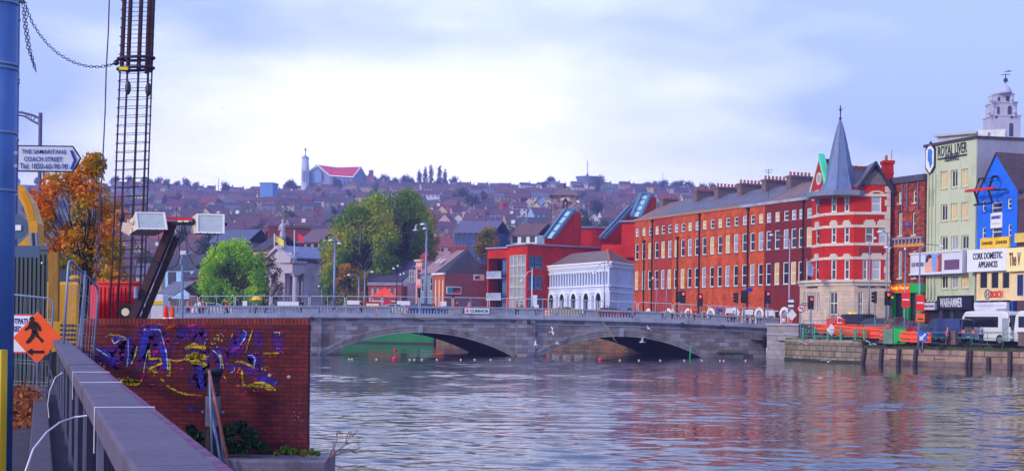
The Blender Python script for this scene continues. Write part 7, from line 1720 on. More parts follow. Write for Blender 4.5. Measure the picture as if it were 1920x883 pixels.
# signs
sred = mat('sign_scarlet', (240, 42, 24), rough=.5, var=.04); swht = mat('sign_white', (226, 224, 232), var=.04); sblue = mat('sign_blue', (40, 110, 210)); sblk = mat('sign_black', (20, 20, 26))
def sign(name, lab, px0, py0, px1, py1, Y, m_, ybase=None, group=None, cat='sign', th=.06, pole=True, letters=None, lm=None):
    a, b = at(px0, py0, Y), at(px1, py1, Y); o = thing(name, lab, cat, Vector(((a.x+b.x)/2, Y, b.z)), group); f = Fr((a.x, Y), (b.x, Y))
    MB().fbox(f, 0, f.L, -th, 0, b.z, a.z).build('board', m_, o)
    if ybase and pole: q = at((px0+px1)/2, ybase, Y); MB().path([Vector(((a.x+b.x)/2, Y+.1, q.z)), Vector(((a.x+b.x)/2, Y+.1, a.z))], .05, 6).build('pole', galv, o)
    return o, f, b.z, a.z
for i, (x0, y0, x1, y1, Y, ps_, lab) in enumerate(((1691, 548, 1706, 576, 132.8, 1, 'scarlet notice board strapped to the lamp post above the betting shop pavement'), (1718, 553, 1733, 583, 126, 1, 'scarlet notice board on the lamp post above the small orange board'))):
    o, f, z0, z1 = sign('red_notice', lab, x0, y0, x1, y1, Y, sred, group='scarlet notices on lamp posts'); MB().fbox(f, f.L*.08, f.L*.92, 0.0, .012, z0+(z1-z0)*.46, z0+(z1-z0)*.56).build('white_line', swht, o)
o, f, z0, z1 = sign('orange_notice', 'small orange notice board below the right scarlet notice', 1718, 588, 1734, 603, 126, mat('sign_orange', (250, 110, 40))); MB().fbox(f, .15, f.L-.15, 0, .012, z0+.2, z0+.3).build('dark_line', sblk, o)
o, f, z0, z1 = sign('arrow_sign', 'blue keep-left arrow sign on the railing below the lamp post', 1723, 622, 1738, 640, 124, sblue, 655)
c_ = Vector((f.A.x + f.L/2, 0, (z0+z1)/2)); MB().prism([(c_.x+x, 123.98, c_.z+z) for x, z in ((-.32,-.32),(.1,-.3),(-.04,-.16),(.3,.2),(.18,.32),(-.16,-.02),(-.3,.1))], (0, -.02, 0)).build('arrow', swht, o)
o, f, z0, z1 = sign('turn_sign', 'round no left turn sign with red ring by the bridge end pier', 1496, 571, 1508, 586, 143.4, galv, 640)
bpy.data.objects.remove([c for c in ALLOBJ() if c.parent is o and c.name.startswith('board')][0])
cz = (z0+z1)/2; cx = f.A.x + f.L/2
MB().path([(cx, 143.3, cz), (cx, 143.26, cz)], .42, 20).build('disc', mat('sign_redring', (220, 30, 44)), o); MB().path([(cx, 143.258, cz), (cx, 143.23, cz)], .31, 20).build('face', swht, o)
MB().path([(cx+.12, 143.2, cz-.16), (cx+.1, 143.2, cz+.08), (cx-.12, 143.2, cz+.1)], .035, 6).prism([(cx-.1,143.2,cz+.2),(cx-.24,143.2,cz+.08),(cx-.1,143.2,cz-.03)], (0,-.02,0)).build('arrow', sblk, o)
o, f, z0, z1 = sign('direction_sign', 'small brown direction sign beside the red traffic light', 1503, 568, 1518, 573, 143.8, mat('sign_brown', (84, 44, 50))); MB().fbox(f, .06, f.L-.06, 0, .012, z0+.08, z0+.16).build('lettering_bar', swht, o)
o, f, z0, z1 = sign('oval_sign', 'blue oval sign projecting from the sixth terrace house', 1398, 539, 1411, 547, 158, mat('sign_royal', (30, 60, 170)), pole=False)
bpy.data.objects.remove([c for c in ALLOBJ() if c.parent is o and c.name.startswith('board')][0]); MB().ball((f.A.x+f.L/2, 158, (z0+z1)/2), .42, 12, (1, .15, .6)).build('board', mat('sign_royal', (30, 60, 170)), o)
for i, (px, py, Y, lab) in enumerate(((1485, 590, 146, 'white diamond sign beside the worker in orange'), (1382, 585, 151, 'smaller white diamond sign behind the balustrade below the traffic lights'), (1559, 618, 135.5, 'pale grey diamond sign leaning behind the green railing'))):
    p = at(px, py, Y); s = (.62, .42, .6)[i]; o = thing('diamond_sign', lab, 'sign', p, 'diamond signs at the bridge end')
    MB().prism([p+Vector((0,0,s)), p+Vector((s*.8,0,0)), p+Vector((0,0,-s)), p+Vector((-s*.8,0,0))], (0, .04, 0)).build('board', swht, o); MB().path([p+Vector((0,.1,s*.4)), p+Vector((0,.1,-1.6))], .03, 5).build('post', galv, o)
ghd = []
for i, (x0, y0, x1, y1, Y, lab) in enumerate(((520, 565, 560, 575, 149, 'long white banner panel on the mesh fence in front of the church'), (651, 563, 674, 571, 150, 'short white hoarding panel left of the red tent'), (744, 564, 769, 572, 150, 'white hoarding panel right of the red tent'), (826, 565, 837, 574, 149, 'small white square notice before the art school'), (455, 564, 463, 574, 149, 'small white notice on the fence by the lime tree'),
        (1001, 571, 1010, 577, 149, 'tiny white notice by the modern red block'), (1361, 577, 1375, 587, 149.5, 'tilted white panel left of the large red traffic light'), (1398, 580, 1412, 590, 149.5, 'white panel below the blue oval sign'), (1435, 581, 1451, 592, 149, 'white panel at the foot of the large red traffic light'), (1342, 577, 1356, 585, 152, 'bright blue panel above the right balusters'), (1477, 560, 1489, 577, 147, 'dark panel with white rim on the tall lamp post'))):
    o, f, z0, z1 = sign('hoarding_panel', lab, x0, y0, x1, y1, Y, sblue if i == 9 else (sblk if i == 10 else swht), y1+6, 'panels and notices along the bridge')
    if i == 10: MB().fbox(f, .05, f.L-.05, 0, .015, z0+(z1-z0)*.6, z1-.08).fbox(f, .05, f.L-.05, 0, .015, z0+.08, z0+(z1-z0)*.35).build('white_field', swht, o)
o, f, z0, z1 = sign('no_entry_roundel', 'pink and white round warning sign between the two orange screens', 1570, 594, 1578, 606, 136.8, swht, 625); MB().path([(f.A.x+f.L/2, 136.78, (z0+z1)/2), (f.A.x+f.L/2, 136.75, (z0+z1)/2)], .2, 14).build('disc', mat('sign_redring', (220, 30, 44)), o)
sign('street_board', 'white sign board post in front of the arcaded building', 1136, 545, 1143, 572, 160, swht, 586)
sign('street_board', 'white tapered sign on the curved lamp by the modern red block', 999, 553, 1007, 574, 159, swht, 586)
# red kiosk tent and food stall on the far side of the bridge
p = at(721, 557, 168); o = thing('market_tent', 'small red-orange peaked tent in front of the brick range', 'tent', p - Vector((0,0,1.5)))
MB().lathe(p, [(1.75*1.41, 0), (.9*1.2, .55), (.05, 1.2)], 4, rot=R(45), caps=False).build('canopy', mat('tent_red', (240, 72, 44)), o)
k = MB(); [k.path([p + Vector((sx*1.6, sy*1.6, 0)), p + Vector((sx*1.6, sy*1.6, -2.6))], .06, 5) for sx in (-1, 1) for sy in (-1, 1)]; k.fbox(Fr((p.x-1.6, p.y-1.5), (p.x+1.6, p.y-1.5)), 0, 3.2, -.1, 0, p.z-2.4, p.z-.45); k.build('frame', swht, o)
a, b = at(682, 577, 166), at(745, 577, 166); f = Fr((a.x, 166), (b.x, 166)); z1 = at(700, 565, 166).z
o = thing('food_van', 'long cream and dark red food trailer under the red tent', 'trailer', (a.x, 166, a.z-1)); MB().fbox(f, 0, f.L, -2, 0, a.z-1.2, z1).build('body', mat('trailer_red', (150, 44, 54)), o, bevel=.1); MB().fbox(f, .3, f.L*.45, 0, .05, a.z-.4, z1-.25).build('hatch', mat('trailer_cream', (236, 220, 170)), o); MB().path([f.P(f.L*.7,.02,z1-.2), f.P(f.L*.7,.08,z1-.2)], .5, 14).build('round_badge', mat('badge_crimson', (200, 40, 60)), o)
# mesh fence panels along the bridge pavement
wirem = mat('fence_wire', (176, 190, 196), rough=.4, metal=.3)
fpx = [270, 300, 372, 440, 508, 580, 647, 716, 786, 849, 916, 983, 1052, 1122, 1196, 1262, 1330, 1395, 1452]
names_ = ['left of the floodlight boom foot', 'behind the grey pole', 'at the left of the lime tree', 'at the right of the lime tree', 'in front of the church', 'at the left poplar trunk', 'left of the red tent', 'right of the red tent', 'in front of the pink and grey houses', 'in front of the art school', 'at the balconies of the modern red block', 'between red block and arcaded building', 'in front of the white arches', 'at the right end of the arcaded building', 'at the first terrace doors', 'at the paired traffic lights', 'at the middle terrace doors', 'by the large red traffic light']
for i in range(len(fpx) - 1):
    A_, B_ = onbridge(fpx[i] + 1.5, -1.9), onbridge(fpx[i+1] - 1.5, -1.9); f = Fr(A_, B_); o = thing('mesh_fence_panel', 'galvanised mesh fence panel on the bridge %s' % names_[i], 'fence', A_, 'mesh fence panels along the bridge')
    zA, zB = A_.z + 2.02, B_.z + 2.02
    k = MB().path([A_, (A_.x, A_.y, zA-.12), (A_.x+.1, A_.y, zA), (B_.x-.1, B_.y, zB), (B_.x, B_.y, zB-.12), B_], .04, 5); m_ = (A_ + B_)/2; k.path([m_, m_ + Vector((0,0,2.0))], .022, 4).path([A_+Vector((0,0,.25)), B_+Vector((0,0,.25))], .025, 4); k.build('frame', mat('fence_tube', (196, 208, 214), rough=.35, metal=.2), o)
    k = MB(); n = 12
    for j in range(1, n): p = A_.lerp(B_, j/n); k.path([p + Vector((0,0,.25)), p + Vector((0,0,1.98))], .005, 3)
    k.path([A_+Vector((0,0,1.1)), B_+Vector((0,0,1.1))], .008, 3); k.build('mesh', wirem, o)
A_, B_ = gp(1506, 144, 2), gp(1560, 139.8, 2)
o = thing('mesh_fence_panel', 'tall galvanised mesh fence with crowd rails at the bridge end pier', 'fence', (A_.x, A_.y, 2.0)); f = Fr(A_, B_); k = MB().path([f.P(0,0,2), f.P(0,0,4.1), f.P(f.L,0,4.1), f.P(f.L,0,2)], .04, 5)
for j in range(1, 3): k.path([f.P(f.L*j/3,0,2), f.P(f.L*j/3,0,4.1)], .035, 4)
k.build('frame', galv, o); k = MB(); [k.path([f.P(f.L*j/26,0,2), f.P(f.L*j/26,0,4.1)], .006, 3) for j in range(26)]; k.path([f.P(0,0,3), f.P(f.L,0,3)], .01, 3); k.build('mesh', wirem, o)
# banner, ropes, lamps and odd things fixed to the bridge
s0, s1 = s_of(869), s_of(917); o = thing('banner', 'white CUMNOR banner with green letters and red border tied to the balustrade', 'banner', BF.P(s0, .25, 4.2)); f = BF; zt = ztop(s0)
MB().fbox(f, s0, s1, .205, .225, zt-.72, zt-.06).build('cloth', mat('banner_red', (200, 50, 70)), o); MB().fbox(f, s0+.05, s1-.05, .226, .24, zt-.67, zt-.11).build('field', mat('banner_white', (232, 234, 236), var=.02), o)
ftext(f, 'CUMNOR', s0+.62, s1-.12, zt-.55, zt-.24, mat('banner_green', (0, 140, 110)), o, d=.241, bold=.05, depth=.01)
MB().fbox(f, s0+.18, s0+.45, .241, .25, zt-.52, zt-.4).fbox(f, s0+.24, s0+.4, .241, .252, zt-.38, zt-.24).build('emblem', mat('emblem_pinkred', (210, 70, 90)), o)
ropem = mat('hose_yellow', (196, 160, 70)); 
def sag(x0, y0, x1, y1, drop, n=14, d=.3):
    a = BF.px(x0, y0); b = BF.px(x1, y1); return [BF.P(a[0]+(b[0]-a[0])*i/n, d, a[1]+(b[1]-a[1])*i/n - drop*4*(i/n)*(1-i/n)) for i in range(n+1)]
MB().path(sag(735, 575, 864, 577, 1.25), .035, 5).build('yellow_hose', ropem, label='yellow hose hanging in a long loop below the left balustrade', cat='hose')
q = [BF.px(x, y) for x, y in ((1108, 579), (1120, 590), (1136, 614), (1150, 636), (1166, 652), (1180, 660))]; MB().path([BF.P(a, .35 if i < 4 else -.5, b) for i, (a, b) in enumerate(q)], .035, 5).build('yellow_hose', ropem, label='yellow hose trailing diagonally over the right arch to the water', cat='hose')
for i, (px, py) in enumerate(((583, 597), (989, 603), (1351, 612), (1276, 608))):
    s, z = BF.px(px, py); o = thing('bulkhead_lamp', '%s small dark lamp fixed under the bridge cornice' % ['leftmost', 'river pier', 'rightmost', 'second from right'][i], 'lamp', BF.P(s, .4, z), 'dark lamps under the bridge cornice'); MB().lathe(BF.P(s, .45, z-.2), [(.05,0),(.2,.06),(.22,.25),(.12,.4)], 10).build('body', dkm, o); MB().fbox(BF, s-.05, s+.05, .0, .4, z+.05, z+.12).build('bracket', dkm, o)
k = MB(); s_, z_t = BF.px(1293, 648); k.path([BF.P(s_, .3, z_t), BF.P(s_-.1, .3, -.3)], .05, 5).build('green_pole', mat('pole_green', (40, 200, 110)), label='thin bright green pole standing in the water by the right arch', cat='pole')
s_, z_ = s_of(1433), 0; o = thing('mooring_cluster', 'black chained fender cluster hanging on the abutment wall', 'fender', BF.P(s_, .3, 1.2)); k = MB()
for zz2 in (1.3, 1.75, 2.25): k.ball(BF.P(s_+.1*math.sin(zz2*5), .25, zz2), .22, 8, (1.2, .8, .8))
k.path([BF.P(s_, .2, 2.5), BF.P(s_, .25, .6)], .04, 5); k.build('fenders', tlm, o)
MB().fbox(BF, 21.6, 24.6, .0, .35, .55, .75).build('algae_ledge', mat('algae', (96, 104, 50), var=.3, scale=3), label='narrow algae-covered ledge at the foot of the bridge abutment', cat='ledge')
# green hoarded hull seen through the left arch
a, b = gp(640, 224, 1), gp(813, 217.5, 1); f = Fr(a, b); o = thing('green_hoarding', 'long bright green hoarding with dark base on the far quay through the left arch', 'hoarding', (a.x, a.y, 0))
MB().fbox(f, 0, f.L, -.4, 0, .36, 4.0).build('sheet', mat('hoarding_green', (24, 112, 64), var=.25, scale=.4), o); MB().fbox(f, -.1, f.L+.1, -.4, .1, -.5, .355).build('base', tlm, o)
# buoys and floats
def buoy(px, py, r, c, lab, grp=None):
    w2 = (YH - py)*CR + (px-960)*SR; Y = -H*F/w2; p = at(px, py, Y); o = thing('buoy', lab, 'buoy', (p.x, Y, 0), grp)
    MB().ball((p.x, Y, r*.45), r, 12).build('float', c, o, smooth=True); MB().lathe((p.x, Y, r*1.35), [(r*.18, 0), (r*.18, r*.25)], 6).build('eyelet', c, o)
rb = mat('buoy_red', (226, 20, 50), rough=.35); wb = mat('float_cream', (226, 190, 170), rough=.5)
buoy(740, 674, .21, rb, 'larger red buoy below the left arch'); buoy(1125, 676, .21, rb, 'larger red buoy below the right arch'); buoy(741, 657.5, .2, rb, 'small red buoy under the left arch, further off')
fl_ = [655, 660, 706, 768, 777, 791, 819, 864, 890, 920, 956, 1027, 1060, 1162, 1198, 1238, 1283, 1316, 1350, 1357, 1398]
for i, px in enumerate(fl_): buoy(px, 674.5 + (px-655)*.003, .09, rb if px in (1027, 1060) else wb, '%s float from the left in the line of small floats before the bridge' % (['first','second','third','fourth','fifth','sixth','seventh','eighth','ninth','tenth','eleventh','twelfth','thirteenth','fourteenth','fifteenth','sixteenth','seventeenth','eighteenth','nineteenth','twentieth','last'][i]), 'small floats strung across the river')
# gulls
gw, gg = mat('gull_white', (232, 234, 240), rough=.7), mat('gull_grey', (170, 176, 190))
def gull(px, py, Y, yaw, roll, span, lab, up=.35):
    p = at(px, py, Y); o = thing('gull', lab, 'bird', (0, 0, 0), 'gulls over the river')
    s = span * .8
    bd = MB(); pr = [(-.30,.01),(-.2,.035),(-.05,.065),(.08,.06),(.17,.035),(.21,.042),(.25,.03),(.30,.008)]
    k = len(bd.v); n = 8
    for x, r in pr:
        for j in range(n): bd.v.append(Vector((x, r*math.cos(6.283*j/n), r*math.sin(6.283*j/n)*.9)))
    bd.f = [[i*n+j, i*n+(j+1)%n, (i+1)*n+(j+1)%n, (i+1)*n+j] for i in range(len(pr)-1) for j in range(n)] + [list(range(n))[::-1]]
    bd.v += [Vector((-.30, .07, 0)), Vector((-.42, .08, 0)), Vector((-.42, -.08, 0)), Vector((-.30, -.07, 0))]; q = len(bd.v); bd.f.append([q-4, q-3, q-2, q-1])
    for sg in (-1, 1):
        pts = [(.08, 0, 0), (.11, .22, up*.45), (.06, .42, up*.55), (-.10, .66, up*.5)]; back = [(-.10, 0, 0), (-.08, .22, up*.42), (-.08, .42, up*.5), (-.14, .66, up*.48)]
        q = len(bd.v); bd.v += [Vector((x, sg*y, z+.02)) for x, y, z in pts] + [Vector((x, sg*y, z+.02)) for x, y, z in back]
        bd.v += [v_ - Vector((0, 0, .018)) for v_ in bd.v[q:q+8]]
        bd.f += [[q+i, q+i+1, q+5+i, q+4+i] for i in range(3)] + [[q+8+i, q+9+i, q+13+i, q+12+i] for i in range(3)] + [[q+i, q+i+1, q+9+i, q+8+i] for i in range(3)] + [[q+4+i, q+5+i, q+13+i, q+12+i] for i in range(3)]
    bd.build('body', gw, o, smooth=False); MB().path([(.29,0,0), (.345,0,-.01)], [.012, .004], 5).build('beak', mat('beak_yellow', (230, 180, 60)), o)
    o.location = p; o.rotation_euler = (R(roll), 0, R(yaw)); o.scale = (s, s, s)
gull(1512, 645, 118, 250, 0, 1.25, 'gull gliding in front of the old stone quay wall'); gull(1553, 678, 112, 265, 5, 1.2, 'gull skimming the water below the right quay')
gull(1204, 641, 120, 200, 35, 1.1, 'gull banking in front of the dark vault of the right arch', .5); gull(1216, 616, 118, 130, 40, .8, 'gull just above the crown of the right arch', .2); gull(1045, 644, 118, 160, 30, .8, 'gull at the left end of the right arch ring', .3)
gull(1035, 622, 119, 20, 60, .8, 'gull seen edge on above the left end of the right arch', .6); gull(1004, 646, 118, 170, 50, .8, 'grey-looking gull at the river pier', .4); gull(1632, 646, 121, 60, 20, 1.0, 'gull by the first timber fender', .5)
gull(779, 432, 200, 200, 30, 1.8, 'white gull in front of the dark poplar crown', .6); gull(1538, 708, 60, 180, 0, .5, 'gull low over the red reflections', .05); gull(843, 267, 160, 220, 20, .6, 'tiny gull alone in the sky above the poplars', .3); gull(418, 204, 150, 160, 10, .5, 'tiny gull alone in the upper left sky', .3)
# aerials on the terrace
for px, y0, y1, nb, lab in ((1441, 346, 317, 3, 'tall television aerial behind the sixth chimney of the terrace'), (1672, 300, 282, 0, 'thin rod above the corner building gable')):
    b0, t0 = at(px, y0, 160), at(px, y1, 160); o = thing('roof_aerial', lab, 'aerial', b0 - Vector((0,0,1))); k = MB().path([b0 - Vector((0,0,1.5)), t0], .035, 4)
    for j in range(nb): z = t0.z - .12 - j*.16; k.path([(t0.x-.55+.1*j, 160, z), (t0.x+.55-.1*j, 160, z)], .02, 3)
    k.build('mast', dkm, o)
# ================================================================== FOREGROUND, LEFT BANK
def cr3(x, y): return x * .3657, 560 + y * .3657
def cr4(x, y): return 160 + x * .3431, 580 + y * .3431
def cr1(x, y): return x * .3397, y * .3397
def cr2(x, y): return x * .3397, 260 + y * .3397
railm = mat('weathered_rail', (92, 84, 106), rough=.75, var=.2, scale=5, bump=.35, dirt=((64, 52, 68), 2.5, .6, (1, 1, 1)))
rf = Fr((BX(-.5), -.5), (BX(27.8), 27.8))
o = thing('parapet_rail', 'long weathered grey timber-capped parapet railing running away along the near quay', 'railing', rf.P(10, 0, 1.7))
k = MB(); n = 26
for i in range(n):
    a, b = rf.L*i/n + .004, rf.L*(i+1)/n - .004
    k.box8([rf.P(a,.125,2.69), rf.P(b,.125,2.69), rf.P(b,-.125,2.69), rf.P(a,-.125,2.69), rf.P(a,.125,2.80), rf.P(b,.125,2.80), rf.P(b,-.125,2.80), rf.P(a,-.125,2.80)])
k.build('top_rail', railm, o, bevel=.012)
MB().fbox(rf, 0, rf.L, .1, .1275, 2.784, 2.8025).build('edge_wear', mat('edge_wear', (96, 48, 96), var=.5, scale=9, dirt=((110, 100, 120), 6, .9, (1, 1, 1))), o)
MB().fbox(rf, 0, rf.L, -.03, .03, 1.80, 1.86).build('bottom_rail', mat('navy_iron', (34, 32, 62), rough=.5, var=.2), o)
nv = mat('navy_iron', (34, 32, 62)); gpst = mat('grey_iron_post', (112, 110, 138), rough=.6, var=.2, scale=3)
for i in range(70): s = 1.0 + i * .38; MB().fbox(rf, s-.012, s+.012, -.06, .06, 1.861, 2.69).build('bar', nv, o)
for i in range(11): s = 3.4 + i * 2.4; MB().fbox(rf, s-.035, s+.035, -.08, .10, 1.70, 2.688).build('post', gpst, o)
tie = mat('white_cable_tie', (206, 206, 216), rough=.35)
def rtie(Y, lab, tail=None):
    s = (Y + .5) / rf.t.y; k = MB().path([rf.P(s,.131,2.6), rf.P(s,.131,2.806), rf.P(s,-.131,2.806), rf.P(s,-.131,2.6)], .004, 5); k.box(rf.P(s,.14,2.6), (.02,.02,.03))
    if tail: k.path(tail, .004, 5)
    k.build('cable_tie', tie, label=lab, cat='cable tie', group='white cable ties on the rail')
A_ = at(*cr3(445, 598), 5.6)
rtie(6.3, 'nearest white cable tie round the parapet rail with a long curling tail', [at(*cr3(x, y), Y) for x, y, Y in ((447, 598, 6.2), (380, 606, 6.2), (310, 630, 6.1), (240, 682, 6.0), (170, 770, 5.9), (130, 883, 5.8))])
rtie(10.5, 'farther white cable tie round the parapet rail', [at(*cr3(x, y), Y) for x, y, Y in ((320, 378, 10.4), (285, 400, 10.4), (255, 470, 10.3), (245, 540, 10.3), (252, 610, 10.3))])
s = (8.8 + .5)/rf.t.y; MB().path([rf.P(s,.13,2.72), rf.P(s,.13,2.806), rf.P(s,-.13,2.806)], .004, 4).build('string', tie, label='thin string lying over the parapet rail between the two cable ties', cat='string')
gm = brick('graffiti_brick', (118, 40, 42), (88, 30, 38), (64, 34, 44), bw=.225, bh=.075, ms=.009, var=.35, vscale=1.3, dirt=((52, 30, 42), 1.4, .7), bump=.7)
DW = 24.76; WL0, WR0 = at(150, 597, DW), at(578, 597, DW); gf_ = Fr((WL0.x, DW), (WR0.x, DW)); zb = .86
gw_ = thing('graffiti_wall', 'dark red brick wall covered in blue, purple and yellow graffiti at the water edge', 'wall', (WL0.x, DW, zb))
k = MB(); k.box8([gf_.P(0,0,zb), gf_.P(gf_.L,0,zb), gf_.P(gf_.L,-.33,zb), gf_.P(0,-.33,zb), gf_.P(0,0,WL0.z-.11), gf_.P(gf_.L,0,WR0.z-.11), gf_.P(gf_.L,-.33,WR0.z-.11), gf_.P(0,-.33,WL0.z-.11)])
k.fbox(gf_, gf_.L-.36, gf_.L+.004, -.34, .006, zb, zb+.33); k.build('brickwork', gm, gw_)
k = MB(); n = 62
for i in range(n): a, b = gf_.L*i/n+.004, gf_.L*(i+1)/n-.004; z = WL0.z + (WR0.z-WL0.z)*i/n; k.fbox(gf_, a, b, -.335, .004+.003*math.sin(i*7), z-.105, z+.003*math.sin(i*3.3))
k.build('soldier_course', mat('coping_brick', (120, 42, 40), island=.25, var=.2, scale=6), gw_)
def spray(nm, c):
    m_ = brick('spray_' + nm, c, tuple(x*.72 for x in c), tuple(x*.5 for x in c), bw=.225, bh=.075, ms=.009, var=.45, vscale=4, bump=.5, rough=.75); t = m_.node_tree; n = t.nodes.new('ShaderNodeTexNoise'); n.inputs['Scale'].default_value = 9; n.inputs['Detail'].default_value = 7; n.inputs['Roughness'].default_value = .75
    uv = t.nodes.new('ShaderNodeUVMap'); uv.uv_map = 'UVMap'; t.links.new(uv.outputs[0], n.inputs['Vector']); r = t.nodes.new('ShaderNodeMapRange'); r.inputs['From Min'].default_value = .36; r.inputs['From Max'].default_value = .50; r.inputs['To Min'].default_value = .12
    t.links.new(n.outputs[0], r.inputs['Value']); t.links.new(r.outputs[0], t.nodes['Principled BSDF'].inputs['Alpha']); return m_
SP = {'b': spray('blue', (56, 50, 190)), 'n': spray('purple', (84, 30, 120)), 'y': spray('yellow', (214, 178, 30)), 'w': spray('white', (206, 206, 230)), 'm': spray('magenta', (210, 24, 136)), 'o': spray('orange', (220, 96, 30)), 'r': spray('crimson', (160, 16, 50))}
lvl = {'n': .002, 'b': .004, 'r': .006, 'm': .008, 'o': .010, 'y': .012, 'w': .014}
rnd = random.Random(5); strokes = {c: MB() for c in SP}
def stroke(c, w, *pts, rough=.35):
    q = [Vector(p) for p in pts]; fine = []
    for a, b in zip(q, q[1:]):
        m_ = max(1, int((b-a).length / 14)); fine += [a.lerp(b, i/m_) for i in range(m_)]
    fine.append(q[-1]); L = []; Rr = []
    for i, p in enumerate(fine):
        d = (fine[min(i+1, len(fine)-1)] - fine[max(i-1, 0)]).normalized(); nn = Vector((-d.y, d.x)); ww = w/2 * rnd.uniform(1-rough, 1+rough) * (.55 if i in (0, len(fine)-1) else 1)
        L.append(p + nn*ww); Rr.append(p - nn*ww)
    mb = strokes[c]; k0 = len(mb.v); P_ = lambda p: (lambda sz: gf_.P(max(.01, sz[0]), lvl[c], sz[1]))(gf_.px(*cr4(p.x, p.y)))
    mb.v += [P_(p) for p in L] + [P_(p) for p in Rr]; n = len(L); mb.f += [[k0+i, k0+i+1, k0+n+i+1, k0+n+i] for i in range(n-1)]
def specks(c, cx, cy, rx, ry, n, s):
    for _ in range(n): x, y = rnd.gauss(cx, rx), rnd.gauss(cy, ry); a = rnd.uniform(0, 3.1); stroke(c, s*rnd.uniform(.5, 1.3), (x, y), (x + s*1.6*math.cos(a), y + s*1.6*math.sin(a)), rough=.6)
for a in ((60,(70,230),(150,290),(190,180),(230,170),(225,300)), (66,(280,290),(330,120),(400,110),(440,330)), (70,(345,180),(350,330)), (64,(500,120),(620,130),(650,190)), (70,(560,260),(640,260),(640,420)), (60,(690,330),(640,440)), (56,(700,210),(745,250),(745,330)), (60,(870,120),(830,190),(790,260)), (60,(890,250),(935,260),(920,300)), (50,(830,300),(950,340),(1000,420)), (44,(1040,130),(1060,240)), (40,(940,120),(950,210)), (60,(600,430),(640,300))):
    stroke('n', a[0]*1.25, *a[1:]); 
for a in ((34,(300,260),(340,115),(395,105),(448,330)), (30,(150,150),(240,160),(232,310)), (30,(50,200),(110,240),(165,300)), (30,(620,300),(640,440)), (26,(700,215),(742,260),(742,340)), (28,(885,120),(840,190),(800,235)), (26,(890,250),(930,262),(925,300),(900,310)), (30,(940,380),(1050,400)), (22,(560,540),(600,545)), (24,(790,300),(810,340))): stroke('b', *a)
for a in ((15,(205,395),(240,385),(310,395)), (12,(232,365),(240,405)), (22,(190,385),(240,405),(300,400)), (11,(350,215),(352,270),(410,265),(418,295),(350,322),(380,340)), (11,(455,270),(465,310),(462,360),(445,360)), (26,(545,215),(590,195),(660,212)), (30,(548,272),(600,250),(660,262)), (26,(570,275),(620,290),(665,305)), (12,(455,272),(500,285),(545,270),(560,240)), (11,(735,240),(752,300),(756,322)), (12,(820,290),(835,285),(870,290),(925,318)), (10,(855,330),(862,400),(880,420)), (16,(880,425),(930,400),(985,405),(1040,440)), (13,(900,415),(960,420),(1020,438)), (9,(985,315),(1005,312)), (9,(970,240),(1060,238)), (10,(525,460),(545,465)), (9,(135,140),(185,142),(225,155)), (16,(318,110),(332,108)), (10,(445,415),(500,445),(560,465),(640,470)), (8,(250,300),(270,260),(285,200)), (8,(880,235),(885,200),(915,110)), (14,(410,375),(435,395)), (9,(800,150),(805,130)), (9,(755,360),(770,382))): stroke('y', *a)
for a in ((6,(145,160),(160,188),(190,165),(235,165),(236,250),(228,312)), (6,(360,108),(408,110),(425,165),(445,240),(452,330)), (6,(30,195),(80,225),(135,262)), (5,(690,215),(730,250),(742,290),(738,345)), (7,(862,112),(882,128),(868,165),(845,195)), (6,(888,250),(912,248),(930,270),(922,310)), (5,(318,345),(328,290),(342,225)), (6,(1030,125),(1062,125),(1062,140)), (5,(795,345),(815,335),(818,310)), (6,(650,195),(660,170)), (5,(1045,215),(1062,210)), (5,(1030,410),(1050,395)), (6,(360,408),(372,408)), (4,(110,150),(145,128))): stroke('w', *a)
for a in ((20,(425,150),(455,180)), (16,(440,175),(470,170)), (22,(365,245),(400,225)), (16,(480,285),(520,275)), (12,(520,325),(540,322)), (18,(180,300),(200,290)), (14,(200,250),(210,245)), (18,(800,225),(830,215)), (14,(850,195),(880,190)), (18,(910,385),(940,380)), (12,(870,440),(890,460)), (10,(1060,225),(1085,235)), (12,(490,185),(510,180)), (10,(760,250),(775,240)), (9,(560,90),(640,78)), (8,(300,390),(330,345))): stroke('m', *a)
for a in ((11,(190,420),(300,405),(330,340),(345,350)), (10,(570,480),(650,485)), (12,(900,450),(950,455)), (9,(960,430),(1010,460)), (14,(840,330),(850,400)), (9,(290,100),(330,90)), (9,(660,80),(700,90))): stroke('r', *a)
for a in ((14,(440,105),(480,90)), (10,(820,360),(850,310)), (9,(840,82),(865,84)), (12,(470,80),(500,85)), (9,(830,345),(815,370))): stroke('o', *a)
for c, cx, cy, rx, ry, n, s in (('y',240,395,40,10,22,9),('y',620,255,30,12,26,9),('y',930,415,50,10,18,8),('y',360,330,22,12,14,8),('y',715,165,12,14,12,9),('y',95,300,8,12,7,7),('m',440,170,18,12,10,9),('m',540,90,60,8,14,7),('m',190,295,10,14,8,8),('m',850,200,30,16,9,9),('b',540,180,70,50,16,13),('n',640,200,200,80,60,16),('n',200,260,90,60,30,16),('w',660,150,5,14,5,4),('w',755,135,10,5,4,5),('o',750,200,60,60,10,7),('y',980,315,14,5,6,7),('m',960,440,50,14,12,7),('o',1000,240,40,6,8,6),('w',1160,600,40,70,16,3.5),('w',1150,520,20,80,8,3.5),('r',500,90,120,10,22,8)): specks(c, cx, cy, rx, ry, n, s)
for c, mb in strokes.items(): mb.build('graffiti_paint', SP[c], gw_, label={'b':'blue','n':'dark purple','y':'yellow','w':'white','m':'magenta','o':'orange','r':'crimson'}[c] + ' sprayed strokes')
k = MB()
for cx, cy in ((1007, 360), (1113, 368)): s_, z_ = gf_.px(*cr4(cx, cy)); k.ball(gf_.P(s_, .01, z_), .035, 7, (1.1, .3, .9))
k.build('plaster_patch', mat('plaster', (170, 150, 150)), gw_)
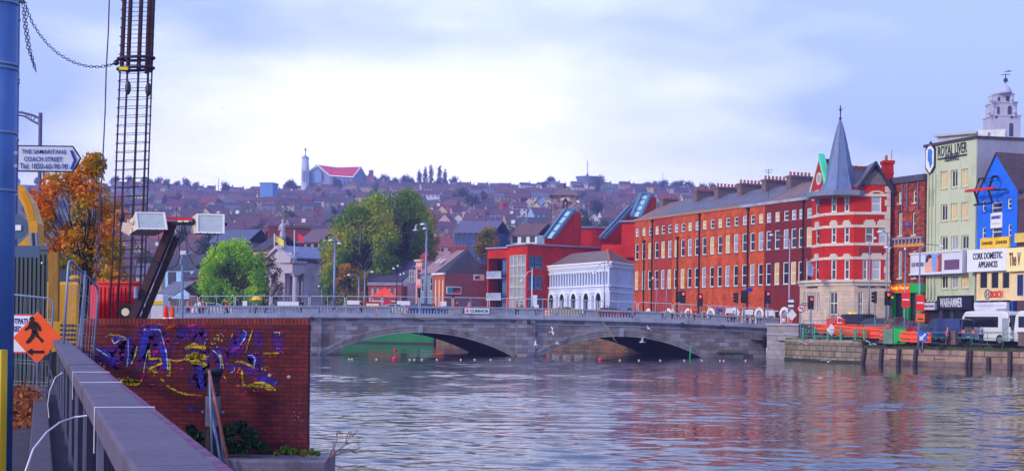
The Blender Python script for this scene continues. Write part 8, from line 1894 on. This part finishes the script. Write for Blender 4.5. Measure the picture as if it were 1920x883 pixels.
lc = mat('ledge_concrete', (112, 106, 124), rough=.9, var=.25, scale=3, bump=.5, dirt=((82, 78, 84), 1.6, .7))
x0, x1 = at(250, 870, 24).x, at(612, 870, 23.95).x
o = thing('concrete_ledge', 'rough grey concrete ledge at the foot of the graffiti wall', 'ledge', (x1, 24.2, 0)); MB().box8([(x0,23.9,-1.5),(x1,23.9,-1.5),(x1,25.2,-1.5),(x0,25.2,-1.5),(x0,23.9,.82),(x1,23.9,.82),(x1,25.2,.85),(x0,25.2,.85)]).build('slab', lc, o, bevel=.03)
b = at(398, 850, 24.2); o = thing('cast_iron_standard', 'stout black cast-iron standard with a moulded cap before the graffiti wall', 'post', (b.x, 24.2, .83))
MB().lathe((b.x, 24.2, .83), [(.14,0),(.14,.5),(.10,.52),(.10,1.08),(.125,1.1),(.11,1.3),(.13,1.42),(.165,1.47),(.17,1.52),(.12,1.56)], 14).build('shaft', mat('cast_iron_black', (26, 26, 40), rough=.5, var=.3, scale=6), o, smooth=False)
MB().lathe((b.x, 24.2, 1.38), [(.128,0),(.132,.02),(.132,.5),(.128,.52)], 14).build('grey_band', mat('band_grey', (100, 98, 116), var=.25, scale=5), o)
k = MB(); [k.ball((b.x + sx*.17, 24.2, 1.62), .035, 6) for sx in (-1, 1)]; k.build('lug', gpst, o)
for x0, y0, x1, y1, r, m_, lab in ((392, 694, 431, 886, .026, mat('rusty_pipe', (150, 84, 74), var=.35, scale=6, dirt=((170, 160, 170), 4, .6)), 'long rusty pipe leaning against the cast-iron standard'), (393, 700, 398, 862, .022, galv, 'galvanised pipe standing almost upright beside the cast-iron standard'), (396, 772, 417, 880, .026, galv, 'short galvanised pipe leaning in front of the rusty one'), (412, 800, 421, 890, .02, gpst, 'thin grey pipe at the foot of the rusty one')):
    MB().path([at(x0, y0, 24.0), at(x1, y1, 23.75)], r, 8).build('leaning_pipe', m_, smooth=True, label=lab, cat='pipe', group='pipes leaning on the standard')
ivy = leaf_mat('ivy_leaves', [(18, 36, 30), (26, 58, 42), (40, 78, 44), (84, 96, 44)], sc=3)
def bush(lab, cl, n, sz, lm, seed, name='bush'):
    r_ = random.Random(seed); k = MB(); pts_ = []
    for px, py, rp, Y in cl: p = at(px, py, Y); pts_.append(p); rr = rp*Y/F; leaves(k, p, (rr, rr*.7, rr*.8), n, sz, r_)
    b = pts_[0]; o = thing(name, lab, 'bush', (b.x, b.y, .84)); k.build('foliage', lm, o); kk = MB(); [kk.path([(b.x + (p.x-b.x)*.4, p.y, .84), p], .006, 4) for p in pts_]; kk.build('stems', bark, o)
bush('dark green ivy bush right of the cast-iron standard', [(432, 808, 16, 24.3), (450, 800, 15, 24.4), (468, 815, 18, 24.3), (430, 832, 16, 24.2), (455, 835, 18, 24.2), (480, 832, 14, 24.3), (495, 840, 9, 24.3), (415, 845, 9, 24.2)], 240, .05, ivy, 11)
bush('dark ivy bush left of the cast-iron standard', [(365, 815, 15, 24.3), (380, 830, 12, 24.3), (350, 828, 12, 24.3), (372, 842, 12, 24.2), (358, 803, 9, 24.4)], 200, .05, ivy, 12)
bush('small bright weed clump at the right foot of the graffiti wall', [(585, 848, 8, 24.2), (570, 849, 7, 24.2), (596, 850, 5, 24.2), (550, 846, 8, 24.3), (535, 842, 9, 24.4), (520, 849, 6, 24.2)], 130, .035, moss_l, 13)
o = thing('bare_shrub', 'bare reddish twigs sticking up beside the concrete ledge over the water', 'plant', at(611, 868, 23.9)); k = MB(); r_ = random.Random(9); twg = mat('twig', (116, 66, 72), var=.2)
def tw_(pts, r): k.path([at(x, y, 23.85 + .02*i) for i, (x, y) in enumerate(pts)], [r*(1 - .7*i/(len(pts)-1)) for i in range(len(pts))], 5)
for pts in ([(611,868),(628,850),(648,832),(660,812)], [(613,866),(622,846),(632,825),(631,808)], [(620,858),(640,848),(660,846),(673,840)], [(648,832),(664,828),(672,830)], [(648,832),(650,820),(655,810)], [(660,846),(668,850),(674,846)], [(616,870),(640,876),(664,872),(672,868)], [(628,850),(626,836),(624,826)], [(636,842),(648,842),(656,838)], [(631,816),(636,810),(640,811)], [(660,818),(666,812),(668,806)]): tw_(pts, .012)
k.build('twigs', twg, o); kk = MB(); [leaves(kk, at(x, y, 23.9), (.03,.03,.03), 4, .025, r_) for x, y in ((660,812),(631,808),(673,840),(656,810),(640,811),(668,806),(672,830))]; kk.build('buds', leaf_mat('bud_leaves', [(120, 80, 50), (170, 130, 70)], sc=2), o)
bpm = mat('blue_steel', (66, 100, 160), rough=.5, metal=.25, var=.22, scale=1.6, stretch=(1, 1, .4), dirt=((96, 120, 168), 2.2, .6))
c_ = at(-5, 400, 12); o = thing('blue_pole', 'thick blue galvanised steel post at the left edge of the frame', 'post', (c_.x, 12, 1.7)); MB().path([(c_.x, 12, 1.6), (c_.x, 12, 6.3)], .148, 28).build('tube', bpm, o, smooth=True)
for i, py in enumerate((7, 122, 130, 250, 358)): z = at(-5, py, 12).z; MB().lathe((c_.x, 12, z-.012), [(.149,0),(.157,.006),(.157,.018),(.149,.024)], 28, caps=False).build('ring', galv, o)
q0, q1 = at(33, 272, 11.75), at(152, 325, 11.75); f = Fr((q0.x, 11.75), (q1.x, 11.75)); z0, z1 = at(90, 323, 11.75).z, at(90, 273, 11.75).z
o = thing('finger_sign', 'white pointed sign reading THE SAMARITANS COACH STREET with a blue chevron', 'sign', q0)
def arrow(ins_, d, nm, m_, par=None):
    L = f.L; t = L*.13; return MB().prism([f.P(0+ins_,d,z0+ins_), f.P(L-t-ins_*.4,d,z0+ins_), f.P(L-t*.5-ins_*.6,d,z0+.05+ins_), f.P(L-ins_,d,(z0+z1)/2+.01), f.P(L-t*.5-ins_*.6,d,z1-.05-ins_), f.P(L-t-ins_*.4,d,z1-ins_), f.P(0+ins_,d,z1-ins_)], (0, .008, 0)).build(nm, m_, par)
arrow(0, 0, 'plate', mat('sign_navy', (24, 30, 58), rough=.4), o); arrow(.012, .006, 'face', mat('sign_face_grey', (188, 194, 214), rough=.4, var=.04), o)
tb = mat('sign_text_blue', (20, 44, 140), rough=.4)
for s_, xa, ya, xb, yb in (('THE SAMARITANS', 122, 60, 366, 86), ('COACH STREET', 136, 100, 348, 128), ('Tel: 1850-60-90-90', 112, 136, 377, 170)): ftextpx(f, s_, *cr2(xa, ya), *cr2(xb, yb), tb, o, d=.013, bold=.008, depth=.002)
k = MB(); cp = lambda x, y, d=.015: (lambda sz: f.P(sz[0], d, sz[1]))(f.px(*cr2(x, y))); k.prism([cp(388,66), cp(403,66), cp(425,120), cp(404,170), cp(389,170), cp(409,120)], (0,.004,0)); k.build('chevron', tb, o)
[MB().box((q0.x+.01, 11.83, (z0+z1)/2+dz), (.1, .1, .03)).build('clamp', galv, o) for dz in (.05, -.06)]
c_ = at(-1, 800, 8); MB().fbox(Fr((c_.x-.05, 8), (c_.x+.02, 8)), 0, .055, -.1, 0, 1.7, at(2, 656, 8).z).build('yellow_post', mat('post_yellow', (236, 190, 20), rough=.5), label='sliver of a yellow post at the far left edge of the frame', cat='post')
p = at(70, 633, 28.3); h_ = .50; sg = thing('roadworks_sign', 'orange diamond pedestrian sign with a black walking figure and left arrow', 'sign', p); m_or = mat('sign_fluo_orange', (240, 84, 16), rough=.45, var=.08, dirt=((200, 60, 20), 3, .4, (1,1,1)))
MB().prism([p+Vector((0,0,h_*1.08)), p+Vector((h_,0,0)), p+Vector((0,0,-h_*1.08)), p+Vector((-h_,0,0))], (0,.02,0)).build('plate', m_or, sg, bevel=.008)
Y_ = 28.29; f = Fr((p.x-1, Y_), (p.x+1, Y_)); S3 = lambda x, y: (lambda sz: f.P(sz[0], .004, sz[1]))(f.px(*cr3(x, y)))
k = MB(); k.prism([S3(163+12*math.cos(j*.785), 101+11*math.sin(j*.785)) for j in range(8)], (0,.004,0))
for pts in ([(152,112),(176,112),(186,130),(190,160),(165,170),(158,150),(148,152),(128,164),(124,156),(144,138)], [(176,114),(192,120),(208,145),(210,164),(201,166),(190,146)], [(164,166),(182,164),(176,195),(150,226),(132,228),(134,218),(156,190)], [(172,166),(190,162),(198,188),(222,212),(214,226),(200,206),(182,192)], [(136,271),(165,252),(164,264),(226,265),(226,278),(164,278),(166,291)]): k.prism([S3(*q) for q in pts], (0,.004,0))
k.build('symbol', mat('sign_symbol', (24, 16, 22)), sg)
k = MB().path([p+Vector((0,.06,.1)), (p.x-.25, Y_+.5, 1.7)], .02, 5).path([p+Vector((0,.06,.1)), (p.x+.25, Y_+.5, 1.7)], .02, 5).path([p+Vector((0,.03,0)), (p.x, Y_-.0, 1.7)], .02, 5); k.build('stand', gpst, sg)
a, b_ = at(2, 588, 28.9), at(60, 662, 28.9); f = Fr((a.x, 28.9), (b_.x, 28.9)); o = thing('footpath_sign', 'white FOOTPATH CLOSED board behind the orange diamond sign', 'sign', (a.x, 28.9, b_.z)); MB().fbox(f, 0, f.L, -.01, 0, b_.z, a.z).build('board', swht, o)
zt = a.z; k = MB().fbox(f, 0, f.L, .0, .006, zt-.03, zt).fbox(f, 0, f.L, 0, .006, b_.z, b_.z+.03).fbox(f, f.L-.02, f.L, 0, .005, b_.z+.03, zt-.03); k.build('border', mat('sign_pinkborder', (214, 70, 90)), o)
ftext(f, 'FOOTPATH', .06, f.L-.05, zt-.21, zt-.09, tb, o, d=.004, bold=.03, depth=.004); ftext(f, 'CLOSED', .06, f.L*.66, zt-.37, zt-.25, tb, o, d=.004, bold=.03, depth=.004)
def heras(lab, pts, Y, ntop=None, nv_=22, nh=5, grp='site fence panels on the near quay'):
    """corner pixels: bottom-left, top-left, top-right, bottom-right, each with a depth"""
    q = [at(x, y, d) for x, y, d in pts]; o = thing('site_fence_panel', lab, 'fence', q[0], grp); bl_, tl_, tr_, br_ = q
    c1, c2 = tl_.lerp(bl_, .06), tl_.lerp(tr_, .08); c3, c4 = tr_.lerp(tl_, .08), tr_.lerp(br_, .08)
    MB().path([bl_, c1, tl_.lerp((c1+c2)/2, .5), c2, c3, tr_.lerp((c3+c4)/2, .5), c4, br_], .021, 8).build('frame', galv, o, smooth=True)
    k = MB(); w_ = .0035
    for i in range(1, nv_): t = i/nv_; k.path([bl_.lerp(br_, t), tl_.lerp(tr_, t)], w_, 3)
    for i in range(1, nh): t = i/nh; k.path([bl_.lerp(tl_, t), br_.lerp(tr_, t)], w_, 3); k.path([bl_.lerp(tl_, t) - Vector((0,0,.07)), br_.lerp(tr_, t) - Vector((0,0,.07))], w_, 3)
    k.build('mesh', wirem, o); return q, o
heras('galvanised mesh panel closing the pavement behind the orange diamond sign', [(-60, 752, 29.3), (-60, 543, 29.3), (101, 560, 29.3), (88, 756, 29.3)], 29, nv_=26)
q, o = heras('tilted galvanised mesh panel strapped beside the parapet rail before the red container', [(116, 690, 23.0), (129, 485, 23.2), (185, 540, 24.5), (173, 700, 24.4)], 23, nv_=10)
MB().path([at(150, 690, 23.8), at(160, 508, 23.8)], .02, 6).path([at(143, 690, 23.7), at(156, 560, 23.7)], .016, 6).build('stay', galv, o)
leaf_l = leaf_mat('fallen_leaves', [(80, 44, 36), (130, 70, 44), (176, 104, 58), (110, 60, 60)], sc=4); k = MB(); r_ = random.Random(31)
for i in range(40): Y = r_.uniform(19, 27); px = r_.uniform(28, 62); p = gp(px, Y, 1.72); leaves(k, (p.x, p.y, 1.72 + .12*max(0, (Y-20)/7)), (.22, .4, .05 + .03*max(0, Y-22)), 26, .07, r_)
k.build('leaf_litter', leaf_l, label='drift of brown fallen leaves piled on the pavement under the diamond sign', cat='leaves', kind='stuff')
a, b_ = gp(-20, 31, 3), gp(88, 30.6, 3); f = Fr(a, b_); z1 = at(60, 469, 30.8).z; o = thing('site_hut', 'dark blue-green ribbed site hut behind the mesh panel', 'hut', (a.x, a.y, 1.66)); hm_ = mat('hut_green', (38, 56, 66), rough=.5, var=.15)
MB().rbox(a, b_, 2.4, 1.66, z1).build('body', hm_, o); k = MB(); [k.fbox(f, .05 + i*.11, .09 + i*.11, 0, .03, 1.75, z1-.1) for i in range(int(f.L/.11))]; k.build('ribs', hm_, o, kind='stuff'); MB().rbox(a, b_ + Vector((.03, -.05)), 2.45, z1, z1+.09).build('roof_edge', mat('hut_edge', (70, 84, 110)), o)
k = MB(); s_, z_ = f.px(81, 493); k.path([f.P(s_,.03,z_), f.P(s_,.06,z_)], .02, 8); k.build('bolt', swht, o)
a, b_ = gp(89, 29.8, 3), gp(108, 29.8, 3); f = Fr(a, b_); MB().fbox(f, 0, f.L, -.12, 0, at(98, 602, 29.8).z, at(98, 473, 29.8).z).build('timber_post', mat('yellow_timber', (146, 104, 40), var=.3, scale=5, stretch=(3, 3, .4)), label='broad yellowish timber board standing at the corner of the site hut', cat='board', bevel=.01)
p = at(29, 425, 25.5); o = thing('round_sign_back', 'grey back of a round traffic sign peeping from behind the blue pole', 'sign', p); k = MB().path([p, p+Vector((0,.02,0))], .23, 24); k.box((p.x+.15, p.y-.0, at(29, 472, 25.5).z), (.6, .02, .2)); k.build('plate', mat('signback', (60, 84, 116), rough=.5, var=.1), o); MB().box((p.x+.05, p.y-.02, p.z-.02), (.12, .01, .1)).build('sticker', swht, o); MB().path([(p.x-.05, p.y+.05, 1.7), (p.x-.05, p.y+.05, p.z+.3)], .03, 6).build('pole', gpst, o)
t = at(76, 212, 45); b_ = Vector((t.x, 45, 1.6)); o = thing('ornate_lamp_post', 'slim street lamp with a scrolled iron bracket reaching left above the finger sign', 'street lamp', b_); lm_ = mat('lamp_mauve', (88, 92, 130), var=.15); MB().path([b_, t], .06, 8).build('pole', lm_, o)
k = MB().path([at(74, 222, 45), at(60, 216, 45), at(40, 211, 45), at(20, 211, 45)], .04, 5).path([at(74, 234, 45), at(62, 228, 45), at(45, 218, 45), at(25, 215, 45)], .03, 5)
for px, py, r in ((68, 225, .08), (62, 221, .07), (56, 218, .055), (50, 216, .045)): c_ = at(px, py, 45); k.path([c_ + Vector((r*math.cos(j*.785), 0, r*math.sin(j*.785))) for j in range(9)], .014, 4)
k.build('bracket', lm_, o); k = MB().path([at(82, 322, 47), at(82, 400, 47)], .05, 5); k.build('slim_post', lm_, label='thin dark post just right of the ornate lamp post', cat='post')
yl = mat('plant_yellow', (214, 152, 20), rough=.4, var=.15, scale=2, dirt=((150, 110, 40), 1.5, .5)); Pt = lambda x, y, Y=36: at(*cr2(x, y), Y)
o = thing('excavator_arm', 'yellow excavator boom and hydraulic hoses rising behind the blue pole', 'excavator', Pt(100, 590)); off = Vector((0, .5, 0))
MB().prism([Pt(82,262), Pt(98,250), Pt(134,303), Pt(168,352), Pt(186,410), Pt(208,470), Pt(206,590), Pt(96,590), Pt(160,530), Pt(156,470), Pt(146,420), Pt(124,365), Pt(92,312)], off).build('boom', yl, o)
k = MB(); [k.path([Pt(70+6*i,235+4*i,35.8), Pt(118+8*i,290,35.7), Pt(150+9*i,380,35.7), Pt(165+8*i,450,35.7)], .03, 6) for i in range(4)]; k.build('hose', mat('hose_ochre', (206, 140, 20)), o)
for i in range(3): MB().path([Pt(172+14*i,520,35.7), Pt(178+14*i,606,35.7)], .045, 8).build('hydraulic_ram', galv if i != 1 else dkm, o)
a, b_ = gp(106, 36, 3), gp(148, 36, 3); f = Fr(a, b_); zt = at(125, 528, 36).z; o = thing('site_dumper', 'yellow site dumper cab with dark window and yellow mirror by the timber board', 'dumper', (a.x, 36, 1.66))
MB().rbox(f.A - f.t*.3, f.B, 1.9, 2.0, zt).build('body', yl, o, bevel=.08); MB().box8([f.P(-.3,-.1,zt), f.P(f.L*.45,-.1,zt), f.P(f.L*.45,-1.6,zt), f.P(-.3,-1.6,zt), f.P(-.3,-.25,zt+.32), f.P(f.L*.38,-.25,zt+.32), f.P(f.L*.38,-1.4,zt+.32), f.P(-.3,-1.4,zt+.32)]).build('window', cglass, o); MB().ball(at(140, 521, 35.8), .15, 8, (1, .5, .5)).build('mirror', yl, o)
k = MB(); [k.fbox(f, .1, f.L-.1, 0, .03, 2.55+.12*i, 2.6+.12*i) for i in range(5)]; k.build('grille', dkm, o); [MB().path([f.P(s_, .02, 2.0), f.P(s_, -.35, 2.0)], .38, 14).build('wheel', rubber, o) for s_ in (0, f.L-.1)]
cm = mat('container_red', (206, 18, 40), rough=.5, var=.12, scale=2); a, b_ = gp(182, 38.4, 3), gp(262, 38, 3); f = Fr(a, b_); z1 = at(220, 531, 38).z; o = thing('red_container', 'bright red ribbed steel container behind the rebar cage', 'container', (a.x, 38, 1.66)); MB().rbox(a, b_, 2.4, 1.66, z1).build('body', cm, o); k = MB(); [k.fbox(f, .05+i*.13, .11+i*.13, 0, .035, 1.8, z1-.1) for i in range(8)]; k.build('ribs', cm, o); MB().fbox(f, 0, f.L, -.05, .05, z1, z1+.06).build('top_rail', cm, o)
a, b_ = gp(283, 42, 3), gp(306, 42, 3); f = Fr(a, b_); o = thing('white_cabinet', 'white site cabinet with a yellow strip behind the foot of the boom', 'cabinet', (a.x, 42, 1.66)); z1 = at(295, 552, 42).z; MB().fbox(f, 0, f.L, -.6, 0, 1.66, z1).build('body', mat('cabinet_white', (206, 206, 220)), o, bevel=.02); MB().fbox(f, 0, f.L, 0, .02, at(295, 571, 42).z, at(295, 564, 42).z).build('strip', mat('strip_yellow', (226, 184, 60)), o)
p = at(240, 585, 31.5); o = thing('black_drum', 'black cable drum at the foot of the dark boom', 'drum', p); MB().path([p-Vector((0,.2,0)), p+Vector((0,.2,0))], .17, 16).build('reel', rubber, o); MB().path([p-Vector((0,.22,0)), p-Vector((0,.2,0))], .09, 12).build('hub', cream_p, o)
for px, py, Y, c, lab in ((311, 598, 25.6, 'red', 'scarlet traffic cone standing behind the graffiti wall top'), (322.5, 598, 25.4, 'orange', 'orange-red traffic cone right of the scarlet one')):
    p = at(px, py, Y); m_ = mat('cone_' + c, (232, 30, 20) if c == 'red' else (232, 80, 40)); o = thing('traffic_cone', lab, 'cone', p - Vector((0, 0, .3)), 'traffic cones behind the graffiti wall'); MB().lathe(p - Vector((0,0,.25)), [(.09, 0), (.065, .2), (.03, .46), (.015, .5)], 12).build('cone', m_, o); MB().box(p - Vector((0,0,.27)), (.26, .26, .035)).build('base', m_, o); MB().lathe(p - Vector((0,0,.25)), [(.071, .16), (.058, .28)], 12, caps=False).build('band', swht, o)
rbm = mat('rusty_rebar', (58, 36, 52), rough=.8, var=.3, scale=6); top_, bot_ = at(260, -14, 32), at(233, 600, 32); bot_.z = 1.66; ax_ = (top_ - bot_); Lc = ax_.length; axn = ax_.normalized(); e1 = axn.orthogonal().normalized(); e2 = axn.cross(e1)
cg = thing('rebar_cage', 'tall leaning round cage of rusty reinforcement bars held upright by a chain', 'rebar cage', bot_); ring_ = lambda s_, r, n_=20: [bot_ + axn*s_ + (e1*math.cos(2*math.pi*j/n_) + e2*math.sin(2*math.pi*j/n_))*r + axn*(.05*math.cos(2*math.pi*j/n_)) for j in range(n_+1)]
for j in range(9):
    t = 2*math.pi*(j+.3)/9; d = (e1*math.cos(t) + e2*math.sin(t)); MB().path([bot_ + d*.385, bot_ + d*.36 + axn*Lc], .018, 6).build('main_bar', rbm, cg)
    if j % 2 == 0: MB().path([bot_ + d*.33 + axn*(Lc*.80), bot_ + d*.33 + axn*Lc], .05, 6).build('lap_bar', rbm, cg)
k = MB(); s_ = .1
while s_ < Lc: k.path(ring_(s_, .40 - .02*s_/Lc), .0085, 4, caps=False); s_ += .205
k.build('hoops', rbm, cg, kind='stuff')
for py in (110, 129): s_ = (at(250, py, 32) - bot_).dot(axn); MB().path(ring_(s_, .405), .035, 6).build('stiffener_band', mat('band_steel', (44, 44, 70)), cg)
for px, py in ((240, 165), (278, 168), (228, 405)): MB().ball(at(px, py, 31.55), .12, 8, (.6, .5, 1.4)).build('spacer', dkm, cg)
MB().box(at(232, 129, 31.55), (.2, .06, .07)).build('yellow_tag', mat('tag_yellow', (224, 200, 40)), cg)
mx = at(31, 200, 33); o = thing('pile_mast', 'blue steel rig mast standing just behind the thick blue pole', 'mast', (mx.x-.1, 33, 1.66)); MB().path([(mx.x-.1, 33, 1.66), (mx.x-.1, 33, 11.6)], .15, 14).build('tube', bpm, o, smooth=True); [MB().lathe((mx.x-.1, 33, at(31, py, 33).z), [(.152,0),(.165,.02),(.165,.06),(.152,.08)], 14, caps=False).build('ring', galv, o) for py in (40, 152, 158, 265, 370)]
MB().path([(mx.x, 33, at(40, 2, 33).z), at(44, 4, 33)], .04, 6).build('bracket', mat('bracket_green', (70, 120, 90)), o)
chm = mat('chain_steel', (46, 48, 78), rough=.45, metal=.4)
def chain(lab, P_):
    k = MB(); acc = 0; L = .105; i = 0; cum = [0]
    for a, b in zip(P_, P_[1:]): cum.append(cum[-1] + (b-a).length)
    s_ = 0
    while s_ < cum[-1] - L:
        j = max(0, next((q for q in range(len(cum)-1) if cum[q+1] > s_), len(cum)-2)); t = (s_-cum[j])/(cum[j+1]-cum[j]); p = P_[j].lerp(P_[j+1], t); d = (P_[j+1]-P_[j]).normalized(); sd = (d.cross(Vector((0,1,0))).normalized() if i % 2 == 0 else d.cross(Vector((0,1,0))).cross(d).normalized()) * .027
        k.path([p, p+d*.02+sd, p+d*.085+sd, p+d*.105, p+d*.085-sd, p+d*.02-sd, p], .0095, 5, caps=False); s_ += .082; i += 1
    return k.build('chain', chm, label=lab, cat='chain')
A_, B_ = at(47, 6, 33), at(222, 119, 32); n = 30; cps = [(47,6),(52,22),(60,42),(72,62),(88,82),(105,98),(125,111),(145,120),(165,125),(185,126),(205,123),(221,117)]
chain('long slack chain looping from the rig mast to the rebar cage', [at(x, y, 33 - i/11) for i, (x, y) in enumerate(cps)])
chain('short doubled chain hanging beside the rig mast', [at(x, y, 33) for x, y in ((43, 8), (46, 50), (52, 90), (66, 130), (57, 95), (50, 50), (47, 10))])
MB().path([at(47, 6, 33), at(44, 0, 33), at(41, 8, 33)], .03, 6).ball(at(218, 118, 31.9), .07, 8).build('shackle', chm, cg)
MB().path([at(205, -6, 31), at(203, 60, 31), at(199, 130, 31), at(197, 210, 31), at(191, 330, 31), at(183, 470, 31), at(178, 530, 31)], .016, 5).build('lifting_strap', mat('strap_plum', (84, 60, 92)), label='thin plum-coloured lifting strap hanging left of the rebar cage', cat='strap')
bmm = mat('boom_plum', (52, 24, 40), rough=.55, var=.35, scale=2, dirt=((110, 50, 50), 2.5, .5)); D = 30
def cr5b(x, y): return 180 + x * .2944, 360 + y * .2944
Q = lambda x, y, Y=D: at(*cr5b(x, y), Y)
o = thing('floodlight_boom', 'dark plum steel boom leaning right and carrying two floodlights on a crossbar', 'boom', Q(250, 800))
def beam(x0, y0, x1, y1, w, Y=D, nm='beam'): a, b = Q(x0, y0, Y), Q(x1, y1, Y); MB().path([a, b], w, 4).build(nm, bmm, o)
beam(215, 850, 488, 200, .115); beam(285, 850, 515, 285, .085, D+.25, 'ram'); MB().path([Q(256, 830, D+.1), Q(500, 250, D+.1)], .018, 5).build('rod', galv, o)
a, b = Q(400, 198), Q(620, 202); MB().path([a, b], .06, 4).build('crossbar', dkm, o); MB().box((a+b)/2 + Vector((.05, 0, .1)), (1.7*.9*.6, .06, .05)).build('red_strip', mat('strip_red', (200, 30, 50)), o); k = MB(); [k.box(Q(x, 187, D-.08), (.1, .04, .04)) for x in (535, 575)]; k.build('cream_mark', cream_p, o)
MB().path([Q(512, 185), Q(512, 100)], .008, 4).build('whip_aerial', dkm, o)
MB().lathe(Q(255, 640, D-.15), [(.05,-.12),(.05,.12)], 8).path([Q(262, 628, D-.15), Q(250, 650, D-.15), Q(258, 680, D-.15), Q(270, 660, D-.15)], .012, 5).build('shackle', galv, o)
def flood(lab, fr4, back, cab):
    P4 = [Q(x, y, D-.45) for x, y in fr4]; Bk = [Q(x, y, D+.1) for x, y in back]; o = thing('floodlight', lab, 'floodlight', P4[0], 'floodlights on the boom'); cen = sum(P4, Vector())/4
    MB().box8(Bk + P4).build('housing', mat('housing_cream', (206, 190, 178), rough=.5, var=.15, scale=3), o)
    k = MB(); inn = [p.lerp(cen, .13) + Vector((0,-.03,0)) for p in P4]; out = [p + Vector((0,-.03,0)) for p in P4]
    for i in range(4): j = (i+1) % 4; k.box8([out[i]+Vector((0,.04,0)), out[j]+Vector((0,.04,0)), inn[j]+Vector((0,.04,0)), inn[i]+Vector((0,.04,0)), out[i], out[j], inn[j], inn[i]])
    k.build('bezel', swht, o); MB().prism([p + Vector((0,.02,0)) for p in inn], (0,.01,0)).build('lens', mat('flood_glass', (150, 166, 186), rough=.12, var=.2, scale=3, spec=1, dirt=((180, 190, 176), 4, .5)), o)
    k = MB(); [k.ball(out[a_].lerp(out[b_], t) + Vector((0,-.01,.02 if a_ > 1 else -.0)), .012, 6) for a_, b_ in ((0, 1), (2, 3)) for t in (.15, .4, .65, .9)]; k.build('bolt', dkm, o)
    k = MB(); [k.path([Q(x, y, D-.2) for x, y in c], .009, 5) for c in cab]; k.build('cable', tlm, o); return o
o1 = flood('left floodlight, cream housing turned slightly with pale blue glass', [(262, 238), (458, 240), (440, 130), (250, 128)], [(200, 275), (375, 280), (375, 190), (235, 160)], [[(228,225),(232,270),(255,330),(300,390),(350,435),(410,450),(460,420),(485,390),(500,330)], [(398,245),(400,300),(400,340)]])
MB().prism([Q(160,250,D), Q(170,192,D), Q(232,200,D), Q(235,230,D), Q(215,280,D)], (0,.25,0)).ball(Q(240, 190, D-.1), .09, 8).build('ballast_box', mat('housing_cream', (206, 190, 178)), o1)
o2 = flood('right floodlight, facing straight ahead with grey-green glass', [(642, 262), (820, 266), (820, 142), (642, 138)], [(600, 270), (780, 275), (780, 180), (612, 160)], [[(722,268),(720,310),(700,360),(660,398),(620,380),(590,340),(575,280),(570,215)], [(778,268),(770,330),(750,400),(710,450),(660,478),(620,460),(585,390),(570,300),(562,215)], [(530,215),(532,300),(533,420),(510,470),(470,488),(430,470)], [(545,215),(558,260),(552,310),(520,350),(500,330),(502,300),(530,295),(545,270),(550,215)]])
MB().ball(Q(620, 190, D-.3), .06, 8, (.6, 1, 1.3)).ball(Q(824, 205, D-.3), .045, 8).build('pivot', dkm, o2)
t, b_ = at(342, 478, 60), at(342, 598, 60); o = thing('grey_pole', 'plain grey-blue pole right of the boom with a small lamp arm', 'pole', (b_.x, 60, 1.66)); MB().path([(b_.x, 60, 1.66), (t.x, 60, t.z)], .06, 8).build('shaft', galv, o); MB().path([t, at(352, 477, 60), at(362, 472, 60)], .04, 5).path([at(340, 484, 59.9), at(339, 496, 59.9)], .05, 6).build('arm', galv, o)
px_tree('maple_tree', 'orange and yellow autumn maple behind the rebar cage', 45, 158, [(300, 172, 188), (322, 150, 188), (340, 82, 196), (370, 70, 200), (395, 62, 245), (430, 72, 238), (480, 76, 230), (530, 84, 240), (555, 100, 235)], 78, .36, 130, .085, org_l, 61, base_z=1.66, trunk_r=.09)
px_tree('young_tree', 'low orange leafy shoots between the red container and the cage', 43, 200, [(510, 180, 225), (530, 176, 232), (548, 180, 228)], 8, .25, 80, .08, org_l, 62, base_z=1.66, trunk_r=.04)
# ================================================================== the air
hzm = bpy.data.materials.new('haze_air'); hzm.use_nodes = True; t = hzm.node_tree
for n in list(t.nodes): t.nodes.remove(n)
pv = t.nodes.new('ShaderNodeVolumePrincipled'); pv.inputs['Color'].default_value = (.42, .44, 1.0, 1); pv.inputs['Density'].default_value = HAZE; pv.inputs['Anisotropy'].default_value = .1
om = t.nodes.new('ShaderNodeOutputMaterial'); t.links.new(pv.outputs[0], om.inputs['Volume'])
hb = MB().box8([(-1510, -90, -2.6), (1510, -90, -2.6), (1510, 1710, -2.6), (-1510, 1710, -2.6), (-1510, -90, 185), (1510, -90, 185), (1510, 1710, 185), (-1510, 1710, 185)]).build('haze', hzm, kind='stuff')
